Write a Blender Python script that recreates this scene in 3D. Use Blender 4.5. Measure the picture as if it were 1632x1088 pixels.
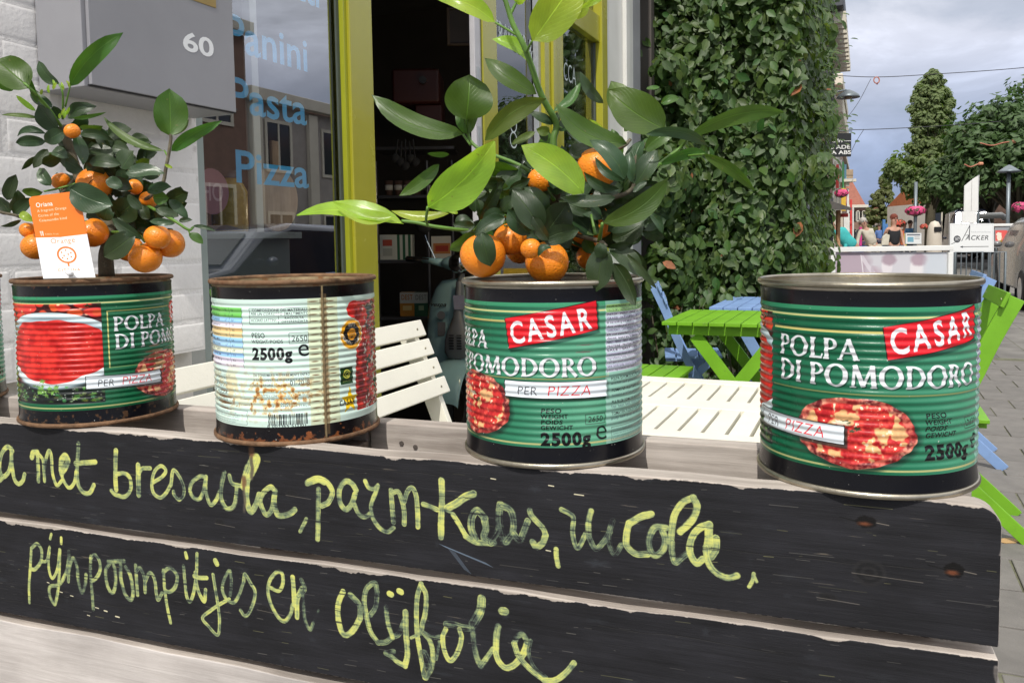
import bpy, bmesh, math, random
import numpy as np
from mathutils import Vector, Matrix
random.seed(7); RNG=np.random.RandomState(5)
S=bpy.context.scene
for o in list(bpy.data.objects): bpy.data.objects.remove(o)
# ---------------------------------------------------------------- camera
FPX,PY,YH,ROLL,HC=1295.6,469.0,382.8,.0155,1.2
_t=math.atan((PY-YH)/FPX); _r=math.atan(ROLL)
CF=Vector((0,math.cos(_t),-math.sin(_t))); _R=Vector((1,0,0)); _U=Vector((0,math.sin(_t),math.cos(_t)))
CR=_R*math.cos(_r)-_U*math.sin(_r); CU=_U*math.cos(_r)+_R*math.sin(_r); CO=Vector((0,0,HC))
cd=bpy.data.cameras.new('camera'); cam=bpy.data.objects.new('camera',cd); S.collection.objects.link(cam)
m=Matrix.Identity(4)
for i in range(3): m[i][0]=CR[i]; m[i][1]=CU[i]; m[i][2]=-CF[i]; m[i][3]=CO[i]
cam.matrix_world=m
cd.sensor_width=36; cd.lens=FPX/1632*36; cd.shift_y=-(544-PY)/1632; cd.clip_start=.05; cd.clip_end=900
cd.dof.use_dof=False
S.camera=cam; S.render.resolution_x=1024; S.render.resolution_y=682
S.view_settings.view_transform='Standard'; S.view_settings.look='None'; S.view_settings.gamma=1
S.view_settings.exposure=0.0; S.view_settings.use_curve_mapping=False
S.render.engine='CYCLES'
# ---------------------------------------------------------------- light
SUN_EL=50.; SUNH=Vector((-.255,-.967,0)).normalized()
sl=bpy.data.lights.new('sun','SUN'); sl.energy=3.4; sl.angle=math.radians(.55); sl.color=(1,.955,.88)
so=bpy.data.objects.new('sun',sl); S.collection.objects.link(so)
Ld=-(SUNH*math.cos(math.radians(SUN_EL))+Vector((0,0,math.sin(math.radians(SUN_EL)))))
so.rotation_euler=Ld.to_track_quat('-Z','Y').to_euler(); so.location=(-3,-8,12)
W=bpy.data.worlds.new('World'); S.world=W; W.use_nodes=True
nt=W.node_tree; nt.nodes.clear()
def N(t,ty,**k):
    n=t.nodes.new(ty)
    for a,b in k.items():
        if a.startswith('i_'):
            key=a[2:]; key=int(key) if key.isdigit() else key
            n.inputs[key].default_value=b
        else: setattr(n,a,b)
    return n
def ramp(t,src,stops,interp='LINEAR'):
    n=t.nodes.new('ShaderNodeValToRGB'); n.color_ramp.interpolation=interp
    e=n.color_ramp.elements
    while len(e)<len(stops): e.new(.5)
    for i,(p,c) in enumerate(stops):
        e[i].position=p; e[i].color=(c if len(c)==4 else (*c,1)) if hasattr(c,'__len__') else (c,c,c,1)
    t.links.new(src,n.inputs[0]); return n.outputs[0]
sky=N(nt,'ShaderNodeTexSky',sky_type='NISHITA',sun_disc=False,sun_elevation=math.radians(SUN_EL),sun_rotation=math.radians(201))
tc=N(nt,'ShaderNodeTexCoord'); sp=N(nt,'ShaderNodeSeparateXYZ'); nt.links.new(tc.outputs['Generated'],sp.inputs[0])
mp=N(nt,'ShaderNodeMapping'); mp.inputs['Scale'].default_value=(1.5,1.5,4.2); nt.links.new(tc.outputs['Generated'],mp.inputs[0])
no=N(nt,'ShaderNodeTexNoise',i_Scale=2.6,i_Detail=8.,i_Roughness=.56,i_Distortion=.5); nt.links.new(mp.outputs[0],no.inputs['Vector'])
# overcast slate below, pale cloud above: the same in every direction
grad=ramp(nt,sp.outputs['Z'],[(.0,(.18,.23,.38)),(.07,(.27,.34,.52)),(.13,(.42,.48,.64)),(.20,(.70,.73,.85)),(.30,(.96,.98,1.06)),(.6,(1.32,1.32,1.32)),(1,(1.40,1.38,1.36))])
cl=ramp(nt,no.outputs[0],[(.30,.80),(.45,.96),(.55,1.10),(.68,1.50)])
mul=N(nt,'ShaderNodeMixRGB',blend_type='MULTIPLY',i_0=1.); nt.links.new(grad,mul.inputs[1]); nt.links.new(cl,mul.inputs[2])
bgS=N(nt,'ShaderNodeBackground',i_Strength=.1); nt.links.new(sky.outputs[0],bgS.inputs[0])
bgC=N(nt,'ShaderNodeBackground',i_Strength=1.0); nt.links.new(mul.outputs[0],bgC.inputs[0])
hole=ramp(nt,no.outputs[0],[(.36,.72),(.5,.93)])
mx=N(nt,'ShaderNodeMixShader'); nt.links.new(hole,mx.inputs[0]); nt.links.new(bgS.outputs[0],mx.inputs[1]); nt.links.new(bgC.outputs[0],mx.inputs[2])
wo=N(nt,'ShaderNodeOutputWorld'); nt.links.new(mx.outputs[0],wo.inputs[0])
# ---------------------------------------------------------------- frames
def at(x,y,Y):
    """point of the place seen at photo position x,y at distance Y down the street"""
    r=CF+CR*((x-816)/FPX)-CU*((y-PY)/FPX); return CO+r*(Y/r.y)
def onz(x,y,z):
    r=CF+CR*((x-816)/FPX)-CU*((y-PY)/FPX); return CO+r*((z-CO.z)/r.z)
FA=math.atan((1380-816)/FPX)
FROT=math.pi/2-FA; CROT=math.radians(-19.85)
def frame(o,a): return Matrix.Translation(o)@Matrix.Rotation(a,4,'Z')
FF=frame((0,0,0),FROT); FC=frame((.035,.694,0),CROT); FWd=Matrix.Identity(4)
def onq(x,y,q,F=None):
    """photo position -> local coordinates on plane local-y = q of frame F"""
    F=F or FF; I=F.inverted(); r=CF+CR*((x-816)/FPX)-CU*((y-PY)/FPX)
    o=I@CO; d=I.to_3x3()@r; return o+d*((q-o.y)/d.y)
# ---------------------------------------------------------------- materials
MATS={}
def lin(c):
    return tuple(((v/255)/12.92 if v/255<=.04045 else (((v/255)+.055)/1.055)**2.4) for v in c)
def mat(name,col,rough=.55,var=.12,vs=8.,bump=0.,bs=60.,metal=0.,coat=0.,spec=.5,dirt=None,stretch=(1,1,1),trans=0.):
    if name in MATS: return MATS[name]
    M=bpy.data.materials.new(name); M.use_nodes=True; t=M.node_tree; b=t.nodes['Principled BSDF']
    b.inputs['Roughness'].default_value=rough; b.inputs['Metallic'].default_value=metal
    b.inputs['Coat Weight'].default_value=coat; b.inputs['Specular IOR Level'].default_value=spec
    b.inputs['Transmission Weight'].default_value=trans
    tc=N(t,'ShaderNodeTexCoord'); mp=N(t,'ShaderNodeMapping'); mp.inputs['Scale'].default_value=stretch
    t.links.new(tc.outputs['Object'],mp.inputs[0])
    n=N(t,'ShaderNodeTexNoise',i_Scale=vs,i_Detail=6.,i_Roughness=.6); t.links.new(mp.outputs[0],n.inputs['Vector'])
    lo=tuple(max(0,c*(1-var)) for c in col); hi=tuple(min(1,c*(1+var)) for c in col)
    c=ramp(t,n.outputs[0],[(.32,lo),(.68,hi)])
    oi=N(t,'ShaderNodeObjectInfo'); hs=N(t,'ShaderNodeHueSaturation'); mr=N(t,'ShaderNodeMapRange',i_3=1-var*.5,i_4=1+var*.5)
    t.links.new(oi.outputs['Random'],mr.inputs[0]); t.links.new(mr.outputs[0],hs.inputs['Value']); t.links.new(c,hs.inputs['Color']); c=hs.outputs[0]
    if dirt:
        n2=N(t,'ShaderNodeTexNoise',i_Scale=dirt[1],i_Detail=8.,i_Roughness=.7); t.links.new(tc.outputs['Object'],n2.inputs['Vector'])
        f=ramp(t,n2.outputs[0],[(dirt[2],0),(dirt[2]+.12,1)])
        mm=N(t,'ShaderNodeMixRGB'); t.links.new(f,mm.inputs[0]); t.links.new(c,mm.inputs[1]); mm.inputs[2].default_value=(*dirt[0],1); c=mm.outputs[0]
    t.links.new(c,b.inputs['Base Color'])
    rr=N(t,'ShaderNodeMapRange',i_3=max(.02,rough-.1),i_4=min(1,rough+.12)); t.links.new(n.outputs[0],rr.inputs[0]); t.links.new(rr.outputs[0],b.inputs['Roughness'])
    if bump:
        n3=N(t,'ShaderNodeTexNoise',i_Scale=bs,i_Detail=5.,i_Roughness=.6); t.links.new(mp.outputs[0],n3.inputs['Vector'])
        bp=N(t,'ShaderNodeBump',i_Strength=1.,i_Distance=bump); t.links.new(n3.outputs[0],bp.inputs['Height']); t.links.new(bp.outputs[0],b.inputs['Normal'])
    MATS[name]=M; return M
def leafmat(name,col,under,rough=.35,tr=.35,rv=(.72,1.35)):
    if name in MATS: return MATS[name]
    M=bpy.data.materials.new(name); M.use_nodes=True; t=M.node_tree; b=t.nodes['Principled BSDF']; out=t.nodes['Material Output']
    g=N(t,'ShaderNodeNewGeometry'); oi=N(t,'ShaderNodeObjectInfo')
    uv=N(t,'ShaderNodeTexCoord')
    # veins from the leaf's own UVs
    s=N(t,'ShaderNodeSeparateXYZ'); t.links.new(uv.outputs['UV'],s.inputs[0])
    ab=N(t,'ShaderNodeMath',operation='ABSOLUTE'); sb=N(t,'ShaderNodeMath',operation='SUBTRACT',i_1=.5); t.links.new(s.outputs[1],sb.inputs[0]); t.links.new(sb.outputs[0],ab.inputs[0])
    mid=ramp(t,ab.outputs[0],[(.0,1),(.022,.0)])
    wv=N(t,'ShaderNodeMath',operation='MULTIPLY_ADD',i_1=-1.1); t.links.new(ab.outputs[0],wv.inputs[0]); t.links.new(s.outputs[0],wv.inputs[2])
    m9=N(t,'ShaderNodeMath',operation='MULTIPLY',i_1=62.); t.links.new(wv.outputs[0],m9.inputs[0]); sn=N(t,'ShaderNodeMath',operation='SINE'); t.links.new(m9.outputs[0],sn.inputs[0])
    ve=ramp(t,sn.outputs[0],[(.86,0),(1,.2)])
    mxv=N(t,'ShaderNodeMath',operation='MAXIMUM'); t.links.new(mid,mxv.inputs[0]); t.links.new(ve,mxv.inputs[1])
    n=N(t,'ShaderNodeTexNoise',i_Scale=5.,i_Detail=4.); t.links.new(uv.outputs['Object'],n.inputs['Vector']); n.inputs['Scale'].default_value=40
    a=N(t,'ShaderNodeMixRGB'); t.links.new(g.outputs['Backfacing'],a.inputs[0]); a.inputs[1].default_value=(*col,1); a.inputs[2].default_value=(*under,1)
    hs=N(t,'ShaderNodeHueSaturation'); mr=N(t,'ShaderNodeMapRange',i_3=rv[0],i_4=rv[1]); ad=N(t,'ShaderNodeMath',operation='ADD'); 
    t.links.new(g.outputs['Random Per Island'],ad.inputs[0]); hlf=N(t,'ShaderNodeMath',operation='MULTIPLY',i_1=.5); t.links.new(oi.outputs['Random'],ad.inputs[1]); t.links.new(ad.outputs[0],hlf.inputs[0])
    t.links.new(hlf.outputs[0],mr.inputs[0]); t.links.new(mr.outputs[0],hs.inputs['Value']); t.links.new(a.outputs[0],hs.inputs['Color'])
    mr2=N(t,'ShaderNodeMapRange',i_3=.475,i_4=.52); t.links.new(oi.outputs['Random'],mr2.inputs[0]); t.links.new(mr2.outputs[0],hs.inputs['Hue'])
    v2=N(t,'ShaderNodeMixRGB',blend_type='ADD'); mv=N(t,'ShaderNodeMath',operation='MULTIPLY',i_1=.55); t.links.new(mxv.outputs[0],mv.inputs[0]); t.links.new(mv.outputs[0],v2.inputs[0]); t.links.new(hs.outputs[0],v2.inputs[1]); v2.inputs[2].default_value=(col[0]*1.2+.02,col[1]*1.2+.03,col[2],1)
    vm=N(t,'ShaderNodeMixRGB',blend_type='MULTIPLY',i_0=.5); nr=ramp(t,n.outputs[0],[(.3,.6),(.7,1.3)]); t.links.new(v2.outputs[0],vm.inputs[1]); t.links.new(nr,vm.inputs[2])
    nb_=N(t,'ShaderNodeTexNoise',i_Scale=14.,i_Detail=3.); t.links.new(uv.outputs['Object'],nb_.inputs['Vector']); fb=ramp(t,nb_.outputs[0],[(.50,0),(.72,.36)]); mb=N(t,'ShaderNodeMixRGB'); t.links.new(fb,mb.inputs[0]); t.links.new(vm.outputs[0],mb.inputs[1]); mb.inputs[2].default_value=(min(1,col[0]*2.3+.01),min(1,col[1]*1.55),col[2]*1.1,1)
    ns_=N(t,'ShaderNodeTexNoise',i_Scale=230.,i_Detail=2.); t.links.new(uv.outputs['Object'],ns_.inputs['Vector']); fs_=ramp(t,ns_.outputs[0],[(.71,0),(.76,.6)]); ms_=N(t,'ShaderNodeMixRGB'); t.links.new(fs_,ms_.inputs[0]); t.links.new(mb.outputs[0],ms_.inputs[1]); ms_.inputs[2].default_value=(.16,.13,.05,1); vm=ms_
    t.links.new(vm.outputs[0],b.inputs['Base Color']); b.inputs['Roughness'].default_value=rough
    bp=N(t,'ShaderNodeBump',i_Strength=.35,i_Distance=.0012,invert=True); ah=N(t,'ShaderNodeMath',operation='ADD'); t.links.new(mxv.outputs[0],ah.inputs[0]); t.links.new(n.outputs[0],ah.inputs[1]); t.links.new(ah.outputs[0],bp.inputs['Height']); t.links.new(bp.outputs[0],b.inputs['Normal'])
    tl=N(t,'ShaderNodeBsdfTranslucent'); tcx=N(t,'ShaderNodeMixRGB',blend_type='MULTIPLY',i_0=1.); t.links.new(vm.outputs[0],tcx.inputs[1]); tcx.inputs[2].default_value=(2.2,2.4,.9,1); t.links.new(tcx.outputs[0],tl.inputs[0])
    ms=N(t,'ShaderNodeMixShader',i_0=tr); t.links.new(b.outputs[0],ms.inputs[1]); t.links.new(tl.outputs[0],ms.inputs[2]); t.links.new(ms.outputs[0],out.inputs[0])
    MATS[name]=M; return M
def woodmat(name,col,dark,axis='X',rough=.75,scale=1.,bump=.0006):
    """bare timber, grain running along the object's own axis"""
    if name in MATS: return MATS[name]
    M=bpy.data.materials.new(name); M.use_nodes=True; t=M.node_tree; b=t.nodes['Principled BSDF']
    tc=N(t,'ShaderNodeTexCoord'); mp=N(t,'ShaderNodeMapping'); k=scale
    mp.inputs['Scale'].default_value={'X':(5*k,95*k,95*k),'Y':(95*k,5*k,95*k),'Z':(95*k,95*k,5*k)}[axis]
    t.links.new(tc.outputs['Object'],mp.inputs[0])
    n0=N(t,'ShaderNodeTexNoise',i_Scale=.12,i_Detail=2.,i_Distortion=.6); t.links.new(mp.outputs[0],n0.inputs['Vector'])
    n=N(t,'ShaderNodeTexNoise',i_Scale=1.,i_Detail=8.,i_Roughness=.7,i_Distortion=.35); t.links.new(mp.outputs[0],n.inputs['Vector'])
    n2=N(t,'ShaderNodeTexNoise',i_Scale=9.*k,i_Detail=5.); t.links.new(tc.outputs['Object'],n2.inputs['Vector'])
    c=ramp(t,n.outputs[0],[(.25,dark),(.45,tuple((a*.45+d*.55) for a,d in zip(col,dark))),(.6,col),(.8,tuple(min(1,x*1.12) for x in col))])
    c2=ramp(t,n2.outputs[0],[(.3,(.72,.70,.68)),(.65,(1.1,1.08,1.05))])
    mm=N(t,'ShaderNodeMixRGB',blend_type='MULTIPLY',i_0=1.); t.links.new(c,mm.inputs[1]); t.links.new(c2,mm.inputs[2])
    t.links.new(mm.outputs[0],b.inputs['Base Color']); b.inputs['Roughness'].default_value=rough
    bp=N(t,'ShaderNodeBump',i_Strength=1.,i_Distance=bump); t.links.new(n.outputs[0],bp.inputs['Height']); t.links.new(bp.outputs[0],b.inputs['Normal'])
    MATS[name]=M; return M
def emat(name,col,st):
    if name in MATS: return MATS[name]
    M=bpy.data.materials.new(name); M.use_nodes=True; t=M.node_tree; b=t.nodes['Principled BSDF']
    b.inputs['Base Color'].default_value=(*col,1); b.inputs['Emission Color'].default_value=(*col,1); b.inputs['Emission Strength'].default_value=st
    MATS[name]=M; return M
def glassmat(name,tint=(.9,.95,.93),rough=.0,refl=.22):
    if name in MATS: return MATS[name]
    M=bpy.data.materials.new(name); M.use_nodes=True; t=M.node_tree; t.nodes.clear(); out=N(t,'ShaderNodeOutputMaterial')
    tr=N(t,'ShaderNodeBsdfTransparent'); tr.inputs[0].default_value=(*tint,1); gl=N(t,'ShaderNodeBsdfGlossy',i_Roughness=rough); gl.inputs[0].default_value=(.95,.97,1,1)
    fr=N(t,'ShaderNodeLayerWeight',i_Blend=.22); mr=N(t,'ShaderNodeMapRange',i_3=refl,i_4=.95); t.links.new(fr.outputs['Fresnel'],mr.inputs[0])
    ms=N(t,'ShaderNodeMixShader'); t.links.new(mr.outputs[0],ms.inputs[0]); t.links.new(tr.outputs[0],ms.inputs[1]); t.links.new(gl.outputs[0],ms.inputs[2]); t.links.new(ms.outputs[0],out.inputs[0])
    MATS[name]=M; return M
def imgmat(name,arr,rough=.35,metal=0.,bumpimg=None,coat=0.,alpha=False,nodes=None):
    """arr: HxWx4 float sRGB image drawn by this script"""
    M=bpy.data.materials.new(name); M.use_nodes=True; t=M.node_tree; b=t.nodes['Principled BSDF']
    h,w=arr.shape[:2]; im=bpy.data.images.new(name,w,h,alpha=True)
    im.pixels.foreach_set(np.ascontiguousarray(arr[::-1]).astype(np.float32).ravel()); im.update(); im.pack()
    tx=N(t,'ShaderNodeTexImage',image=im,extension='EXTEND'); b.inputs['Roughness'].default_value=rough; b.inputs['Metallic'].default_value=metal; b.inputs['Coat Weight'].default_value=coat
    t.links.new(tx.outputs[0],b.inputs['Base Color'])
    if alpha: t.links.new(tx.outputs[1],b.inputs['Alpha'])
    MATS[name]=M; return M
# ---------------------------------------------------------------- meshes
OFF={}
def thing(name,label,cat,frame_=None,base=(0,0,0),group=None,kind=None,rot=0.):
    o=bpy.data.objects.new(name,None); S.collection.objects.link(o); o.empty_display_size=.05
    F=frame_ or FWd; b=Vector(base); o.matrix_world=F@Matrix.Translation(b)@Matrix.Rotation(rot,4,'Z')
    OFF[o]=Matrix.Translation(b)@Matrix.Rotation(rot,4,'Z')
    tag(o,label,cat,group,kind); return o
def tag(o,label=None,cat=None,group=None,kind=None):
    if label: o['label']=label
    if cat: o['category']=cat
    if group: o['group']=group
    if kind: o['kind']=kind
    return o
class MB:
    def __init__(s): s.v=[]; s.f=[]; s.mi=[]; s.uv=None
    def add(s,vs,fs,mi=0):
        o=len(s.v); s.v+= [tuple(v) for v in vs]; s.f+= [tuple(i+o for i in f) for f in fs]; s.mi+=[mi]*len(fs); return s
    def box(s,c,d,R=None,mi=0):
        c=Vector(c); vs=[]
        for x in(-.5,.5):
            for y in(-.5,.5):
                for z in(-.5,.5):
                    v=Vector((x*d[0],y*d[1],z*d[2])); v=(R@v if R else v)+c; vs.append(v)
        return s.add(vs,[(0,1,3,2),(4,6,7,5),(0,4,5,1),(2,3,7,6),(0,2,6,4),(1,5,7,3)],mi)
    def mm(s,a,b,mi=0):
        a=Vector(a);b=Vector(b); return s.box((a+b)/2,[abs(b[i]-a[i]) for i in range(3)],mi=mi)
    def plank(s,a,b,w,t,up=(0,0,1),mi=0):
        """bar from a to b, width w across, thickness t along up"""
        a=Vector(a);b=Vector(b);d=(b-a); L=d.length; x=d.normalized(); y=Vector(up).cross(x)
        if y.length<1e-4: y=Vector((0,1,0)).cross(x)
        y.normalize(); z=x.cross(y); R=Matrix((x,y,z)).transposed(); return s.box((a+b)/2,(L,w,t),R,mi)
    def tube(s,pts,r,n=8,cap=True,mi=0):
        pts=[Vector(p) for p in pts]; rs=r if hasattr(r,'__len__') else [r]*len(pts); o=[]; vs=[]; pu=None
        for i,p in enumerate(pts):
            d=(pts[min(i+1,len(pts)-1)]-pts[max(i-1,0)]).normalized()
            if pu is None:
                pu=d.orthogonal().normalized()
            pu=(pu-d*pu.dot(d)).normalized(); w=d.cross(pu)
            for k in range(n):
                a=2*math.pi*k/n; vs.append(p+(pu*math.cos(a)+w*math.sin(a))*rs[i])
        fs=[]
        for i in range(len(pts)-1):
            for k in range(n):
                fs.append((i*n+k,i*n+(k+1)%n,(i+1)*n+(k+1)%n,(i+1)*n+k))
        if cap: fs.append(tuple(range(n))[::-1]); fs.append(tuple((len(pts)-1)*n+k for k in range(n)))
        return s.add(vs,fs,mi)
    def lathe(s,prof,c=(0,0,0),n=32,a0=0,mi=0,cap=False):
        c=Vector(c); vs=[]; 
        for r,z in prof:
            for k in range(n):
                a=a0+2*math.pi*k/n; vs.append(c+Vector((r*math.cos(a),r*math.sin(a),z)))
        fs=[]
        for i in range(len(prof)-1):
            for k in range(n): fs.append((i*n+k,i*n+(k+1)%n,(i+1)*n+(k+1)%n,(i+1)*n+k))
        if cap: fs.append(tuple(range(n))[::-1]); fs.append(tuple((len(prof)-1)*n+k for k in range(n)))
        return s.add(vs,fs,mi)
    def ball(s,c,r,n=16,m_=10,sc=(1,1,1),mi=0):
        c=Vector(c); vs=[]; fs=[]
        for i in range(m_+1):
            th=math.pi*i/m_
            for k in range(n):
                a=2*math.pi*k/n; vs.append(c+Vector((r*sc[0]*math.sin(th)*math.cos(a),r*sc[1]*math.sin(th)*math.sin(a),-r*sc[2]*math.cos(th))))
        for i in range(m_):
            for k in range(n): fs.append((i*n+k,i*n+(k+1)%n,(i+1)*n+(k+1)%n,(i+1)*n+k))
        return s.add(vs,fs,mi)
    def prism(s,poly,t,O=(0,0,0),X=(1,0,0),Y=(0,0,1),mi=0):
        """2-D outline in plane X,Y at O, thickness t along X x Y"""
        O=Vector(O);X=Vector(X);Y=Vector(Y);Z=X.cross(Y).normalized(); n=len(poly)
        vs=[O+X*p[0]+Y*p[1]-Z*t/2 for p in poly]+[O+X*p[0]+Y*p[1]+Z*t/2 for p in poly]
        fs=[tuple(range(n))[::-1],tuple(range(n,2*n))]+[(i,(i+1)%n,n+(i+1)%n,n+i) for i in range(n)]
        return s.add(vs,fs,mi)
    def build(s,name,mats,parent=None,smooth=False,bevel=0,local=True,top=None,origin=None,rawuv=None,seg=2):
        me=bpy.data.meshes.new(name); 
        M=Matrix.Identity(4)
        root=parent
        while root is not None and root.parent is not None: root=root.parent
        if parent is not None and root in OFF: M=OFF[root].inverted()
        vs=[M@Vector(v) for v in s.v] if parent is not None else [Vector(v) for v in s.v]
        o=bpy.data.objects.new(name,me)
        org=None
        if origin=='center':
            org=sum(vs,Vector())/len(vs); vs=[v-org for v in vs]
        elif origin is not None:
            org=(M@Vector(origin)) if parent is not None else Vector(origin); vs=[v-org for v in vs]
        me.from_pydata([tuple(v) for v in vs],[],s.f)
        ms=mats if isinstance(mats,(list,tuple)) else [mats]
        for m_ in ms: me.materials.append(m_)
        me.polygons.foreach_set('material_index',s.mi)
        if smooth: me.polygons.foreach_set('use_smooth',[True]*len(s.f))
        if rawuv is not None:
            ul=me.uv_layers.new(name='UVMap'); ul.data.foreach_set('uv',np.asarray(rawuv,np.float32).ravel())
        me.update()
        S.collection.objects.link(o)
        if org is not None: o.location=org
        if parent is not None: o.parent=parent
        if bevel:
            b=o.modifiers.new('bevel','BEVEL'); b.width=bevel; b.segments=seg; b.limit_method='ANGLE'; b.angle_limit=.6
            b.harden_normals=False
        if smooth==2 or bevel:
            me.polygons.foreach_set('use_smooth',[True]*len(s.f)); me.update()
            try:
                w=o.modifiers.new('wn','WEIGHTED_NORMAL'); w.keep_sharp=True
            except Exception: pass
        return o
def copy_tree(o,parent=None):
    c=o.copy(); S.collection.objects.link(c)
    if parent: c.parent=parent; c.matrix_parent_inverse=o.matrix_parent_inverse.copy()
    for ch in [x for x in bpy.data.objects if x.parent==o]: copy_tree(ch,c)
    return c
def quadobj(name,corners,material,parent=None,thick=0.,uv=True):
    """flat panel given by 4 corners (bl,br,tr,tl)"""
    b=MB(); c=[Vector(v) for v in corners]; b.add(c,[(0,1,2,3)])
    uvs=[(0,0),(1,0),(1,1),(0,1)]
    if thick:
        n=(c[1]-c[0]).cross(c[3]-c[0]).normalized(); b.add([v-n*thick for v in c],[(3,2,1,0)]); 
        for i in range(4): b.f.append((i,4+i,4+(i+1)%4,(i+1)%4)); b.mi.append(0)
        uvs+= [(0,1),(1,1),(1,0),(0,0)]+[(.001,.001)]*16
    return b.build(name,material,parent,rawuv=uvs)
# ---------------------------------------------------------------- drawing board (prints, labels, brush lettering)
_G={}
def glyph(ch,off=0.):
    k=(ch,off)
    if k in _G: return _G[k]
    cu=bpy.data.curves.new('glyph_tmp','FONT'); cu.body=ch+'|' if ch==' ' else ch; cu.offset=off; cu.resolution_u=4
    o=bpy.data.objects.new('glyph_tmp',cu); S.collection.objects.link(o)
    dg=bpy.context.evaluated_depsgraph_get(); me=o.evaluated_get(dg).to_mesh(); me.calc_loop_triangles()
    V=np.array([v.co[:2] for v in me.vertices]).reshape(-1,2); T=np.array([t.vertices[:] for t in me.loop_triangles]).reshape(-1,3)
    bpy.data.objects.remove(o); bpy.data.curves.remove(cu)
    R=64
    if ch==' ' or not len(T): _G[k]=(None,0,0,.32,R); return _G[k]
    x0,y0=V.min(0)-.04; x1,y1=V.max(0)+.04; w=int((x1-x0)*R)+2; h=int((y1-y0)*R)+2; SS=3
    B=np.zeros((h*SS,w*SS),np.float32); Vp=(V-[x0,y0])*R*SS
    for t in T:
        a,b,c=Vp[t]; mn=np.floor(np.minimum(np.minimum(a,b),c)).astype(int); mxx=np.ceil(np.maximum(np.maximum(a,b),c)).astype(int)+1
        mn=np.maximum(mn,0); X,Y=np.meshgrid(np.arange(mn[0],min(mxx[0],w*SS))+.5,np.arange(mn[1],min(mxx[1],h*SS))+.5)
        if X.size==0: continue
        d=(b[0]-a[0])*(c[1]-a[1])-(b[1]-a[1])*(c[0]-a[0])
        if abs(d)<1e-9: continue
        u=((X-a[0])*(c[1]-a[1])-(Y-a[1])*(c[0]-a[0]))/d; v=((b[0]-a[0])*(Y-a[1])-(b[1]-a[1])*(X-a[0]))/d
        mk=(u>=-1e-3)&(v>=-1e-3)&(u+v<=1.001); sl_=B[mn[1]:mn[1]+X.shape[0],mn[0]:mn[0]+X.shape[1]]; sl_[mk]=1
    B=B.reshape(h,SS,w,SS).mean((1,3)); _G[k]=(B,x0,y0,V[:,0].max()+.07,R); return _G[k]
def _sg(draw,w):
    R=64; SS=1; H=int(1.2*R); Wd=int((w+.3)*R); Y,X=np.mgrid[0:H*2,0:Wd*2]; X=(X+.5)/R/2-.1; Y=(Y+.5)/R/2-.1
    m_=np.zeros(X.shape,bool)
    def ln(x0,y0,x1,y1,w0,w1=None):
        w1=w0 if w1 is None else w1; d=np.array([x1-x0,y1-y0]); L=(d**2).sum(); t=((X-x0)*d[0]+(Y-y0)*d[1])/L; dd=np.abs((X-x0)*d[1]-(Y-y0)*d[0])/math.sqrt(L)
        return (t>=0)&(t<=1)&(dd<=(w0+(w1-w0)*np.clip(t,0,1))/2)
    def el(cx,cy,rx,ry): return ((X-cx)/rx)**2+((Y-cy)/ry)**2<=1
    m_=draw(X,Y,ln,el).astype(np.float32); B=m_.reshape(H,2,Wd,2).mean((1,3)); return (B,-.1,-.1,w,R)
def stem(ln,x,w=.16): return ln(x,0,x,.5,w*1.25,w*1.05)|ln(x,.5,x,1,w*1.05,w*1.25)|ln(x-.13,.04,x+.13,.04,.085)|ln(x-.13,.96,x+.13,.96,.085)
SERIF={'P':(lambda X,Y,ln,el: stem(ln,.17)|(el(.28,.73,.34,.27)&~el(.26,.73,.2,.2)&(X>.17)),.66),
'O':(lambda X,Y,ln,el: el(.48,.5,.47,.52)&~el(.48,.5,.27,.42),1.0),
'L':(lambda X,Y,ln,el: stem(ln,.17)|ln(.17,.05,.6,.05,.1)|ln(.56,.0,.6,.24,.07),.62),
'A':(lambda X,Y,ln,el: ln(.08,0,.42,1,.11)|ln(.4,1,.74,0,.19)|ln(.2,.33,.62,.33,.09)|ln(-.02,.03,.2,.03,.06)|ln(.6,.03,.88,.03,.06),.86),
'D':(lambda X,Y,ln,el: stem(ln,.17)|(el(.25,.5,.58,.5)&~el(.22,.5,.42,.42)&(X>.17)),.88),
'I':(lambda X,Y,ln,el: stem(ln,.17),.36),
'M':(lambda X,Y,ln,el: ln(.14,0,.2,1,.12)|ln(.2,1,.54,.05,.19)|ln(.52,.05,.86,1,.11)|ln(.86,1,.94,0,.19)|ln(.02,.03,.27,.03,.06)|ln(.8,.03,1.06,.03,.06),1.1),
'R':(lambda X,Y,ln,el: stem(ln,.17)|(el(.28,.74,.32,.26)&~el(.26,.74,.18,.19)&(X>.17))|ln(.36,.5,.72,0,.17),.76)}
def serif(ch):
    k=('serif',ch)
    if k not in _G: _G[k]=(None,0,0,.34,64) if ch==' ' else _sg(*SERIF[ch])
    return _G[k]
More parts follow.
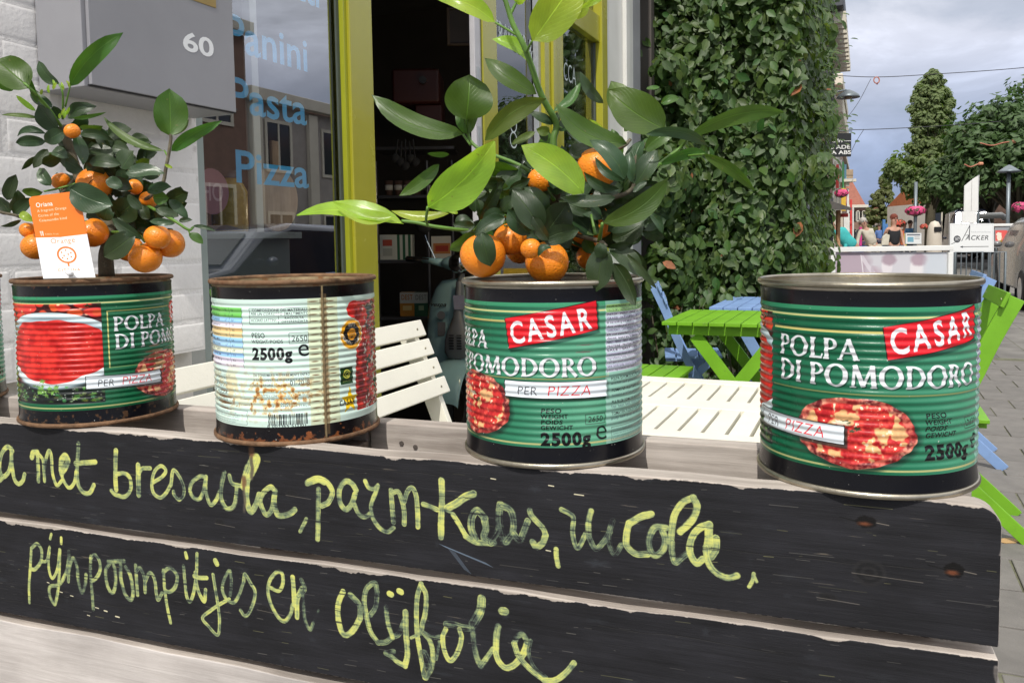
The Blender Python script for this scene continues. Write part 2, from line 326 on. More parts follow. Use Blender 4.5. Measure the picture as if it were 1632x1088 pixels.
class Canvas:
    def __init__(s,w,h,bg=(255,255,255),a=1.): s.w=w;s.h=h;s.A=np.empty((h,w,4),np.float32); s.A[...,:3]=np.array(bg)/255.; s.A[...,3]=a
    def blend(s,x0,y0,mk,col):
        h,w=mk.shape[:2]; X0=max(0,x0);Y0=max(0,y0);X1=min(s.w,x0+w);Y1=min(s.h,y0+h)
        if X1<=X0 or Y1<=Y0: return
        k=mk[Y0-y0:Y1-y0,X0-x0:X1-x0][...,None]; c=np.asarray(col,np.float32)
        if c.ndim==3: c=c[Y0-y0:Y1-y0,X0-x0:X1-x0]
        else: c=c/255.
        R=s.A[Y0:Y1,X0:X1]; R[...,:3]=R[...,:3]*(1-k)+c[...,:3]*k; R[...,3:]=np.maximum(R[...,3:],k)
    def grid(s,x0,y0,x1,y1):
        x0=int(math.floor(x0));y0=int(math.floor(y0));x1=int(math.ceil(x1))+1;y1=int(math.ceil(y1))+1
        x0=max(x0,0);y0=max(y0,0);x1=min(x1,s.w);y1=min(y1,s.h)
        if x1<=x0 or y1<=y0: return x0,y0,np.zeros((0,0)),np.zeros((0,0))
        Y,X=np.mgrid[y0:y1,x0:x1]; return x0,y0,X+.5,Y+.5
    def rect(s,x0,y0,x1,y1,col,a=1.):
        X0,Y0,X,Y=s.grid(x0-1,y0-1,x1+1,y1+1)
        if X.size==0: return
        k=np.clip(X-x0+.5,0,1)*np.clip(x1-X+.5,0,1)*np.clip(Y-y0+.5,0,1)*np.clip(y1-Y+.5,0,1); s.blend(X0,Y0,k*a,col)
    def poly(s,P,col,a=1.,soft=.7):
        P=np.array(P,float); X0,Y0,X,Y=s.grid(P[:,0].min()-2,P[:,1].min()-2,P[:,0].max()+2,P[:,1].max()+2)
        if X.size==0: return
        ins=np.zeros(X.shape,bool); dm=np.full(X.shape,1e9)
        for i in range(len(P)):
            a_,b_=P[i],P[(i+1)%len(P)]
            c=((a_[1]>Y)!=(b_[1]>Y)); 
            if a_[1]!=b_[1]: ins^= c&(X<(b_[0]-a_[0])*(Y-a_[1])/(b_[1]-a_[1])+a_[0])
            d=b_-a_; L=max((d**2).sum(),1e-9); t=np.clip(((X-a_[0])*d[0]+(Y-a_[1])*d[1])/L,0,1); dm=np.minimum(dm,np.hypot(X-a_[0]-t*d[0],Y-a_[1]-t*d[1]))
        sd=np.where(ins,dm,-dm); s.blend(X0,Y0,np.clip(sd/soft+.5,0,1)*a,col)
    def ell(s,cx,cy,rx,ry,col,a=1.,soft=1.,nz=0.,fn=None):
        X0,Y0,X,Y=s.grid(cx-rx*1.15-2,cy-ry*1.15-2,cx+rx*1.15+2,cy+ry*1.15+2)
        if X.size==0: return
        th=np.arctan2((Y-cy)/ry,(X-cx)/rx); r=np.hypot((X-cx)/rx,(Y-cy)/ry)
        lim=1+nz*(np.sin(th*5+cx)+.6*np.sin(th*9+cy)+.4*np.sin(th*17))
        k=np.clip((lim-r)*min(rx,ry)/soft+.5,0,1)*a
        s.blend(X0,Y0,k,col if fn is None else fn(X,Y,r))
    def line(s,P,w,col,a=1.):
        P=np.array(P,float); X0,Y0,X,Y=s.grid(P[:,0].min()-w-1,P[:,1].min()-w-1,P[:,0].max()+w+1,P[:,1].max()+w+1)
        if X.size==0: return
        dm=np.full(X.shape,1e9)
        for i in range(len(P)-1):
            d=P[i+1]-P[i]; L=max((d**2).sum(),1e-9); t=np.clip(((X-P[i,0])*d[0]+(Y-P[i,1])*d[1])/L,0,1); dm=np.minimum(dm,np.hypot(X-P[i,0]-t*d[0],Y-P[i,1]-t*d[1]))
        s.blend(X0,Y0,np.clip(w/2-dm+.5,0,1)*a,col)
    def text(s,st,x,y,h,col,sx=1.,ang=0.,off=0.,font=None,a=1.,sp=0.,skew=0.,fit=None,fn=None):
        """baseline start x,y (y down); h = cap height in px"""
        cap=.73 if font is None else 1.; k=h/cap; ca,sa=math.cos(ang),math.sin(ang)
        gl=[(font(c) if font else glyph(c,off)) for c in st]
        if fit: sx=fit/max(1e-6,k*sum(g[3]+sp for g in gl))
        px=0.
        for B,gx,gy,adv,R in gl:
            if B is not None:
                hh,ww=B.shape; cs=[]
                for u in(gx,gx+ww/R):
                    for v in(gy,gy+hh/R):
                        lx=(px+u+skew*v)*k*sx; ly=-v*k; cs.append((x+lx*ca-ly*sa,y+lx*sa+ly*ca))
                cs=np.array(cs); X0,Y0,X,Y=s.grid(cs[:,0].min()-1,cs[:,1].min()-1,cs[:,0].max()+1,cs[:,1].max()+1)
                if X.size:
                    dx,dy=X-x,Y-y; lx=dx*ca+dy*sa; ly=-dx*sa+dy*ca; v=-ly/k; u=lx/(k*sx)-px-skew*v
                    fx=(u-gx)*R-.5; fy=(v-gy)*R-.5; ix=np.floor(fx).astype(int); iy=np.floor(fy).astype(int); ax=fx-ix; ay=fy-iy
                    # small print: average over the footprint
                    ft=max(1,int(R/(k)/1.0)); Bp=B
                    if ft>1:
                        key=('blur',id(B),ft)
                        if key not in _G:
                            K=np.ones(ft)/ft; Q=np.apply_along_axis(lambda m_:np.convolve(m_,K,'same'),0,B); _G[key]=np.apply_along_axis(lambda m_:np.convolve(m_,K,'same'),1,Q)
                        Bp=_G[key]
                    def smp(i,j):
                        ok=(i>=0)&(i<ww)&(j>=0)&(j<hh); return np.where(ok,Bp[np.clip(j,0,hh-1),np.clip(i,0,ww-1)],0)
                    k_=(smp(ix,iy)*(1-ax)+smp(ix+1,iy)*ax)*(1-ay)+(smp(ix,iy+1)*(1-ax)+smp(ix+1,iy+1)*ax)*ay
                    s.blend(X0,Y0,k_*a,col if fn is None else fn(X,Y))
            px+=adv+sp
        return px*k*sx
def vnoise(h,w,cell,seed=0,oct=4,aspect=1.):
    r=np.random.RandomState(seed); out=np.zeros((h,w),np.float32); amp=1.; tot=0
    for o in range(oct):
        cx=max(1.5,cell/2**o*aspect); cy=max(1.5,cell/2**o); gw=int(w/cx)+3; gh=int(h/cy)+3; g=r.rand(gh,gw)
        x=np.arange(w)/cx; y=np.arange(h)/cy; ix=x.astype(int); iy=y.astype(int); fx=x-ix; fy=y-iy; fx=fx*fx*(3-2*fx); fy=fy*fy*(3-2*fy)
        a=g[iy][:,ix]*(1-fx)+g[iy][:,ix+1]*fx; b=g[iy+1][:,ix]*(1-fx)+g[iy+1][:,ix+1]*fx; out+=amp*(a*(1-fy)[:,None]+b*fy[:,None]); tot+=amp; amp*=.55
    return out/tot
def catmull(P,n=10):
    P=[np.array(p,float) for p in P]; Q=[2*P[0]-P[1]]+P+[2*P[-1]-P[-2]]; o=[]
    for i in range(1,len(Q)-2):
        a,b,c,d=Q[i-1:i+3]
        for t in np.linspace(0,1,n,endpoint=False): o.append(.5*((2*b)+(-a+c)*t+(2*a-5*b+4*c-d)*t*t+(-a+3*b-3*c+d)*t**3))
    o.append(P[-1]); return np.array(o)
# ================================================================ labels of the tomato tins
CW,CH=2304,700; CZ=.146
def LX(phi): return (phi+120)/360*CW
def LY(f): return f*CH
def tomato(X,Y,r,seed=1,base=(205,38,30)):
    n=VN[(seed*37)%200:(seed*37)%200+X.shape[0],(seed*91)%500:(seed*91)%500+X.shape[1]]
    if n.shape!=X.shape: n=np.resize(n,X.shape)
    c=np.empty(X.shape+(3,)); t=np.clip((n-.3)/.4,0,1)
    for i,(a,b) in enumerate(zip((178,20,18),(226,52,42))): c[...,i]=(a+(b-a)*t)/255
    return c
VN=vnoise(CH+200,CW+600,40,3,3); VN2=vnoise(CH+200,CW+600,17,8,3)
def pizza(C,cx,cy,rx,ry,seed=3):
    C.ell(cx+6,cy+8,rx*1.03,ry*1.04,(15,45,35),.75,soft=14,nz=.02)
    def crust(X,Y,r):
        n=VN2[(Y.astype(int)%CH),(X.astype(int)%CW)]; m_=VN[(Y.astype(int)%CH),((X.astype(int)+300)%CW)]
        c=np.empty(X.shape+(3,)); t=np.clip((n-.35)/.3,0,1)
        for i,(a,b) in enumerate(zip((95,22,28),(222,150,125))): c[...,i]=(a+(b-a)*t)/255
        k=np.clip((m_-.42)/.1,0,1)[...,None]; c=c*(1-k*.45)+k*.45*np.array([.75,.18,.16]); return c
    C.ell(cx,cy,rx,ry,(0,0,0),1,soft=1.5,nz=.018,fn=crust)
    def sauce(X,Y,r):
        n=VN[(Y.astype(int)%CH),((X.astype(int)+700)%CW)]; n2=VN2[(Y.astype(int)%CH),((X.astype(int)+150)%CW)]
        c=np.empty(X.shape+(3,)); t=np.clip((n2-.3)/.4,0,1)
        for i,(a,b) in enumerate(zip((170,22,30),(225,72,60))): c[...,i]=(a+(b-a)*t)/255
        k=np.clip((n-.54)/.06,0,1)[...,None]*.95; ch=np.array([226,180,124])/255*(.85+.3*n2[...,None]); c=c*(1-k)+ch*k
        k=np.clip((n2-.74)/.04,0,1)[...,None]; c=c*(1-k)+np.array([.94,.86,.74])*k; return c
    C.ell(cx,cy,rx*.86,ry*.84,(0,0,0),1,soft=5,nz=.03,fn=sauce)
    for dx,dy,s_ in((-.12,-.28,1.),(.06,-.12,.8),(-.02,-.05,.6)): C.ell(cx+rx*dx,cy+ry*dy,rx*.07*s_,ry*.06*s_,(52,66,38),1,soft=2,nz=.25)
    C.ell(cx-rx*.2,cy-ry*.25,rx*.13,ry*.07,(240,225,200),.9,soft=3,nz=.2)
def shadowtext(C,st,x,y,h,font=None,fit=None,col=(238,240,244),off=0.,ang=0.,sk=0.):
    C.text(st,x+4,y+4,h,(12,50,38),font=font,fit=fit,a=.75,off=off,ang=ang,skew=sk)
    def f(X,Y):
        t=.5+.5*np.sin((Y)*.36+.4); c=np.empty(X.shape+(3,)); 
        for i,v in enumerate(col): c[...,i]=(v-45*t)/255
        return c
    C.text(st,x,y,h,col,font=font,fit=fit,off=off,ang=ang,skew=sk,fn=f)
def smallprint(C,x,y,w,h,n,col=(60,66,80),words='tomato pulp for pizza ingredients tomatoes salt acidity regulator citric acid best before end see lid store in a cool dry place once opened keep refrigerated and consume within three days'):
    r=random.Random(int(x+y)); ws=words.split(); lh=h/n
    for i in range(n):
        s_=''
        while len(s_)<w/(lh*.52): s_+=r.choice(ws)+' '
        C.text(s_[:max(3,int(w/(lh*.52)))],x,y+lh*(i+.8),lh*.62,col,fit=w*(.8+.2*r.random()),a=.85)
def tin_front(variant='A',clean=True):
    C=Canvas(CW,CH,(9,10,17)); y0,y1=LY(.115),LY(.885)
    # green ground, paler towards the right as printed
    Y,X=np.mgrid[0:CH,0:CW]; ph=X/CW*360-120; g=np.clip((ph-40)/80,0,1)**1.1 if variant!='C' else np.clip((ph-30)/75,0,1)
    g=np.where(ph<-110,1,g); A_=np.array([8,88,58])/255; B_=np.array([112,174,144])/255
    if variant=='A': A_=np.array([16,92,58])/255; 
    c=A_+(B_-A_)*(.75*g[...,None])
    w=np.clip(1-np.abs(Y/CH-.44)/.13,0,1)*.35*np.clip(1-np.abs(ph-50)/70,0,1); c=c+(B_-c)*w[...,None]
    m_=((Y>=y0)&(Y<y1))[...,None]; C.A[...,:3]=np.where(m_,c,C.A[...,:3])
    C.rect(0,y0,CW,LY(.135),(62,150,108),.8)
    for f in(.158,.862): C.rect(0,LY(f),CW,LY(f+.010),(196,190,128),.9)
    # picture of the bowl of pulp
    px0,px1=LX(-93),LX(-7); pt,pb=LY(.165),LY(.84)
    C.rect(px0,pt,px1,pb,(20,30,28))
    T=Canvas(int(px1-px0),int(pb-pt),(60,12,14)); r=random.Random(4)
    for i in range(26):
        T.ell(r.uniform(-10,T.w),r.uniform(-5,70),r.uniform(18,40),r.uniform(14,26),(215,r.randint(40,90),r.randint(30,50)),1,soft=5)
        if i%3==0: T.ell(r.uniform(-10,T.w),r.uniform(0,60),8,5,(250,210,160),.9,soft=4); 
        if i%4==0: T.ell(r.uniform(-10,T.w),r.uniform(0,80),16,6,(30,50,20),.9,soft=3,nz=.3)
    T.rect(0,T.h*.8,T.w,T.h,(20,28,26)); T.ell(T.w*.55,T.h*.45,T.w*.62,T.h*.37,(205,222,226),1,soft=2); T.ell(T.w*.55,T.h*.49,T.w*.61,T.h*.36,(150,172,182),1,soft=16)
    T.ell(T.w*.55,T.h*.5,T.w*.58,T.h*.33,(214,226,228),1,soft=10)
    T.ell(T.w*.56,T.h*.47,T.w*.53,T.h*.315,(0,0,0),1,soft=2,nz=.03,fn=lambda X,Y,r_: tomato(X,Y,r_,3))
    for i in range(46):
        x=r.uniform(.14,.95)*T.w; y=r.uniform(.25,.7)*T.h; T.ell(x,y,r.uniform(1,5),r.uniform(.8,2),(250,190,170) if i%2 else (130,18,18),.8,soft=1.5)
    T.ell(T.w*.05,T.h*.74,20,70,(80,120,50),1,soft=3,nz=.2); T.ell(T.w*.08,T.h*.9,22,30,(60,100,40),1,soft=3,nz=.2)
    for i in range(90):
        x=r.uniform(.02,1)*T.w; y=r.uniform(.82,.98)*T.h; T.ell(x,y,r.uniform(4,13),r.uniform(3,8),(r.randint(60,120),r.randint(110,155),r.randint(50,80)),.95 if i%3 else .6,soft=2,nz=.3)
    for i in range(16): T.ell(T.w*(.52+.05*r.uniform(-1,1)*2),T.h*r.uniform(.76,.92),r.uniform(6,14),r.uniform(5,9),(112,160,72),1,soft=2,nz=.3)
    for i in range(30): T.ell(r.uniform(.02,1)*T.w,r.uniform(.84,.98)*T.h,3,2,(225,235,220),.8,soft=1,nz=.4)
    C.A[int(pt):int(pt)+T.h,int(px0):int(px0)+T.w,:3]=T.A[...,:3]
    gold=(205,196,120)
    if variant=='A':
        C.rect(LX(-3.5),LY(.22),LX(-2.6),LY(.61),gold); C.rect(LX(-3.5),LY(.22),LX(55),LY(.227),gold); C.rect(LX(-3.5),LY(.605),LX(20),LY(.611),gold,.5)
    else:
        C.rect(LX(-5),LY(.225 if variant=='B' else .21),LX(60),LY(.237 if variant=='B' else .222),gold); C.rect(LX(-5),LY(.515),LX(122),LY(.523),gold,.7)
        if variant=='C': C.rect(LX(121),LY(.16),LX(122.2),LY(.52),(190,190,140),.5)
    if variant in('A','B'):
        shadowtext(C,'POLPA',LX(.5),LY(.362),LY(.098),font=serif,fit=LX(46)-LX(0)); shadowtext(C,'DI POMODORO',LX(1),LY(.488),LY(.105),font=serif,fit=LX(114)-LX(1))
        pizza(C,LX(44),LY(.70),LX(30.5)-LX(0),LY(.165)); pp=(-20,.655,40)
    else:
        shadowtext(C,'POLPA',LX(-1),LY(.372),LY(.098),font=serif,fit=LX(44)-LX(0)); shadowtext(C,'DI POMODORO',LX(-2),LY(.507),LY(.1),font=serif,fit=LX(114)-LX(-2))
        pizza(C,LX(31),LY(.68),LX(29)-LX(0),LY(.175),seed=6); pp=(56,.53,121)
    x0,x1=LX(pp[0]),LX(pp[2]); yy=LY(pp[1])
    t_=10 if variant!='C' else 3
    C.poly([(x0+6,yy+8),(x1+8,yy+t_+8),(x1+8,yy+t_+76),(x0+6,yy+72)],(8,40,30),.7,soft=6)
    C.poly([(x0,yy),(x1,yy+t_),(x1,yy+t_+66),(x0,yy+64)],(22,22,22)); C.poly([(x0+3,yy+3),(x1-3,yy+t_+3),(x1-3,yy+t_+63),(x0+3,yy+61)],(222,230,236))
    L=x1-x0; a_=t_/L
    C.text('PER',x0+L*(.13),yy+53,34,(30,30,40),ang=a_,fit=L*.2,off=-.012,skew=.08); C.text('PIZZA',x0+L*.41,yy+55,40,(214,30,40),ang=a_,fit=L*.42,off=-.014,skew=.12)
    # red brand flag
    fx0,fx1=LX(57),LX(115); ys=[LY(.205),LY(.115),LY(.275),LY(.36)] if variant!='C' else [LY(.2),LY(.105),LY(.265),LY(.365)]
    P=[(fx0,ys[0]),(fx1-8,ys[1]),(fx1,ys[2]),(fx0+16,ys[3])]
    C.poly([(x+7,y+12) for x,y in P],(10,50,40),.65,soft=7); C.poly(P,(40,8,10)); cx=sum(p[0] for p in P)/4; cy=sum(p[1] for p in P)/4
    C.poly([(cx+(x-cx)*.985,cy+(y-cy)*.955) for x,y in P],(216,24,38))
    an=math.atan2(ys[1]-ys[0],fx1-8-fx0); C.text('CASAR',fx0+30,ys[3]-20,84,(242,243,248),ang=an,fit=(fx1-fx0)*.90,off=.022,sp=.09)
    x=LX(79); 
    yo=.0 if variant!='C' else .075
    for i,w_ in enumerate(('PESO','WEIGHT','POIDS','GEWICHT')): C.text(w_,x,LY(.625+yo+.030*i),17,(14,20,18),fit=(80,106,84,124)[i],off=.022,skew=.1 if i in(0,2) else 0)
    C.text('2500g',x,LY(.816+yo*.75),48,(10,12,14),fit=LX(110)-LX(79),off=.045); bx=LX(106)
    C.line([(bx,LY(.64+yo)),(bx+84,LY(.64+yo)),(bx+84,LY(.64+yo)+36),(bx,LY(.64+yo)+36),(bx,LY(.64+yo))],2,(40,50,45)); C.text('2650',bx+10,LY(.64+yo)+30,23,(26,30,28),fit=64)
    C.text('e',LX(112),LY(.80+yo*.75),84,(14,16,18),sx=1.02,off=-.008); 
    # table of values
    tx0,tx1=LX(120.5),LX(170); C.rect(LX(119.8),y0,LX(175),y1,(176,205,200),.55)
    for i in range(17):
        ya=LY(.135+.0215*i); C.rect(tx0,ya,tx1,ya+LY(.0195),(150,196,120) if i<2 else ((205,206,222) if i%3 else (182,184,205)))
    for i,w_ in enumerate(('VALORI NUTRIZIONALI - NUTRITION VALUES','VALEURS NUTRITIONNELLES - NAHRWERTE','ENERGIA - ENERGY - ENERGIE - ENERGIE kJ 105','GRASSI - FAT - LIPIDES - FETT','di cui acidi grassi saturi - Of which saturates','dont acides gras satures - davon gesattigte','CARBOIDRATI - CARBOHYDRATE - GLUCIDES','Di cui zuccheri - Of which sugars','dont sucres - davon Zucker','FIBRE - FIBRES - FIBRES - BALLASTSTOFFE','PROTEINE - PROTEIN - PROTEINES - EIWEISS','SALE - SALT - SEL - SALZ')):
        C.text(w_,tx0+4,LY(.1515+.0215*i),8.6,(34,36,48),fit=(tx1-tx0)*(.93 if i%3 else .7),off=.006)
    smallprint(C,tx0+4,LY(.135+.0215*12),tx1-tx0-8,LY(.105),5)
    for i,w_ in enumerate(('POLPA DI POMODORO PER PIZZA','TOMATO PULP FOR PIZZA','PULPE DE TOMATES POUR PIZZA','TOMATEN FLEISCH FUR PIZZA')):
        ya=LY(.545+.063*i); C.text(w_,LX(124),ya,11,(24,28,32),fit=230,off=.01,skew=.1); smallprint(C,LX(124),ya+3,250,18,1)
    C.line([(LX(124),LY(.80)),(LX(170),LY(.80)),(LX(170),LY(.875)),(LX(124),LY(.875)),(LX(124),LY(.80))],1.5,(60,70,70)); smallprint(C,LX(125),LY(.805),250,LY(.065),5)
    C.rect(LX(175),y0,LX(240),y1,(190,222,214)); C.rect(LX(-120),y0,LX(-93),y1,(190,222,214))
    smallprint(C,LX(180),LY(.2),300,LY(.5),14)
    if variant=='A':
        n=VN2[:CH,:CW]; k=(np.clip((n-.60)/.08,0,1)*np.clip((Y/CH-.86)/.06,0,1))[...,None]; C.A[...,:3]=C.A[...,:3]*(1-k*.8)+np.array([.36,.25,.16])*k*.8
        n=VN2[50:CH+50,100:CW+100]; k=(np.clip((n-.78)/.05,0,1)*np.clip((.16-Y/CH)/.06,0,1))[...,None]; C.A[...,:3]=C.A[...,:3]*(1-k)+np.array([.4,.24,.14])*k
    return C
def tin_back():
    C=Canvas(CW,CH,(13,10,14)); y0,y1=LY(.115),LY(.885); Y,X=np.mgrid[0:CH,0:CW]; ph=X/CW*360-120
    C.rect(0,y0,CW,y1,(208,232,222))
    cols=[(112,192,92),(112,192,92),(150,200,236),(232,226,240),(232,200,140),(232,208,150),(150,200,236),(164,206,238),(226,232,206),(150,196,240),(226,218,236),(232,228,240)]
    for i,c in enumerate(cols): C.rect(LX(-100),LY(.165+.0305*i),LX(-37),LY(.165+.0305*i+.0295),c)
    rows=['VALORI NUTRIZIONALI 100 g','ENERGIA ENERGIE 105 kJ','GRASSI FAT LIPIDES','di cui saturi','CARBOIDRATI','di cui zuccheri','FIBRE','PROTEINE PROTEIN','SALE SALT SEL','Acidita','Valori medi per 100 g','di prodotto netto']
    for i,r_ in enumerate(rows): C.text(r_,LX(-92),LY(.165+.0305*i+.022),9,(40,50,70),fit=200,off=.002); C.text(str(round(1.2+i*.7,1)),LX(-47),LY(.165+.0305*i+.022),9,(40,50,70)); C.text('1,%d'%(i%9),LX(-54),LY(.165+.0305*i+.022),9,(40,50,70))
    C.rect(LX(-49),LY(.165),LX(-48.8),LY(.53),(70,80,90)); C.rect(LX(-37.3),LY(.165),LX(-37),LY(.53),(90,100,110))
    for i,w_ in enumerate(('CONCENTRATO PER PIZZA','POLPA DI POMODORO','POUR PIZZA','FOR PIZZA','TOMATEN FUR PIZZA')):
        ya=LY(.565+.045*i); C.text(w_,LX(-84),ya,11,(60,80,90),fit=190,off=.004,skew=.1); smallprint(C,LX(-84),ya+2,260,14,1,(80,110,115))
    C.line([(LX(-84),LY(.79)),(LX(-36),LY(.79)),(LX(-36),LY(.875)),(LX(-84),LY(.875))],1.6,(70,90,90)); smallprint(C,LX(-82),LY(.80),280,LY(.07),5,(60,90,95))
    D=(34,36,44)
    C.line([(LX(-31),LY(.168)),(LX(9.5),LY(.168)),(LX(9.5),LY(.262)),(LX(-31),LY(.262)),(LX(-31),LY(.168))],1.8,D); C.line([(LX(-31),LY(.215)),(LX(9.5),LY(.215))],1.5,D); C.line([(LX(-11),LY(.215)),(LX(-11),LY(.262))],1.5,D)
    C.text('COMPOSIZIONE DEI MATERIALI',LX(-29),LY(.187),11,D,fit=235,off=.003); C.text('PER UN CORRETTO SMALTIMENTO',LX(-30),LY(.209),11,D,fit=248,off=.008)
    C.text('ACCIAIO LATTINA',LX(-30),LY(.246),11,D,fit=116,off=.003); C.text('RACCOLTA',LX(-7),LY(.234),10,D,fit=80,off=.004); C.text('DIFFERENZIATA',LX(-9),LY(.255),10,D,fit=110,off=.003)
    C.text('PESO',LX(-30),LY(.345),22,D,fit=62,off=.012); C.text('WEIGHT/POIDS',LX(-30),LY(.378),16,D,fit=138,off=.008); C.text('2650',LX(-3),LY(.37),26,(24,26,34),fit=68)
    C.line([(LX(-4.5),LY(.318)),(LX(8),LY(.318)),(LX(8),LY(.382)),(LX(-4.5),LY(.382)),(LX(-4.5),LY(.318))],1.8,D)
    C.text('2500g',LX(-30),LY(.474),50,(10,12,18),fit=LX(-2)-LX(-30),off=.04); C.text('e',LX(.5),LY(.46),80,(14,16,22),off=.0)
    C.text('DA CONSUMARSI PREFERIBILMENTE ENTRO',LX(-30),LY(.578),11,D,fit=245,off=.008); C.text('A CONSOMMER DE PREFERENCE AVANT',LX(-30),LY(.606),10,(80,90,100),fit=240); C.text('BEST BEFORE',LX(-30),LY(.635),9,D,fit=90); C.text('01-2018',LX(-5),LY(.632),20,(26,28,34),fit=84,off=.002)
    C.text('PRODOTTO E CONFEZIONATO A NORMA DI LEGGE',LX(-28),LY(.70),10,D,fit=240,off=.004); C.text('PRODUIT ET MIS EN BOITE SELON LEGISLATION',LX(-28),LY(.722),9,(90,100,110),fit=240); C.text('CASAR SRL',LX(-11),LY(.745),11,D,fit=60,off=.006); C.text('SERRAMANNA ITALIA',LX(-18),LY(.765),9,(70,80,90),fit=170)
    x=LX(-20); r=random.Random(9)
    while x<LX(6): w_=r.choice((1.6,2.4,3.4,5)); C.rect(x,LY(.805),x+w_,LY(.872 if w_<4 else .872),(20,20,30)); x+=w_+r.choice((2,3,4.5))
    C.text('8 003365 513101',LX(-21),LY(.886),12,(20,20,30),fit=165)
    # soldered seam area and stains
    C.rect(LX(8),y0,LX(29),y1,(205,206,160),.55); C.rect(LX(17),LY(.09),LX(21),LY(.95),(120,95,60),.6)
    # edge of the tomato picture
    C.ell(LX(44),LY(.2),46,38,(222,34,26)); px=int(LX(47)); 
    k=np.clip((X-LX(44)+6*np.sin(Y/60))/4,0,1)*(Y>LY(.15))*(Y<LY(.84)); t=np.clip((VN[:CH,:CW]-.35)/.3,0,1); c=np.empty((CH,CW,3)); 
    for i,(a,b) in enumerate(zip((120,14,16),(226,60,44))): c[...,i]=(a+(b-a)*t)/255
    w_=np.clip((VN2[:CH,:CW]-.62)/.05,0,1)[...,None]*np.clip((ph-50)/4,0,1)[...,None]; c=c*(1-w_)+np.array([.86,.84,.78])*w_
    w_=np.clip((VN[60:CH+60,200:CW+200]-.60)/.05,0,1)[...,None]*np.clip((ph-55)/4,0,1)[...,None]; c=c*(1-w_)+np.array([.16,.2,.12])*w_
    k=k[...,None]; C.A[...,:3]=C.A[...,:3]*(1-k)+c*k
    # 100% badge
    bx,by=LX(41),LY(.355); R=62
    for k in range(28):
        a=k*2*math.pi/28; C.ell(bx+math.cos(a)*R,by+math.sin(a)*R,8,8,(240,234,200),1)
    C.ell(bx,by,R*1.02,R*1.02,(226,160,30)); C.ell(bx,by,R*.78,R*.78,(24,22,20)); C.ell(bx,by,R*.42,R*.42,(222,150,30))
    C.text('100%',bx-24,by-34,17,(245,245,235),fit=48,off=.006)
    for i,ch in enumerate('POMODORI SARDI'):
        a=math.pi*(1.02-.076*i*1.0); C.text(ch,bx+math.cos(a)*R*.70-5,by+math.sin(a)*R*.70+3,12.5,(250,250,240),ang=-(a-math.pi/2),off=.01)
    C.text('CASAR',bx-19,by+5,9,(20,20,20),fit=38,off=.01); C.ell(bx,by+12,6,4,(20,20,20),nz=.3)
    gx,gy=LX(30),LY(.555); C.rect(gx,gy,gx+68,gy+LY(.105),(28,62,34)); C.ell(gx+34,gy+30,20,20,(170,170,70)); C.ell(gx+34,gy+30,14,14,(28,62,34)); C.text('Q',gx+24,gy+40,20,(190,190,80),off=.01); C.text('QUALITA',gx+12,gy+64,8,(190,200,120),fit=44)
    sx_,sy_=LX(37.5),LY(.765); C.poly([(sx_+math.cos(k*math.pi/5-math.pi/2)*(62 if k%2==0 else 26)*.8,sy_+math.sin(k*math.pi/5-math.pi/2)*(62 if k%2==0 else 26)) for k in range(10)],(240,198,20)); 
    C.text('CASAR',LX(28.5),LY(.79),24,(20,20,22),fit=88,off=.016)
    # rust: drips at the seam, blooms low on the left, foot
    n=VN2[:CH,:CW]; n1=VN[:CH,:CW]; ru=np.array([.60,.36,.14]); ru2=np.array([.86,.66,.36])
    k=(np.clip((n-.50)/.08,0,1)*np.exp(-((ph+14)/20)**2-((Y/CH-.69)/.10)**2))[...,None]*.95; C.A[...,:3]=C.A[...,:3]*(1-k)+ru2*k
    k=(np.clip((n-.66)/.05,0,1)*np.clip(np.exp(-((ph+20)/30)**2-((Y/CH-.70)/.10)**2)*1.6,0,1))[...,None]*.8; C.A[...,:3]=C.A[...,:3]*(1-k)+ru*k
    k=(np.clip((n1-.5)/.1,0,1)*np.exp(-((ph+55)/26)**2-((Y/CH-.66)/.12)**2)*.45)[...,None]; C.A[...,:3]=C.A[...,:3]*(1-k)+ru2*k
    for i in range(19):
        yy=LY(.135+.0405*i); 
        for xx,w_ in((LX(12),26),(LX(24),30)): C.ell(xx+r.uniform(-3,3),yy+r.uniform(-3,3),w_*r.uniform(.5,.8),2.6,(96,66,40),.85,soft=2)
        C.rect(LX(16),yy-8,LX(22),yy+8,(96,64,38),.35)
    k=(np.clip((n+ (Y/CH-.93)*6-.62)/.1,0,1)*(Y/CH>.88)*np.clip(.55+.45*np.cos(np.radians(ph-20)),0,1))[...,None]; C.A[...,:3]=C.A[...,:3]*(1-k)+(np.array([.42,.24,.13])*(.6+.8*n[...,None]))*k
    return C
CANV={'A':tin_front('A'),'B':tin_front('B'),'C':tin_front('C'),'back':tin_back()}
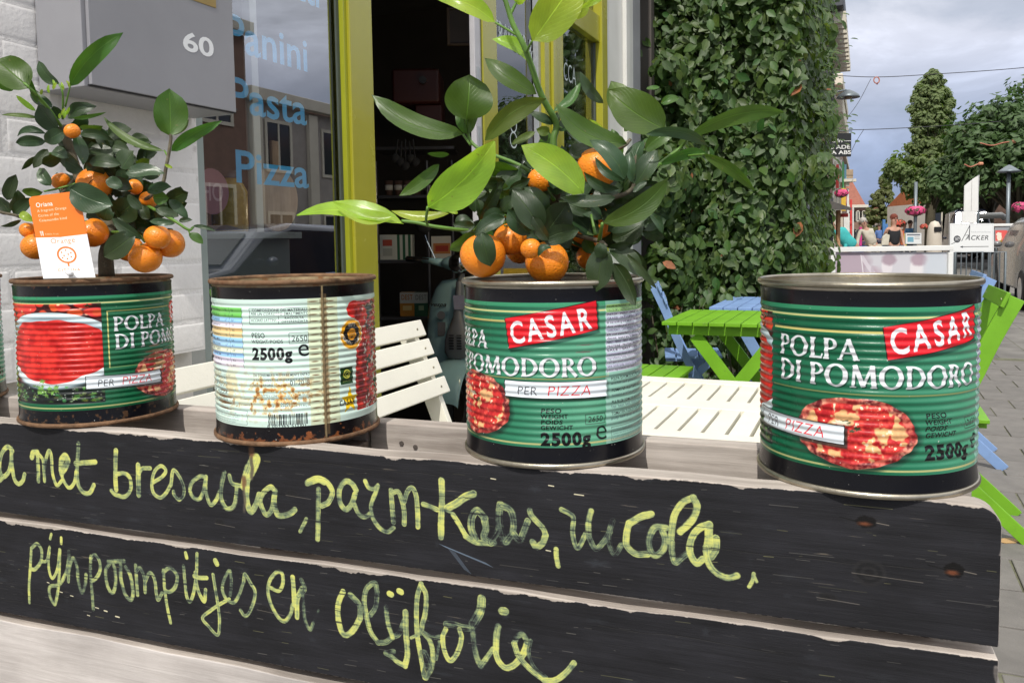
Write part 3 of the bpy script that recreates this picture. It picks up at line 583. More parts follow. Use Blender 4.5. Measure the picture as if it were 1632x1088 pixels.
for k,c in CANV.items():
    M=imgmat('tin_print_'+k,c.A,rough=.3,coat=.1)
    t=M.node_tree; b=t.nodes['Principled BSDF']; b.inputs['Coat Roughness'].default_value=.08; b.inputs['Metallic'].default_value=.0; b.inputs['Specular IOR Level'].default_value=.36
    tcn=N(t,'ShaderNodeTexCoord'); nn=N(t,'ShaderNodeTexNoise',i_Scale=9.,i_Detail=6.); t.links.new(tcn.outputs['Object'],nn.inputs['Vector'])
    rr=N(t,'ShaderNodeMapRange',i_3=.14,i_4=.42); t.links.new(nn.outputs[0],rr.inputs[0]); t.links.new(rr.outputs[0],b.inputs['Roughness'])
    n4=N(t,'ShaderNodeTexNoise',i_Scale=900.,i_Detail=2.); t.links.new(tcn.outputs['Object'],n4.inputs['Vector']); bp=N(t,'ShaderNodeBump',i_Strength=.25,i_Distance=.0002); t.links.new(n4.outputs[0],bp.inputs['Height']); t.links.new(bp.outputs[0],b.inputs['Normal'])
    n5=N(t,'ShaderNodeTexNoise',i_Scale=420.,i_Detail=2.); t.links.new(tcn.outputs['Object'],n5.inputs['Vector']); sc=ramp(t,n5.outputs[0],[(.74,0),(.78,.7)])
    mm=N(t,'ShaderNodeMixRGB'); lk=b.inputs['Base Color'].links[0].from_socket; t.links.new(sc,mm.inputs[0]); t.links.new(lk,mm.inputs[1]); mm.inputs[2].default_value=(.55,.55,.5,1); t.links.new(mm.outputs[0],b.inputs['Base Color'])
tinm=mat('bare_tin',(.40,.365,.29),rough=.32,metal=.95,var=.18,vs=40,bump=.0002,bs=300,dirt=((.22,.17,.11),45,.62))
rustm=mat('rusty_tin',(.17,.095,.05),rough=.75,metal=.25,var=.45,vs=90,bump=.0012,bs=260,dirt=((.16,.07,.03),60,.55))
rust2=mat('rust_stained_tin',(.30,.23,.14),rough=.5,metal=.6,var=.3,vs=60,bump=.0006,bs=260,dirt=((.25,.12,.05),50,.5))
soilm=mat('potting_soil',(.045,.03,.02),rough=.95,var=.5,vs=60,bump=.004,bs=120,dirt=((.10,.07,.045),90,.55))
goldm=mat('seam_metal',(.36,.27,.15),rough=.45,metal=.7,var=.3,vs=120)
def can_mesh(dent=0.,seed=0):
    n=144; R=.0752; zs=np.concatenate([[.003,.006,.010,.016,.020],np.linspace(.022,.126,19*8+1),[.1285,.132,.136,.1395]])
    rs=[]
    for z in zs:
        r_=R
        if .022<=z<=.126: r_=R-.00098*(.5-.5*math.cos((z-.022)/(.104/19)*2*math.pi))*1.0+.0004
        if z<.007: r_=R+.0005
        if z>.137: r_=R+.0004
        rs.append(r_)
    b=MB(); vs=[]; rr=random.Random(seed); d=[(rr.uniform(0,6.28),rr.uniform(.03,.11),rr.uniform(.0006,.0016)*dent) for _ in range(5)]
    for r_,z in zip(rs,zs):
        for k in range(n):
            a=2*math.pi*k/n; q=r_
            for (da,dz,dd) in d: q-=dd*math.exp(-((math.remainder(a-da,2*math.pi))/.22)**2-((z-dz)/.016)**2)
            vs.append((q*math.cos(a),q*math.sin(a),z))
    fs=[];uv=[]
    for i in range(len(zs)-1):
        for k in range(n):
            fs.append((i*n+k,i*n+(k+1)%n,(i+1)*n+(k+1)%n,(i+1)*n+k)); v0,v1=zs[i]/CZ,zs[i+1]/CZ; u0,u1=k/n,(k+1)/n; uv+=[(u0,v0),(u1,v0),(u1,v1),(u0,v1)]
    b.add(vs,fs); return b,uv
def bead(r,z,rr=.0018,h=.0022,n=14):
    return [(r+rr*math.cos(a),z+h*math.sin(a)) for a in np.linspace(0,2*math.pi,n)]
ZT=1.0227
def make_can(X,Y,phic,print_,label,rim,basem,soil=True,seam=None,dent=0.,seed=0,lid=False):
    a_c=math.atan2(-Y,-X); rot=a_c-math.radians(phic+120)
    t=thing('tomato_tin',label,'tin can',None,(X,Y,ZT),group='large catering tins standing in a row on the pallet',rot=rot); OFF[t]=Matrix.Identity(4)
    b,uv=can_mesh(dent,seed); b.build('body',MATS['tin_print_'+print_],t,smooth=True,rawuv=uv)
    r=MB().lathe(bead(.0760,.1437),n=112); r.build('top_rim',rim,t,smooth=True)
    MB().lathe(bead(.0762,.0022,.0016),n=112).build('bottom_rim',basem,t,smooth=True)
    iw=MB(); iw.lathe([(.0745,.1425),(.0741,.1300),(.0741,.123),(.0741,.03)],n=96); iw.build('inner_wall',rim if rim is not rustm else rust2,t,smooth=True)
    if soil:
        s=MB(); rr=random.Random(seed+3); vs=[(0,0,.126)]; fs=[]; K=40
        for j in range(1,9):
            for k in range(K): q=.0738*j/8; vs.append((q*math.cos(6.2832*k/K),q*math.sin(6.2832*k/K),.124+rr.uniform(-.002,.003)+.003*(1-j/8)))
        for k in range(K): fs.append((0,1+k,1+(k+1)%K))
        for j in range(7):
            for k in range(K): fs.append((1+j*K+k,1+(j+1)*K+k,1+(j+1)*K+(k+1)%K,1+j*K+(k+1)%K))
        s.add(vs,fs); s.build('soil',soilm,t,smooth=True)
    else: MB().lathe([(0.0001,.1305),(.05,.1302),(.070,.131),(.0741,.132)],n=96).build('inner_floor',tinm,t,smooth=True)
    if seam is not None:
        a=math.radians(seam+120); b=MB(); c=Vector((math.cos(a),math.sin(a),0)); tt=Vector((-c.y,c.x,0))
        b.box(c*.0753+Vector((0,0,.0725))-tt*.0013,(.0016,.0017,.136),Matrix((c,tt,(0,0,1))).transposed())
        b.build('seam',goldm,t,bevel=.0003)
    return t
make_can(-.690,.955,36,'A','worn green tomato tin cut off by the left edge of the photo',rustm,rustm,dent=1,seed=1)
can1=make_can(-.4438,.8643,-10.5,'A','green tomato tin holding the smaller orange tree beside the letterbox',rustm,rustm,dent=1.,seed=2)
make_can(-.2087,.7791,0,'back','pale mint rust-stained tin turned with its back label and barcode forward',rustm,rustm,soil=False,seam=19,dent=.6,seed=4)
can3=make_can(.0347,.6943,87,'C','green tomato tin in the middle of the row holding the larger orange tree',tinm,tinm,dent=.4,seed=5)
make_can(.2651,.6079,49,'B','bright green tomato tin without a plant on the right corner of the pallet',tinm,tinm,soil=False,dent=.3,seed=6)
# ================================================================ painted pallet crate
PPM=3000; BU0,BU1=-.86,.3245
def UZ(pts,org,sc):
    o=[]
    for p in pts:
        x=org[0]+p[0]/sc; y=org[1]+p[1]/sc; q=onq(x,y,-.072,FC); o.append((q.x,q.z))
    return o
R1=((0,680),6.528);R2=((240,690),6.528);R3=((470,730),6.528);R4=((650,750),6.528);R5=((880,780),4.8)
S1=((30,840),6.528);S2=((240,860),5.829);S3=((510,910),6.112);S4=((680,940),6.528)
# each brush stroke: region, width in photo px, start density, end density, points
STR1=[(R1,7,.8,.6,[(130,250),(80,205),(20,270),(-5,380),(5,480),(45,515),(100,440),(118,300)]),(R1,7,.6,.7,[(118,225),(125,400),(150,540),(190,590),(235,560),(255,490)]),(R1,7,.6,.6,[(-60,560),(-10,560),(40,510)]),
(R1,9,1,.9,[(330,315),(345,265),(385,260)]),(R1,7,.95,.5,[(388,265),(395,400),(400,560)]),(R1,6,1,.5,[(405,285),(445,340),(455,440),(465,560)]),(R1,6,.5,1,[(465,420),(480,320),(510,245),(535,310),(545,480),(590,605),(640,560)]),
(R1,10,.8,.8,[(640,480),(690,400),(705,350),(675,300),(640,350),(635,450)]),(R1,6,.8,.9,[(630,440),(655,540),(715,630),(770,580),(790,470)]),(R1,7.5,.4,.9,[(815,175),(810,300),(800,450),(815,600),(870,680),(930,685),(975,605)]),(R1,8,.8,1,[(785,378),(870,372),(990,365)]),
(R1,8,.7,1,[(1205,245),(1200,400),(1200,540),(1208,650)]),(R1,7,.9,.5,[(1200,490),(1290,482),(1350,530),(1358,640),(1300,722),(1200,700),(1160,660)]),(R1,9,.7,.4,[(1438,400),(1440,550),(1445,705)]),(R1,7,.8,.9,[(1445,480),(1480,432),(1560,428)]),
(R2,6,1,.7,[(25,510),(120,450),(158,385),(105,340),(40,400),(12,520),(30,620),(100,668),(160,620),(210,530)]),(R2,6,.7,.4,[(210,540),(235,385),(300,450),(345,560),(340,650),(292,688),(245,640),(238,605)]),
(R2,6.5,.7,.6,[(575,455),(510,450),(430,510),(410,600),(450,670),(510,680),(550,600),(572,470)]),(R2,6.5,.7,.7,[(575,450),(575,600),(620,740),(680,695),(720,600)]),(R2,7,.35,.8,[(768,405),(735,560),(735,680),(790,780),(860,760),(890,650),(895,540)]),(R2,7,.5,.8,[(820,440),(850,520),(950,550)]),
(R2,10,.9,.9,[(965,560),(990,400),(1045,290),(1090,235),(1110,280),(1065,390),(1015,480)]),(R2,10,.9,.8,[(1010,480),(1000,560),(1000,700),(1040,815),(1090,750),(1130,640)]),(R2,12,.9,.8,[(1060,260),(1040,360),(1010,440)]),
(R2,8,.7,.7,[(1290,600),(1250,560),(1180,610),(1140,700),(1170,800),(1210,845),(1260,790),(1288,650)]),(R2,9,.6,.7,[(1295,600),(1282,700),(1310,830),(1350,858),(1440,840),(1500,795)]),(R2,6,.7,.8,[(1130,650),(1100,700)]),(R2,6.5,.6,.8,[(1620,890),(1590,950),(1555,1020)]),
(R3,8,.6,.9,[(245,320),(242,500),(240,700),(235,840)]),(R3,11,.9,1,[(130,255),(235,215),(300,240)]),(R3,9,1,.7,[(240,215),(330,245),(388,350),(350,450),(280,490)]),
(R3,8.5,.6,.7,[(635,330),(590,260),(520,240),(462,330),(470,460),(530,530),(590,470),(625,370)]),(R3,7.5,.6,.8,[(615,470),(660,570),(720,608),(785,570)]),(R3,7,.7,.5,[(730,235),(770,305),(830,315),(862,285),(820,400),(790,500),(810,620),(880,720),(960,762),(1025,720)]),
(R3,8,.8,.4,[(998,330),(1010,500),(1025,660)]),(R3,8,.8,.6,[(1010,360),(1070,345),(1110,430),(1135,550),(1135,680)]),(R3,8,.5,.8,[(1135,450),(1170,340),(1218,305),(1258,380),(1275,550),(1280,710)]),(R3,10,.8,.8,[(1525,230),(1530,450),(1520,650),(1520,820)]),
(R4,8,.6,.9,[(160,345),(230,370),(300,400)]),(R4,12,.9,.6,[(415,385),(500,340),(600,270),(680,240)]),(R4,8,.7,1,[(470,455),(530,550),(600,670)]),(R4,9,.7,.45,[(600,675),(700,735),(800,745),(900,745)]),(R4,4,.4,.5,[(380,405),(470,440)]),
(R4,11,.5,.5,[(800,490),(720,410),(665,480),(660,600),(700,700)]),(R4,11,.4,.4,[(795,500),(810,600),(790,690),(860,745)]),(R4,10,.3,.3,[(860,740),(930,640),(950,560)]),(R4,11,.55,.25,[(960,350),(945,480),(960,600),(1000,740)]),(R4,11,.4,.25,[(970,360),(1060,400),(1100,520),(1090,640),(1020,740)]),(R4,10,.25,.5,[(1090,640),(1160,720),(1200,640),(1245,520)]),
(R4,9,.5,.9,[(1265,410),(1290,470),(1400,590),(1432,670)]),(R4,10,.7,.5,[(1432,670),(1400,750),(1335,790),(1295,735)]),(R4,8,1,.9,[(1540,810),(1545,900),(1562,985)]),
(R5,8,.5,.6,[(70,150),(130,180),(162,215),(155,320),(172,410),(200,440),(255,335)]),(R5,9,.7,.3,[(295,160),(275,250),(280,360)]),(R5,9,.3,.4,[(280,360),(330,450),(390,400),(440,320)]),(R5,8,.15,.5,[(460,235),(430,350),(445,440),(480,490),(530,420)]),
(R5,11,.8,.8,[(755,185),(680,205),(590,255)]),(R5,10,.9,.6,[(585,255),(565,350),(570,430),(640,490),(730,490)]),(R5,10,.6,.6,[(870,290),(790,285),(745,360),(745,450),(790,500),(850,450),(862,370),(840,310)]),
(R5,10,.6,.8,[(905,400),(915,300),(935,190),(1000,95),(1080,60)]),(R5,11,.7,1,[(1080,60),(1108,130),(1070,230),(980,320)]),(R5,9,.5,.4,[(912,400),(915,480),(940,555),(1000,510),(1045,475)]),
(R5,11,.9,.8,[(1200,260),(1120,295),(1065,370),(1052,470),(1100,560),(1150,530)]),(R5,12,.9,.9,[(1200,270),(1195,380),(1180,470)]),(R5,12,.8,.7,[(1250,370),(1250,450),(1215,510)]),(R5,10,.9,.7,[(1175,440),(1190,540),(1240,620),(1330,670),(1410,655)]),(R5,6,.7,.8,[(1540,640),(1532,690),(1505,740)]),(R5,5,.8,.7,[(1545,660),(1562,700)])]
STR2=[(S1,5,.6,1,[(130,215),(120,400),(106,600),(110,780)]),(S1,6,.6,.6,[(135,210),(190,170),(235,240),(228,350),(170,430),(125,430)]),(S1,5,.8,.8,[(240,355),(290,340),(320,205),(308,350),(320,470),(352,525),(400,430),(425,230)]),(S1,5.5,.8,.5,[(427,230),(422,400),(412,600),(392,740),(368,795),(320,700),(325,612),(420,590),(490,470),(515,340)]),
(S1,5.5,.4,.5,[(520,245),(520,400),(515,560)]),(S1,6,.6,.5,[(515,460),(560,320),(602,400),(620,560),(655,675),(690,590),(700,490)]),(S1,5,1,1,[(337,70),(325,118)]),(S1,5,1,1,[(440,108),(440,165)]),(S1,5.5,.5,.4,[(750,300),(745,450),(760,650),(775,850)]),(S1,6,.5,.6,[(745,320),(790,282),(840,350),(845,450),(800,530),(755,560)]),
(S1,6,.6,.6,[(950,365),(902,450),(920,600),(970,680),(1005,600),(1003,450),(985,390)]),(S1,7,.5,.5,[(930,352),(1095,350)]),(S1,6.5,.5,.6,[(1058,390),(1060,520),(1100,680),(1160,750),(1187,680),(1160,500),(1110,410)]),(S1,6,.5,.5,[(1215,390),(1225,550),(1235,700)]),(S1,6,.5,.6,[(1225,450),(1260,420),(1305,520),(1315,670)]),(S1,6,.5,.7,[(1315,560),(1360,470),(1410,530),(1430,680),(1448,750),(1490,680)]),
(S2,5.5,.6,.8,[(118,280),(130,450),(150,600),(185,765)]),(S2,6.5,.5,.6,[(115,300),(180,258),(245,330),(230,430),(180,478),(140,470)]),(S2,5.5,.4,.8,[(305,240),(320,400),(335,520),(365,570),(400,480),(425,300),(430,125)]),(S2,6,1,1,[(325,120),(335,162)]),(S2,6,.5,.7,[(415,300),(430,430),(470,530),(500,565),(510,460)]),(S2,7,.7,.9,[(405,335),(450,350),(520,352)]),
(S2,5.5,.5,.8,[(580,320),(600,450),(628,620),(640,760),(622,878),(540,800),(482,720),(560,650),(650,590),(730,545)]),(S2,8,1,1,[(600,190),(615,222)]),(S2,5.5,.3,.6,[(738,510),(750,400),(735,282),(690,350),(665,450),(700,540),(770,580),(820,510),(865,380)]),(S2,6,.6,.5,[(862,390),(875,315),(930,400),(970,480),(955,580),(910,680),(870,700),(835,650)]),
(S2,6,.9,.6,[(1110,440),(1190,470),(1228,400),(1220,310),(1170,298),(1110,370),(1090,470),(1120,600),(1190,720),(1250,750),(1300,680),(1318,600)]),(S2,8,1,.8,[(1318,345),(1328,450),(1335,600)]),(S2,8,1,.7,[(1360,715),(1362,560),(1400,450)]),(S2,7,.4,.5,[(1400,370),(1430,460),(1370,520)]),(S2,5.5,.3,.4,[(1412,500),(1420,600),(1435,740),(1480,828),(1510,770)]),(S2,5,.1,.05,[(1510,770),(1560,650)]),
(S3,9,1,.8,[(225,195),(180,300),(175,450),(210,580),(255,618),(330,560),(390,450)]),(S3,9,.4,.5,[(390,450),(385,330),(295,225)]),(S3,8,.3,.4,[(490,420),(540,340),(555,200)]),(S3,8,.4,.8,[(555,200),(532,112),(455,165),(430,280),(450,420),(490,580),(565,690)]),(S3,8,.4,.3,[(565,690),(640,685),(700,640),(770,600),(820,480)]),
(S3,8,.3,.9,[(640,345),(660,500),(705,640)]),(S3,9,.4,.9,[(830,395),(835,600),(850,800),(825,915)]),(S3,8,.9,.2,[(825,915),(760,880),(690,820),(640,790),(715,775)]),(S3,9,1,1,[(675,215),(695,225)]),(S3,9,.9,.9,[(770,190),(790,200)]),
(S3,8,.6,1,[(985,120),(950,230),(938,380),(945,600),(985,850),(1020,1030)]),(S3,8,.8,.5,[(990,140),(1032,230),(1025,400),(995,520),(985,600)]),(S3,8,.7,.8,[(1030,1030),(1085,930),(1097,800),(1070,680),(1010,600)]),(S3,5,.5,.5,[(885,645),(935,620)]),(S3,6,.4,.4,[(1010,595),(1100,638),(1180,628)]),(S3,5,.3,.2,[(1160,680),(1130,850)]),(S3,14,.3,.3,[(1010,800),(1050,900),(1030,1000)]),
(S3,8,1,.8,[(1225,560),(1195,640),(1215,780),(1270,865),(1340,780),(1375,650),(1355,560)]),(S3,10,.15,.1,[(1230,510),(1300,515),(1370,540),(1440,550)]),
(S4,14,.9,.2,[(570,90),(560,200),(510,300),(480,350)]),(S4,9,.2,.6,[(478,400),(490,550),(515,680),(560,785)]),(S4,8,.6,.6,[(560,785),(610,720),(690,610)]),(S4,10,.3,1,[(740,375),(722,500),(720,640)]),(S4,10,1,.9,[(715,640),(745,730),(810,800),(880,790),(950,735),(1015,640),(1045,550)]),(S4,9,.5,.3,[(1045,540),(1000,460),(940,480),(908,550)]),(S4,9,.6,.9,[(908,550),(945,660),(1000,740),(1100,840),(1220,930)]),(S4,6,.25,.2,[(1080,520),(1060,660),(1120,800),(1240,900)]),(S4,9,.9,.7,[(1220,935),(1340,930),(1450,850),(1530,755)]),(S4,13,.9,.9,[(785,215),(815,220)])]
def board_canvas(z0,z1,strokes,seed,marks=(),cut=None):
    w=int((BU1-BU0)*PPM); h=int((z1-z0)*PPM); C=Canvas(w,h,(33,33,36)); r=np.random.RandomState(seed)
    g=vnoise(h,w,5,seed,4,aspect=34); g2=vnoise(h,w,40,seed+1,4,aspect=3); Y,X=np.mgrid[0:h,0:w]
    C.A[...,:3]*=(.66+.55*g2+.34*(g-.5))[...,None]; C.A[...,2]*=1.03
    # paint rubbed off along the grain
    k=np.clip((g-.80)/.03,0,1)*np.clip((vnoise(h,w,60,seed+7,3,2)-.50)/.1,0,1); C.A[...,:3]=C.A[...,:3]*(1-k[...,None]*.5)+np.array([.55,.50,.42])*k[...,None]*.5
    for i in range(int(w/15)):
        x=r.uniform(0,w); y=r.uniform(.05*h,h*.95); L=r.uniform(3,34)*(1+2*(r.rand()<.12)); C.line([(x,y),(x+L,y+r.uniform(-1,1))],r.uniform(.6,1.5),(165,160,145) if r.rand()<.7 else (200,196,120),r.uniform(.15,.6))
    for i in range(9):   # long dry cracks
        x=r.uniform(0,w*.8); y=r.uniform(.1*h,.9*h); L=r.uniform(150,700); P=[(x+t*L,y+3*math.sin(t*9+i)+t*r.uniform(-4,4)) for t in np.linspace(0,1,12)]; C.line(P,1.3,(14,14,16),.8); C.line([(a,b+1.3) for a,b in P],.7,(120,116,104),.35)
    for i in range(60):  # faint chalk smudges
        x=r.uniform(0,w);y=r.uniform(0,h); C.ell(x,y,r.uniform(4,30),r.uniform(2,8),(90,100,108),r.uniform(.05,.22),soft=8,nz=.3)
    tb=vnoise(h,w,18,seed+3,4)
    for (org,wd,d0,d1,pts) in strokes:
        q=np.array(UZ(catmull(pts,7),*org)); P=np.stack([(q[:,0]-BU0)*PPM,(z1-q[:,1])*PPM],1)
        # brush width: photo px -> metres on the board
        mid=UZ([pts[len(pts)//2],(pts[len(pts)//2][0],pts[len(pts)//2][1]+10)],*org); ppx=abs(mid[1][1]-mid[0][1])*PPM/(10/org[1]); W_=wd*ppx*1.04
        X0,Y0,XX,YY=C.grid(P[:,0].min()-W_,P[:,1].min()-W_,P[:,0].max()+W_,P[:,1].max()+W_)
        if XX.size==0: continue
        best=np.full(XX.shape,1e9); sg=np.zeros(XX.shape); ss=np.zeros(XX.shape); acc=0; tot=np.sum(np.hypot(*(P[1:]-P[:-1]).T))
        for i in range(len(P)-1):
            d=P[i+1]-P[i]; L=max(math.hypot(*d),1e-6); t=np.clip(((XX-P[i,0])*d[0]+(YY-P[i,1])*d[1])/L/L,0,1); ex=XX-P[i,0]-t*d[0]; ey=YY-P[i,1]-t*d[1]; dd=np.hypot(ex,ey); m_=dd<best
            best=np.where(m_,dd,best); sg=np.where(m_,np.sign(d[0]*ey-d[1]*ex)*dd,sg); ss=np.where(m_,acc+t*L,ss); acc+=L
        s1=r.uniform(0,50); ph_=sg/W_*2
        T=r.rand(64); ii=(ph_*9+16+s1)%63; i0=ii.astype(int); st=T[i0]*(1-(ii-i0))+T[(i0+1)%64]*(ii-i0)
        n=tb[Y0:Y0+XX.shape[0],X0:X0+XX.shape[1]]; gg=g[Y0:Y0+XX.shape[0],X0:X0+XX.shape[1]]
        den=(d0+(d1-d0)*ss/max(tot,1)); den=den*.86+.42*(st-.5)+.95*(n-.5)+.55*(gg-.5)
        edge=np.clip((W_/2*(1+.16*(n-.5)*2+.10*(st-.5))-best)/1.6+.5,0,1)
        den=np.clip(den,0.02,1.05); cr=np.array([[44,46,48],[84,98,84],[138,152,108],[186,194,118],[212,213,114]])/255.
        idx=np.clip(den*4,0,3.999); j=idx.astype(int); f=(idx-j)[...,None]; col=cr[j]*(1-f)+cr[np.minimum(j+1,4)]*f
        k=edge*np.clip(den*7,0,1)*.97; k=np.where(gg<.27,k*.4,k)
        C.blend(X0,Y0,k.astype(np.float32),col)
    for (px,py,rx,ry,kind) in marks:
        q=onq(px,py,-.072,FC); x=(q.x-BU0)*PPM; y=(z1-q.z)*PPM; s_=PPM*.00046
        if kind=='hole':
            C.ell(x,y,rx*1.9*s_,ry*1.5*s_,(44,43,45),.35,soft=14,nz=.02); C.ell(x,y,rx*s_,ry*s_,(10,8,8),1,soft=3,nz=.05); C.ell(x-3,y+ry*.35*s_,rx*.62*s_,ry*.34*s_,(118,66,40),.85,soft=5,nz=.06)
            C.line([(x+rx*s_,y),(x+rx*2.2*s_,y+3)],1.6,(150,140,125),.8); C.line([(x-rx*s_,y),(x-rx*2.6*s_,y-5)],2,(10,10,10),.9)
        elif kind=='knot':
            for q_ in(1,.75,.5,.28): C.ell(x,y,rx*q_*s_,ry*q_*s_,(18,18,20) if q_ in(.75,.28) else (38,37,38),.7,soft=4,nz=.025)
            C.line([(x-rx*s_,y+4),(x+rx*3*s_,y+8)],1.4,(140,132,120),.7)
        elif kind=='rust':
            for i in range(40):
                yy=y+i*ry*s_/40; C.ell(x+1.4*math.sin(i*.3)+r.uniform(-1,1),yy,rx*s_*(1.3 if i<10 else .7),6,(112,78,54) if i<14 else (88,80,70),.35,soft=5)
        elif kind=='fleck':
            C.line([(x,y),(x+rx*s_,y+1)],ry*s_,(222,214,180),.95)
        elif kind=='scr':
            for i in range(5): C.line([(x+i*4,y+i*1.5),(x+i*4+rx*s_,y+ry*s_+i*2)],1.2,(120,140,160),.55)
    # bare timber where the paint has worn off the upper arris
    prof=vnoise(2,w,60,seed+11,4)[0]; pr2=vnoise(2,w,7,seed+12,2)[0]; ed=(np.clip(prof-.5,0,1)*26+np.clip(pr2-.5,0,1)*6+.8)
    k=np.clip(ed[None,:]-Y,0,1)[...,None]; wood=np.array([.70,.66,.62])*(.75+.4*g[...,None]); C.A[...,:3]=C.A[...,:3]*(1-k)+wood*k
    k=np.clip(2.5-(h-Y),0,1)[...,None]*(pr2[None,:,None]>.5); C.A[...,:3]=C.A[...,:3]*(1-k)+wood*k*.8
    if cut: # worn right-hand end
        q=np.clip((X-w+6+5*np.sin(Y/15.))/3,0,1)*(g2>.5); q=q[...,None]*.5; C.A[...,:3]=C.A[...,:3]*(1-q)+wood*q
    M=imgmat('painted_board_%d'%seed,C.A,rough=.5); t=M.node_tree; b=t.nodes['Principled BSDF']; b.inputs['Specular IOR Level'].default_value=.3; tcn=N(t,'ShaderNodeTexCoord'); mp=N(t,'ShaderNodeMapping'); mp.inputs['Scale'].default_value=(9,200,200); t.links.new(tcn.outputs['Object'],mp.inputs[0])
    nn=N(t,'ShaderNodeTexNoise',i_Scale=1.,i_Detail=7.,i_Roughness=.7); t.links.new(mp.outputs[0],nn.inputs['Vector']); bp=N(t,'ShaderNodeBump',i_Strength=.8,i_Distance=.0007); t.links.new(nn.outputs[0],bp.inputs['Height'])
    bw=N(t,'ShaderNodeRGBToBW'); tx=[n for n in t.nodes if n.type=='TEX_IMAGE'][0]; t.links.new(tx.outputs[0],bw.inputs[0]); bp2=N(t,'ShaderNodeBump',i_Strength=.5,i_Distance=.0004); t.links.new(bw.outputs[0],bp2.inputs['Height']); t.links.new(bp.outputs[0],bp2.inputs['Normal']); t.links.new(bp2.outputs[0],b.inputs['Normal'])
    rr=N(t,'ShaderNodeMapRange',i_3=.5,i_4=.78); t.links.new(nn.outputs[0],rr.inputs[0]); t.links.new(rr.outputs[0],b.inputs['Roughness'])
    return M
wood=woodmat('weathered_wood',(.53,.485,.45),(.27,.235,.21),'X'); woodz=woodmat('weathered_wood_end',(.50,.44,.39),(.26,.21,.18),'Y')
woodv=woodmat('old_grey_wood',(.34,.29,.25),(.13,.10,.085),'Z'); woodg=woodmat('bare_grey_wood',(.62,.59,.575),(.42,.39,.375),'X')
crate=thing('pallet_crate','black painted pallet crate with yellow handwriting under the row of tins','pallet crate',FC,(-.26,-.05,0))
def front_board(z0,z1,paint,rnd=(.012,.018),name='front_board',y0=-.072,th=.021,bare=False,wob=0):
    b=MB(); cx,cz=rnd; n=7; out=[(BU0,z0),(BU1,z0)]
    for i in range(n+1):
        a=math.pi/2*i/n; out.append((BU1-.017*(1-math.cos(a)) ,z1-.014*(1-math.sin(a)))) if cx else None
    if not cx: out.append((BU1,z1))
    k=26
    for i in range(k+1):
        u=BU1-.022-(BU1-.022-BU0)*i/k; out.append((u,z1+(.0009*math.sin(i*1.7+wob)+.0006*math.sin(i*.63+wob) if 0<i<k else 0)))
    P=[(u,y0,z) for u,z in out]+[(u,y0+th,z) for u,z in out]; n_=len(out)
    fs=[tuple(range(n_)),tuple(range(n_,2*n_))[::-1]]+[((i+1)%n_,i,n_+i,n_+(i+1)%n_) for i in range(n_)]
    b.add(P,fs); b.mi=[0]+[1]*(len(fs)-1)
    uv=[((p[0]-BU0)/(BU1-BU0),(p[2]-z0)/(z1-z0)) for p in P]; raw=[uv[i] for f in fs for i in f]
    return b.build(name,[paint,wood],crate,rawuv=raw,bevel=.0014)
m1=board_canvas(.9285,1.0227,STR1,21,marks=((1380,831,14,9,'hole'),(1520,908,13,11,'hole'),(1318,950,15,7,'knot'),(465,787,14,8,'knot'),(350,832,12,8,'knot'),(1385,912,24,20,'knot'),(400,712,5,64,'rust'),(388,760,4,70,'rust'),(872,0,1,1,'x'),(870,876,8,2,'fleck'),(782,762,9,2,'fleck'),(874,773,9,2,'fleck'),(915,787,16,2,'fleck'),(700,866,90,24,'scr'),(715,874,30,34,'scr')),cut=True)
m2=board_canvas(.8215,.9205,STR2,33,marks=((420,970,16,9,'knot'),(152,967,9,2.2,'fleck'),(166,972,8,3,'fleck'),(184,981,10,3,'fleck'),(139,979,7,2,'fleck'),(112,948,8,2,'fleck'),(95,942,8,2,'fleck'),(75,927,6,2,'fleck')),cut=True)
front_board(.9285,1.0227,m1,name='front_board'); ob=front_board(.8215,.9205,m2,name='front_board',rnd=(0,0),wob=2)
ob=front_board(.7165,.8135,woodg,name='front_board',wob=4); ob['label']='bare grey board below the painted ones'
for i in range(5): front_board(.7165-.105*(i+1),.8135-.105*(i+1),woodg,name='front_board',wob=5+i)
# inner side: back boards, blocks, spacers
for i,z in enumerate((1.0215,)): MB().mm((BU0,.040,z-.092),(-.208,.062,z)).build('back_board',wood,crate,bevel=.002); MB().mm((-.205,.040,z-.090),(BU1+.002,.062,z+.0005)).build('back_board',wood,crate,bevel=.002)
for z in(.785,.68,.575,.47,.365,.26,.155): MB().mm((BU0,.040,z),(BU1,.062,z+.087)).build('back_board',wood,crate,bevel=.002)
for u in(-.23,-.70,.27): MB().mm((u-.022,-.051,.02),(u+.022,.040,.9905)).build('post',woodv,crate,bevel=.002)
for u in(-.262,-.215): MB().mm((u-.011,-.050,.80),(u+.010,.039,1.003)).build('cross_piece',woodv,crate,bevel=.002)
MB().mm((BU0,-.050,.86),(BU1,.039,.878)).build('shelf_board',woodv,crate,bevel=.002)
nm=mat('nail_steel',(.25,.22,.2),rough=.5,metal=.8)
for (x,y) in((640,706),(662,712)):
    q=onq(x,y,.0395,FC) if x<1500 else onq(x,y,-.0722,FC); MB().tube([(q.x,q.y-.0008,q.z),(q.x,q.y+.002,q.z)],.0024,8).build('nail',nm,crate)
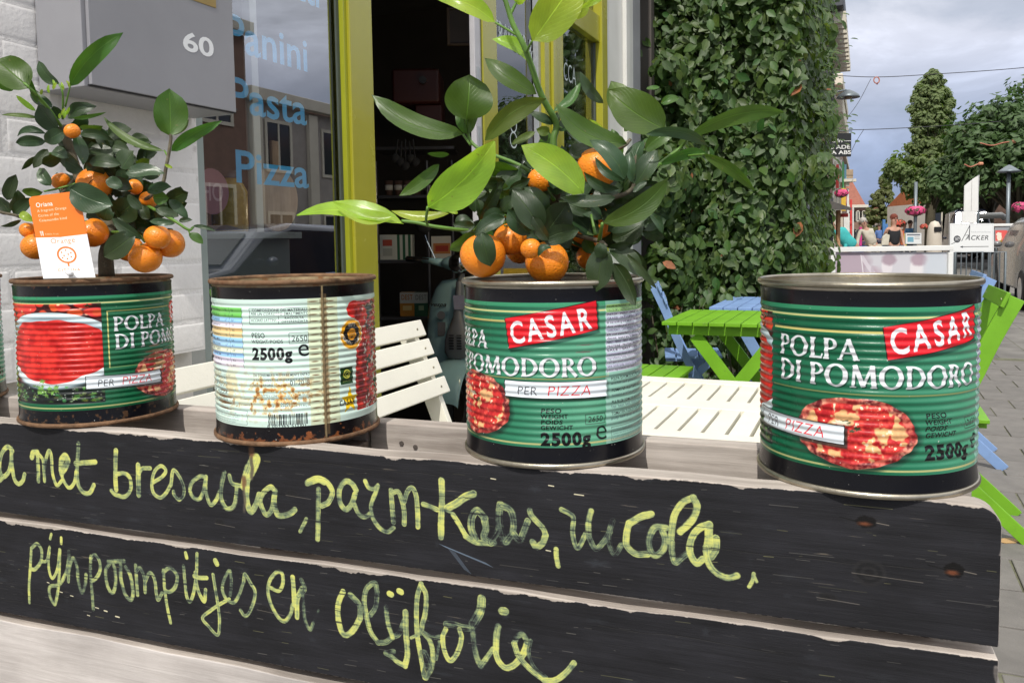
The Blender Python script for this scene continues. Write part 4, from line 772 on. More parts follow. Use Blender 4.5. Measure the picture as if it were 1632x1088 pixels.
# ================================================================ orange trees
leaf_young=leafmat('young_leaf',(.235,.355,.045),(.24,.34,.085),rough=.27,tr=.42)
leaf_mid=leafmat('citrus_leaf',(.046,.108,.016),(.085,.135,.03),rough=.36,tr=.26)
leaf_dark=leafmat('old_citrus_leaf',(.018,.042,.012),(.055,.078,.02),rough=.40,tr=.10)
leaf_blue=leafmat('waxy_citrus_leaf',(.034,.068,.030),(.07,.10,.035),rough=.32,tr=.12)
twigm=mat('green_twig',(.10,.21,.03),rough=.5,var=.25,vs=50); barkm=mat('citrus_bark',(.10,.085,.055),rough=.85,var=.35,vs=70,bump=.0012,bs=160,dirt=((.20,.19,.13),60,.55))
def orange_mat():
    M=mat('orange_peel',(.86,.255,.012),rough=.38,var=.14,vs=22,coat=.15); t=M.node_tree; b=t.nodes['Principled BSDF']
    tcn=N(t,'ShaderNodeTexCoord'); v=N(t,'ShaderNodeTexVoronoi',i_Scale=420.); t.links.new(tcn.outputs['Object'],v.inputs['Vector'])
    r_=ramp(t,v.outputs['Distance'],[(.0,0),(.45,1)]); bp=N(t,'ShaderNodeBump',i_Strength=.75,i_Distance=.0005); t.links.new(r_,bp.inputs['Height']); t.links.new(bp.outputs[0],b.inputs['Normal'])
    b.inputs['Subsurface Weight'].default_value=.15; b.inputs['Subsurface Radius'].default_value=(.004,.0015,.0005); b.inputs['Subsurface Scale'].default_value=1.
    return M
ORM=orange_mat(); calyx=mat('calyx',(.12,.20,.05),rough=.6)
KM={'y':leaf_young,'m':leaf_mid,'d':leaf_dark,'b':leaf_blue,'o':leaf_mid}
def leaf_mesh(B,T,W_,bend=0.,kind='m',tau=None,rr=random,view=None,nu=11,fold=.16,cup=.10):
    B=Vector(B);T=Vector(T); ax=(T-B); L=ax.length; ax.normalize(); view=(view or (B+T)/2-CO).normalized()
    side0=ax.cross(view).normalized(); nrm0=side0.cross(ax).normalized()   # nrm0 points away from the viewer or to it
    if nrm0.dot(view)>0: nrm0=-nrm0
    side0=ax.cross(nrm0).normalized()
    tau=rr.uniform(-.75,.75) if tau is None else tau
    Rm=Matrix.Rotation(tau,3,ax); side=Rm@side0; nrm=Rm@nrm0
    Wr=W_/max(.35,math.cos(tau)); b=MB(); vs=[];uv=[]; us=[i/nu for i in range(nu+1)]; K=5
    curl=rr.uniform(-.04,.27)*L; wav=rr.uniform(0,6.28); tw=rr.uniform(-.35,.35)
    for u in us:
        c=B+ax*L*u+side0*(bend*L*4*u*(1-u))+nrm*(curl*4*u*(1-u)*.6)-nrm*(curl*.5*u*u)
        w=(max(0,4*u*(1-u))**.62)*(1.06-.22*u)*Wr/2
        if u>.82: w*=max(0,1-(u-.82)/.18)**.35
        R2=Matrix.Rotation(tw*(u-.4),3,ax); sd=R2@side; nn=R2@nrm
        for k in range(K):
            s=(k-(K-1)/2)/((K-1)/2); h=abs(s)*w*fold*1.3+w*cup*s*s+.028*W_*math.sin(9*u+wav+s*2)*abs(s)*2
            vs.append(c+sd*s*w+nn*h); uv.append((u,.5+.5*s*.96))
    fs=[];raw=[]
    for i in range(nu):
        for k in range(K-1):
            f=(i*K+k,(i+1)*K+k,(i+1)*K+k+1,i*K+k+1)
            if kind=='o': f=f[::-1]
            fs.append(f); raw+=[uv[j] for j in f]
    b.add(vs,fs); b.v=[tuple(v) for v in b.v]; return b,raw,nrm
def flipcheck(b,raw,nrm,kind):
    v=[Vector(b.v[i]) for i in b.f[len(b.f)//2]]; n=(v[1]-v[0]).cross(v[2]-v[0])
    want=-1 if kind=='o' else 1
    if n.dot(nrm)*want<0:
        b.f=[f[::-1] for f in b.f]; r=[]; 
        for i in range(0,len(raw),4): r+=raw[i:i+4][::-1]
        raw=r
    return b,raw
def add_leaf(root,e,Y0,rr,ytip=None):
    bx,by,tx,ty,w=e[:5]; dY=e[5] if len(e)>5 else 0; kind=e[6] if len(e)>6 else 'd'; bend=e[7] if len(e)>7 else 0.; tau=e[8] if len(e)>8 else None
    Y=Y0+dY; L=math.hypot(tx-bx,ty-by)*Y/FPX; dt=(e[9] if len(e)>9 else rr.uniform(-.35,.2))*L
    B=at(bx,by,Y); T=at(tx,ty,Y+dt)
    b,raw,nrm=leaf_mesh(B,T,w*1.12*Y/FPX,bend,kind,tau,rr); b,raw=flipcheck(b,raw,nrm,kind)
    o=b.build('leaf',KM[kind],root,smooth=True,rawuv=raw); return B,T
def add_orange(root,x,y,r,dY,Y0,rr,sq=.94):
    Y=Y0+dY; c=at(x,y,Y); R=r*Y/FPX*1.0; b=MB(); n,m_=28,18; vs=[];fs=[]; lump=rr.uniform(.01,.035)
    tl=Matrix.Rotation(rr.uniform(-.5,.5),3,'X')@Matrix.Rotation(rr.uniform(-.5,.5),3,'Y')
    for i in range(m_+1):
        th=math.pi*i/m_
        for k in range(n):
            a=2*math.pi*k/n; q=R*(1+lump*math.sin(2*a+r)*math.sin(th)+.012*math.sin(3*th+a)); dip=1-.09*math.exp(-(th/.28)**2)-.05*math.exp(-((math.pi-th)/.16)**2)
            v=Vector((q*math.sin(th)*math.cos(a),q*math.sin(th)*math.sin(a),q*sq*math.cos(th)*dip)); vs.append(c+tl@v)
    for i in range(m_):
        for k in range(n): fs.append((i*n+k,(i+1)*n+k,(i+1)*n+(k+1)%n,i*n+(k+1)%n))
    o=b.add(vs,fs).build('orange',ORM,root,smooth=True)
    cc=MB().ball(c+tl@Vector((0,0,R*sq*.93)),R*.12,8,5,(1,1,.5)); cc.build('calyx',calyx,o,smooth=True)
    return c
rr=random.Random(11)
# ---- larger tree in the third tin
X3,Y3=.0347,.6943
plantB=thing('orange_tree','larger potted orange tree with long pale shoots in the middle tin','small tree',None,(X3,Y3,ZT+.12),group='potted orange trees')
LB=[(682,331,790,227,60,-.05,'y',.03,.35,-.1),(643,357,471,337,26,-.03,'y',.03,.75,.1),(628,347,531,322,22,-.035,'y',-.12,.5,0),(716,340,623,336,14,-.02,'y',-.08,.6),(730,340,705,330,8,-.02,'y'),
(700,262,636,312,20,.05,'m',-.06),(716,246,681,245,8,.05,'m'),(738,214,592,147,32,.03,'m',-.14,.45,0),(743,192,749,119,70,.02,'m',0,.1,-.15),(744,214,727,172,12,.03,'m'),(746,214,763,170,12,.03,'m'),
(789,36,688,-8,28,-.02,'y',.06,.3,0),(849,66,926,-40,62,-.05,'y',-.02,.3,0),(826,8,845,-40,26,-.02,'y'),(935,-8,905,32,16,.02,'y',-.1),(965,-12,925,14,10,.01,'y'),(846,99,784,62,19,.01,'y',.12,.5,0),(855,150,773,88,28,-.01,'m',-.10,.4,0),
(773,224,873,158,30,-.02,'o',-.12,.3,0),(853,210,814,231,11,0,'o'),(882,198,843,176,13,0,'d',-.1),(876,210,855,206,15,-.01,'o'),(882,178,925,130,14,.01,'m',.12),(890,208,923,184,19,0,'d'),(903,206,933,191,11,0,'d'),(884,200,888,178,10,0,'b'),(872,225,862,205,12,.01,'d'),
(999,229,886,165,34,-.03,'m',-.14,.35,0),(962,165,924,114,16,.01,'b',-.08),(988,182,975,129,38,.02,'o',.05,.3),(1060,206,971,141,58,-.01,'m',-.08,.3,0),(1030,142,1052,139,6,.03,'m'),(1053,165,1083,155,13,.03,'m'),(995,210,1013,186,10,.02,'m'),
(1098,217,1256,184,24,-.02,'m',-.14,.5,0),(1030,214,1129,240,17,-.05,'b',-.22,.5,0),(1028,240,1078,208,24,-.02,'m',-.1),(1052,262,1130,248,16,-.01,'m',-.16,.5),(1120,245,1201,308,17,-.03,'m',-.12,.5,0),
(930,308,831,231,50,-.07,'y',.05,.15,0),(996,286,943,221,28,-.05,'b',.04),(951,236,903,207,22,0,'b'),(995,288,947,250,13,-.06,'d',-.1),(987,302,930,274,16,-.05,'d',-.12),(981,315,892,311,19,-.065,'d',-.14,.5,0),
(1008,291,1004,240,15,-.03,'b'),(1011,272,1022,222,25,-.02,'b'),(1012,296,1046,238,30,-.03,'b',.05),(1009,306,1032,287,9,-.04,'d'),(961,356,1067,281,34,-.08,'m',.10,.25,0),(968,369,1044,314,34,-.05,'d',.05),(976,382,1026,353,32,-.03,'d',.08),(1035,340,1056,373,12,-.02,'b',-.12),
(956,386,960,413,20,-.075,'d',0,.1),(962,394,950,465,40,-.07,'d',0,.15,0),(971,395,1023,441,28,-.06,'d',-.06),(999,404,1043,463,11,-.07,'b',-.10),(978,419,1013,487,25,-.065,'d',-.05),(1004,397,1031,436,20,-.04,'d'),(970,395,1004,388,12,-.06,'d'),
(864,368,817,300,40,-.07,'d',0,.2,0),(871,342,838,296,24,-.05,'d'),(868,374,906,322,44,-.05,'d',0,.3),(874,383,848,344,19,-.075,'d'),(865,384,923,368,29,-.07,'d',-.10,.3,0),(879,394,857,409,11,-.08,'d',.2),(845,373,808,334,25,-.06,'d'),(804,341,768,352,23,-.05,'d',.05),
(805,347,757,376,23,-.055,'d',.08),(768,370,781,425,33,-.07,'d',0,.2,0),(766,347,806,283,17,-.03,'d',-.10),(765,353,762,314,14,-.03,'d'),(757,360,722,356,18,-.02,'d',-.1),(758,371,718,401,22,-.02,'o',.08),(796,303,829,264,33,-.02,'d'),(812,300,846,285,13,-.03,'d'),(800,336,822,313,20,-.03,'d'),
(943,341,890,318,22,-.03,'d'),(945,379,905,334,30,-.02,'d'),(1003,398,985,360,24,0,'d'),(850,340,828,300,24,0,'d'),(905,300,880,262,22,.02,'d'),(925,272,900,250,14,.02,'d'),(880,240,842,250,16,.03,'d'),(990,250,975,205,18,.04,'m'),(1022,240,1050,222,16,.03,'m'),(965,222,940,190,12,.04,'y'),
(775,300,742,268,10,.02,'d'),(782,330,771,296,12,.02,'d'),(820,262,842,282,14,.02,'d')]
for e in LB: add_leaf(plantB,e,Y3,rr)
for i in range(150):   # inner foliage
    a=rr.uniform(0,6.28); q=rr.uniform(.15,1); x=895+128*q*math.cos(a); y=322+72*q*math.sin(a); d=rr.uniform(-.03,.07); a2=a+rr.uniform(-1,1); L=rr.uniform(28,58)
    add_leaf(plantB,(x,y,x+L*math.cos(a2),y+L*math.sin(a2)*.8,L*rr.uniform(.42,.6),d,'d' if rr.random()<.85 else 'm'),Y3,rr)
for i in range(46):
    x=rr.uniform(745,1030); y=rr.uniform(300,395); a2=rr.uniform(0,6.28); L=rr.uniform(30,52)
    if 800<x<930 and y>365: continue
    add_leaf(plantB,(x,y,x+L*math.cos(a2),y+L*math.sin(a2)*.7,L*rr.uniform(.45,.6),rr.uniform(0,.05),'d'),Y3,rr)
for x,y,r,d in((770,407,37,-.045),(813,381,27,-.03),(846,396,17,-.075),(872,418,36,-.045),(862,286,21,-.01),(952,268,33,-.02),(958,300,30,.02),(952,352,29,.0),(925,372,24,.02),(828,397,24,.0),(942,408,24,.02),(832,352,24,.03)): add_orange(plantB,x,y,r,d,Y3,rr)
def branch(root,P,r0,r1,Y0,mt,name='branch'):
    pts=[at(x,y,Y0+d) for x,y,d in P]; q=[Vector(v) for v in catmull([tuple(p) for p in pts],6)]; n=len(q); MB().tube(q,[(r0+(r1-r0)*i/(n-1)) for i in range(n)],8).build(name,mt,root,smooth=True)
tb_=[(878,450,0),(880,400,.005),(876,350,.01),(884,300,.01),(888,260,.0)]
branch(plantB,tb_,.0085,.005,Y3,barkm,'trunk')
for P in([(886,270,0),(882,225,0),(886,196,0),(862,150,-.01),(838,80,-.02),(818,40,-.02),(805,0,-.02),(792,-30,-.02)],):
    branch(plantB,P,.0032,.0018,Y3,twigm)
for P,r in(([(880,330,0),(820,350,-.02),(757,366,-.02),(700,362,-.03),(665,355,-.03),(640,352,-.03)],.0018),([(682,330,-.05),(679,350,-.04),(682,360,-.03)],.0013),([(884,320,0),(840,270,.01),(760,235,.03),(744,205,.03),(743,190,.02)],.0018),([(738,214,.03),(750,232,.03)],.0012),([(884,300,0),(940,255,.0),(990,235,-.02),(1005,222,-.02)],.002),
 ([(884,340,0),(960,320,-.03),(1008,300,-.03),(1014,250,-.02),(1050,210,-.01)],.0020),([(1008,300,-.03),(1050,262,-.01),(1085,235,0),(1100,216,-.02)],.0018),([(884,360,0),(920,375,-.02),(955,384,-.06),(966,392,-.07)],.002),([(955,384,-.06),(960,356,-.08)],.0018),([(949,374,-.05),(942,342,-.04)],.0014),([(820,350,-.02),(800,342,-.05)],.0016),([(880,360,0),(860,375,-.05),(870,384,-.07)],.0018),([(862,150,-.01),(852,110,-.01),(846,98,0)],.001),([(838,84,-.02),(848,66,-.04)],.0012),([(830,60,-.02),(789,36,-.02)],.0012),([(812,26,-.02),(822,6,-.02),(828,-4,-.02)],.0014),([(1014,250,-.02),(1052,262,-.01),(1060,256,0),(1085,250,0),(1122,246,-.03)],.0014),([(768,352,-.04),(757,366,-.03)],.0014),([(884,200,0),(900,206,0)],.001)):
    branch(plantB,P,r,r*.7,Y3,twigm if r<.0019 else barkm)
# ---- smaller tree in the left tin
X1,Y1=-.4438,.8643
plantA=thing('orange_tree','smaller potted orange tree carrying a printed card in the left tin','small tree',None,(X1,Y1,ZT+.12),group='potted orange trees')
LA=[(47,140,-6,95,48,-.05,'m',.0,.2,0),(94,134,62,97,16,-.02,'b',-.12),(112,137,198,55,26,-.03,'m',-.10,.3,0),(22,128,-8,136,19,.0,'m'),(83,172,50,142,17,-.02,'d',-.1),(57,177,25,152,8,-.03,'y'),(92,207,60,166,26,-.02,'d'),(62,189,2,182,6,-.01,'o'),(73,213,25,216,11,.0,'d',.12),(73,226,24,228,17,-.01,'d',.06),(103,209,70,227,22,-.05,'b'),
(95,190,85,169,16,-.01,'d'),(108,186,150,168,20,-.01,'d'),(115,189,169,180,6,-.03,'m'),(112,202,140,184,17,-.02,'d'),(128,204,163,203,14,-.02,'m'),(127,214,180,224,14,-.03,'d',-.1),(121,216,133,263,18,-.03,'d'),(181,251,139,237,21,-.02,'d'),(178,241,146,222,16,.0,'b'),(186,248,195,223,18,.0,'m'),(194,269,213,240,26,-.03,'b'),(218,263,238,254,14,.0,'m'),
(76,238,53,268,15,-.02,'d'),(55,249,34,271,8,-.01,'d'),(95,246,67,262,18,-.02,'d'),(84,240,108,250,17,-.04,'b'),(104,256,131,272,20,-.03,'d'),(81,296,62,267,18,-.02,'b'),(68,306,34,305,13,-.02,'m'),(11,319,25,278,18,-.01,'d'),(19,336,31,304,20,-.02,'d'),(21,340,50,315,18,-.03,'d'),(17,341,-4,314,19,.0,'d'),(34,350,1,362,7,-.02,'d'),(32,339,52,353,13,-.04,'y'),
(112,300,179,328,42,-.07,'b',.05,.2,0),(133,331,153,336,14,-.04,'d'),(193,263,139,257,18,-.03,'d'),(200,276,262,276,20,-.05,'b',-.05),(169,286,196,298,18,-.05,'b'),(203,311,228,334,14,-.06,'b'),(235,304,273,298,17,-.03,'d'),(244,315,269,315,21,-.03,'m'),(270,318,300,348,15,-.02,'d'),(248,333,285,345,14,-.05,'d'),(279,356,237,352,11,-.06,'b'),(285,352,306,350,8,-.03,'d'),(308,360,343,367,6,-.02,'d'),(301,372,324,388,13,-.03,'m'),
(272,217,270,141,48,-.02,'m',0,.15,0),(262,241,164,184,12,-.01,'m',-.12,.4),(273,241,353,197,19,-.02,'m',-.10,.3,0),(272,214,302,192,10,.0,'m'),(186,346,216,320,40,-.01,'d'),(216,372,163,409,34,-.07,'d',-.05,.25,0),(228,379,176,348,16,-.07,'d'),(165,351,175,324,24,-.01,'d'),(275,268,262,262,5,-.04,'y'),
(60,165,45,120,8,-.04,'m'),(100,320,80,340,20,-.02,'d'),(200,345,240,360,22,.0,'d'),(225,300,205,280,18,-.0,'d'),(118,240,95,225,18,0,'d')]
for e in LA: add_leaf(plantA,e,Y1,rr)
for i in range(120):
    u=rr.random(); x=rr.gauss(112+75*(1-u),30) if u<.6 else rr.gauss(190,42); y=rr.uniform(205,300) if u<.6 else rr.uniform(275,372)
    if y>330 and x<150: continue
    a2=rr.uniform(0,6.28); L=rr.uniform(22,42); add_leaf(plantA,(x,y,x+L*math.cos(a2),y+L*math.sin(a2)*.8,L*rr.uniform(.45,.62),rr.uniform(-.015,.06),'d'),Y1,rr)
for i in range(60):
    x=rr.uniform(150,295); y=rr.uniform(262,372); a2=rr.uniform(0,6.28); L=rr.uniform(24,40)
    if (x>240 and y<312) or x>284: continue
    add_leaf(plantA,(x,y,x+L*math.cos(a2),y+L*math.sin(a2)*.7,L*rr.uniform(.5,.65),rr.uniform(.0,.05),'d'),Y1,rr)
for i in range(12): # pale buds at the top
    x,y=rr.choice([(85,150),(103,150),(98,185),(62,150),(108,145)]); x+=rr.uniform(-9,9); y+=rr.uniform(-9,9); add_leaf(plantA,(x,y,x+rr.uniform(-5,6),y-rr.uniform(8,16),4,-.03,'y'),Y1,rr)
for x,y,r,d in((45,367,13,-.01),(57,393,22,-.02),(148,371,24,-.02),(232,411,25,-.05),(251,378,20,-.055),(270,388,24,-.03),(115,209,12,-.05),(152,293,29,.0),(97,289,14,.0),(214,298,13,.0),(237,318,14,.0),(206,396,22,-.02),(168,335,22,.03)): add_orange(plantA,x,y,r,d,Y1,rr)
branch(plantA,[(170,440,0),(169,405,0),(176,370,.0),(160,330,.01),(130,290,.0),(112,240,.0),(100,200,-.01)],.0085,.004,Y1,barkm,'trunk')
for P,r in(([(100,205,-.01),(75,170,-.03),(45,138,-.05),(30,128,-.04)],.0018),([(75,172,-.03),(62,160,-.03)],.001),([(100,190,-.01),(100,150,-.02),(94,134,-.02)],.0012),([(104,170,-.02),(112,137,-.03)],.001),([(176,370,0),(215,330,.0),(255,300,-.02),(265,265,-.02),(272,225,-.02),(272,214,-.02)],.0022),([(268,250,-.02),(262,240,-.01)],.0012),([(120,285,0),(60,345,-.02),(20,342,-.01),(-10,335,0)],.002),([(230,325,0),(275,350,-.03),(300,366,-.03),(308,362,-.02)],.0018),([(300,366,-.03),(303,373,-.03)],.001),([(112,240,0),(80,245,-.01),(60,250,-.01)],.0016),([(104,215,0),(72,220,0)],.0014),([(176,370,0),(215,372,-.06),(232,386,-.06)],.0018),([(130,290,0),(95,300,-.01),(70,305,-.02)],.0014)):
    branch(plantA,P,r,r*.7,Y1,twigm if r<.0019 else barkm)
# ---- the printed card
C=Canvas(330,560,(250,250,250)); C.rect(0,0,330,280,(240,124,38))
wht=(255,255,255); og=(240,124,50)
C.text('Oriana',38,74,30,wht,fit=112,off=.004)
for i,(w_,f) in enumerate((('A fragrant Orange',192),('Citrina of the',136),('Calamondin kind',182))): C.text(w_,40,106+32*i,17,(255,232,208),fit=f,off=.002)
C.text('Edible fruit',64,262,12,(255,225,195),fit=86,off=-.006); C.line([(38,238),(38,266)],4,wht); C.line([(50,238),(50,266)],5,wht)
for k in range(3): C.line([(33+k*5,236),(33+k*5,246)],1.6,wht)
C.text('Orange',88,322,36,(226,134,72),fit=160,off=.0)
C.ell(176,402,62,58,og); C.ell(176,402,50,46,(252,252,252)); C.rect(170,455,182,480,og)
for k,(dx,dy) in enumerate(((-30,-18),(-2,-32),(28,-14),(-18,4),(10,-4),(-30,20),(0,26),(26,14))): C.ell(176+dx,402+dy,5.5,5.5,og)
C.text('CITRINA',100,512,17,og,fit=150,off=.01,sp=.10)
cm=imgmat('plant_card_print',C.A,rough=.35)
card=thing('plant_card','orange and white plant care card standing in the left tin','card',None,tuple(at(110,443,.792)))
cs=[at(69,444,.790),at(152,442,.790),at(125,304,.797),at(45,314,.797)]
b=MB(); n=8; vs=[];uv=[]
pc=[]   # rounded top corners, straight foot
def bil(u,v): return cs[0]*(1-u)*(1-v)+cs[1]*u*(1-v)+cs[2]*u*v+cs[3]*(1-u)*v
out=[(0,0),(1,0)]+[(1-.09*(1-math.cos(a)),1-.055*(1-math.sin(a))) for a in [math.pi/2*i/6 for i in range(7)]]+[(.09*(1-math.sin(a)),1-.055*(1-math.cos(a))) for a in [math.pi/2*i/6 for i in range(7)]]
P=[bil(u,v) for u,v in out]; nn=(cs[1]-cs[0]).cross(cs[3]-cs[0]).normalized(); k=len(P)
b.add(P+[p-nn*.0006 for p in P],[tuple(range(k)),tuple(range(k,2*k))[::-1]]+[((i+1)%k,i,k+i,k+(i+1)%k) for i in range(k)])
U=out+out; b.build('card_sheet',cm,card,rawuv=[U[i] for f in b.f for i in f])
MB().tube([at(108,433,.788),at(113,437,.784)],.0028,10).build('clip_pin',mat('white_plastic',(.8,.8,.8),rough=.35,var=.03),card,smooth=True)
# ================================================================ ground
pavm=mat('concrete_paver',(.165,.155,.145),rough=.85,var=.16,vs=9,bump=.0014,bs=220,dirt=((.17,.16,.15),7,.56))
jointm=mat('mossy_joint_sand',(.115,.115,.075),rough=.95,var=.4,vs=12,bump=.003,bs=90)
asph=mat('asphalt',(.075,.075,.078),rough=.9,var=.15,vs=3,bump=.003,bs=90)
def sheet(name,a,b,z,m_,F=FF,kind='structure'):
    q=MB().mm((a[0],a[1],z-.02),(b[0],b[1],z)); q.v=[tuple(F@Vector(v)) for v in q.v]; o=q.build(name,m_); o['kind']=kind; return o
def paver_far(name,base,joint,sx,sy,kindm=.004):
    M=bpy.data.materials.new(name); M.use_nodes=True; t=M.node_tree; b=t.nodes['Principled BSDF']; tcn=N(t,'ShaderNodeTexCoord'); mp=N(t,'ShaderNodeMapping'); mp.inputs['Rotation'].default_value=(0,0,-FROT); t.links.new(tcn.outputs['Object'],mp.inputs[0])
    br=N(t,'ShaderNodeTexBrick',i_Scale=1.); br.inputs['Color1'].default_value=(*base,1); br.inputs['Color2'].default_value=(*[c*.82 for c in base],1); br.inputs['Mortar'].default_value=(*joint,1); br.inputs['Mortar Size'].default_value=.006; br.inputs['Brick Width'].default_value=sx; br.inputs['Row Height'].default_value=sy; t.links.new(mp.outputs[0],br.inputs['Vector'])
    n=N(t,'ShaderNodeTexNoise',i_Scale=3.,i_Detail=8.); t.links.new(tcn.outputs['Object'],n.inputs['Vector']); r_=ramp(t,n.outputs[0],[(.3,.7),(.7,1.2)]); mm=N(t,'ShaderNodeMixRGB',blend_type='MULTIPLY',i_0=1.); t.links.new(br.outputs[0],mm.inputs[1]); t.links.new(r_,mm.inputs[2]); t.links.new(mm.outputs[0],b.inputs['Base Color']); b.inputs['Roughness'].default_value=.85
    return M
g=sheet('ground',(-300,-300,),(600,300),-.04,asph)
far_p=paver_far('far_pavers',(.19,.18,.168),(.10,.10,.07),.3,.3)
pv=sheet('pavement',(-6,-3.2),(70,6),-.006,far_p); 
MB().add([tuple(FF@Vector(v)) for v in [(-6,-3.35,-.06),(70,-3.35,-.06),(70,-3.2,-.06),(-6,-3.2,-.06),(-6,-3.35,.004),(70,-3.35,.004),(70,-3.2,.004),(-6,-3.2,.004)]],[(4,5,6,7),(0,1,5,4),(3,2,6,7),(0,3,7,4),(1,2,6,5)]).build('kerb',pavm)['kind']='structure'
base=MB().mm((1.0,-2.75,-.03),(9.0,1.25,-.004)); base.v=[tuple(FF@Vector(v)) for v in base.v]; bo=base.build('terrace_paving',jointm); bo['kind']='structure'
me0=[]
for k in range(3):
    q=MB().box((0,0,0),(.292,.292,.03)); o=q.build('paver',pavm,bo,bevel=.004,seg=2); me0.append(o)
cnt=0; slots=[]
for i in range(27):
    for j in range(13):
        slots.append((1.15+.3*i,-2.6+.3*j+(.15 if i%2 else 0)))
slots.sort(key=lambda s:s[0]); 
for (t_,q_) in slots:
    if q_>.4 or cnt>=270: continue
    o=me0[cnt] if cnt<3 else me0[cnt%3].copy()
    if cnt>=3: S.collection.objects.link(o); o.parent=bo
    o.matrix_local=FF@Matrix.Translation((t_,q_,-.0125+random.uniform(-.0025,.0015)))@Matrix.Rotation(random.uniform(-.008,.008),4,'X')@Matrix.Rotation(random.uniform(-.01,.01)+random.choice((0,math.pi/2)),4,'Z'); cnt+=1
# fallen leaf on the paving
p=onz(1607,862,.006); fl=MB(); fl.prism([(-.05,0),(-.02,.018),(.015,.02),(.055,0),(.02,-.018),(-.02,-.016)],.002,(p.x,p.y,.008),(1,.1,0),(0,1,.15)); o=fl.build('fallen_leaf',mat('dry_leaf',(.48,.30,.13),rough=.7),origin='center'); tag(o,'dry orange-brown leaf lying on the pavers right of the crate','leaf')
# ================================================================ lettering as cut letters
def textmesh(body,O,X,U,h,width=None,off=0.,thick=.0008,shear=0.):
    """returns MB of flat letters: origin O, reading direction X, up U, cap height h"""
    cu=bpy.data.curves.new('lettering_tmp','FONT'); cu.body=body; cu.offset=off; cu.resolution_u=4; cu.shear=shear
    o=bpy.data.objects.new('lettering_tmp',cu); S.collection.objects.link(o); dg=bpy.context.evaluated_depsgraph_get(); me=o.evaluated_get(dg).to_mesh()
    V=[v.co.copy() for v in me.vertices]; Fc=[tuple(p.vertices) for p in me.polygons]; bpy.data.objects.remove(o); bpy.data.curves.remove(cu)
    k=h/.73; w=max(v.x for v in V)-min(v.x for v in V); x0=min(v.x for v in V); sx=(width/(w*k)) if width else 1.
    O=Vector(O);X=Vector(X).normalized();U=Vector(U).normalized(); b=MB(); b.add([O+X*(v.x-x0)*k*sx+U*v.y*k for v in V],Fc); return b
# ================================================================ white painted brick wall
wallm=mat('white_wall_paint',(.82,.80,.78),rough=.72,var=.06,vs=14,bump=.0010,bs=85,dirt=((.60,.57,.54),16,.60))
mortm=mat('painted_mortar',(.78,.76,.74),rough=.8,var=.08,vs=20,bump=.002,bs=120)
wall=thing('brick_wall','white painted brick wall with the grey letterbox beside the shop window','wall',FF,(.6,1.45,0))
MB().mm((-3,1.3525,.968),(1.383,1.60,3.4)).build('mortar_bed',mortm,wall)
MB().mm((-3,1.40,0),(1.39,1.60,.9665)).build('plinth',mat('plinth_render',(.62,.60,.57),rough=.8,var=.08,vs=10,bump=.001,bs=90),wall)
br=[]
for k in range(4):
    b=MB(); vs=[]; rr=random.Random(40+k); L,H=.2145,.0605
    xs=[-L/2,-L/2+.003,-L/2+.007]+[-L/2+.007+(L-.014)*i/6 for i in range(1,6)]+[L/2-.007,L/2-.003,L/2]; zs=[-H/2,-H/2+.003,-H/2+.007,-.008,.008,H/2-.007,H/2-.003,H/2]; nx=len(xs)-1; nz=len(zs)-1
    for j in range(nz+1):
        for i in range(nx+1):
            e=min(i,nx-i,j,nz-j); y=(.0010,-.0006,-.0009)[min(e,2)]-(rr.uniform(0,.0007) if e>2 else rr.uniform(-.0002,.0002)); vs.append((xs[i]+(rr.uniform(-.0008,.0008) if e==0 else 0),y,zs[j]+(rr.uniform(-.0006,.0006) if e==0 else 0)))
    fs=[(j*(nx+1)+i,j*(nx+1)+i+1,(j+1)*(nx+1)+i+1,(j+1)*(nx+1)+i) for j in range(nz) for i in range(nx)]
    b.add(vs,fs); br.append(b.build('brick',wallm,wall,smooth=True,origin=None)); OFFw=OFF[wall]
for o in br: o.data.transform(OFF[wall])
n=0
far=MB()
for j in range(36):
    z=1.0+.0655*j
    for i in range(14):
        x=1.383-.107-.2215*i-(.11 if j%2 else 0)
        if x<.0: continue
        o=br[n] if n<4 else br[n%4].copy()
        if n>=4: S.collection.objects.link(o); o.parent=wall
        o.matrix_local=OFF[wall].inverted()@Matrix.Translation((x,1.3527,z))@Matrix.Rotation(random.choice((0,math.pi)),4,'Y')@Matrix.Rotation(random.uniform(-.006,.006),4,'Y'); n+=1
    if j%2: # half brick at the end
        o=br[n%4].copy(); S.collection.objects.link(o); o.parent=wall; o.matrix_local=OFF[wall].inverted()@Matrix.Translation((1.383-.053,1.3527,z))@Matrix.Diagonal((.49,1,1,1)); n+=1
# ================================================================ letterbox
lbm=mat('grey_powder_coat',(.285,.285,.305),rough=.42,var=.07,vs=5,bump=.0002,bs=900,spec=.4,dirt=((.20,.20,.20),26,.66)); dk=mat('dark_gap',(.01,.01,.012),rough=.8)
lb=thing('letterbox','grey steel letterbox with white number 60 on the white brick wall','letterbox',FF,(1.19,1.35,1.475))
MB().mm((1.010,1.236,1.475),(1.372,1.3485,1.86)).build('body',lbm,lb,bevel=.002)
MB().mm((1.0185,1.2275,1.479),(1.3705,1.2355,1.855)).build('door',lbm,lb,bevel=.0015)
MB().mm((1.017,1.229,1.4775),(1.372,1.2362,1.4795)).build('door_gap',dk,lb)
br_=mat('brass_plate',(.36,.26,.10),rough=.4,metal=.8,var=.15); MB().mm((1.245,1.2262,1.683),(1.322,1.2278,1.74)).build('brass_slot',br_,lb,bevel=.0006)
w60=mat('white_vinyl',(.82,.83,.84),rough=.4,var=.02)
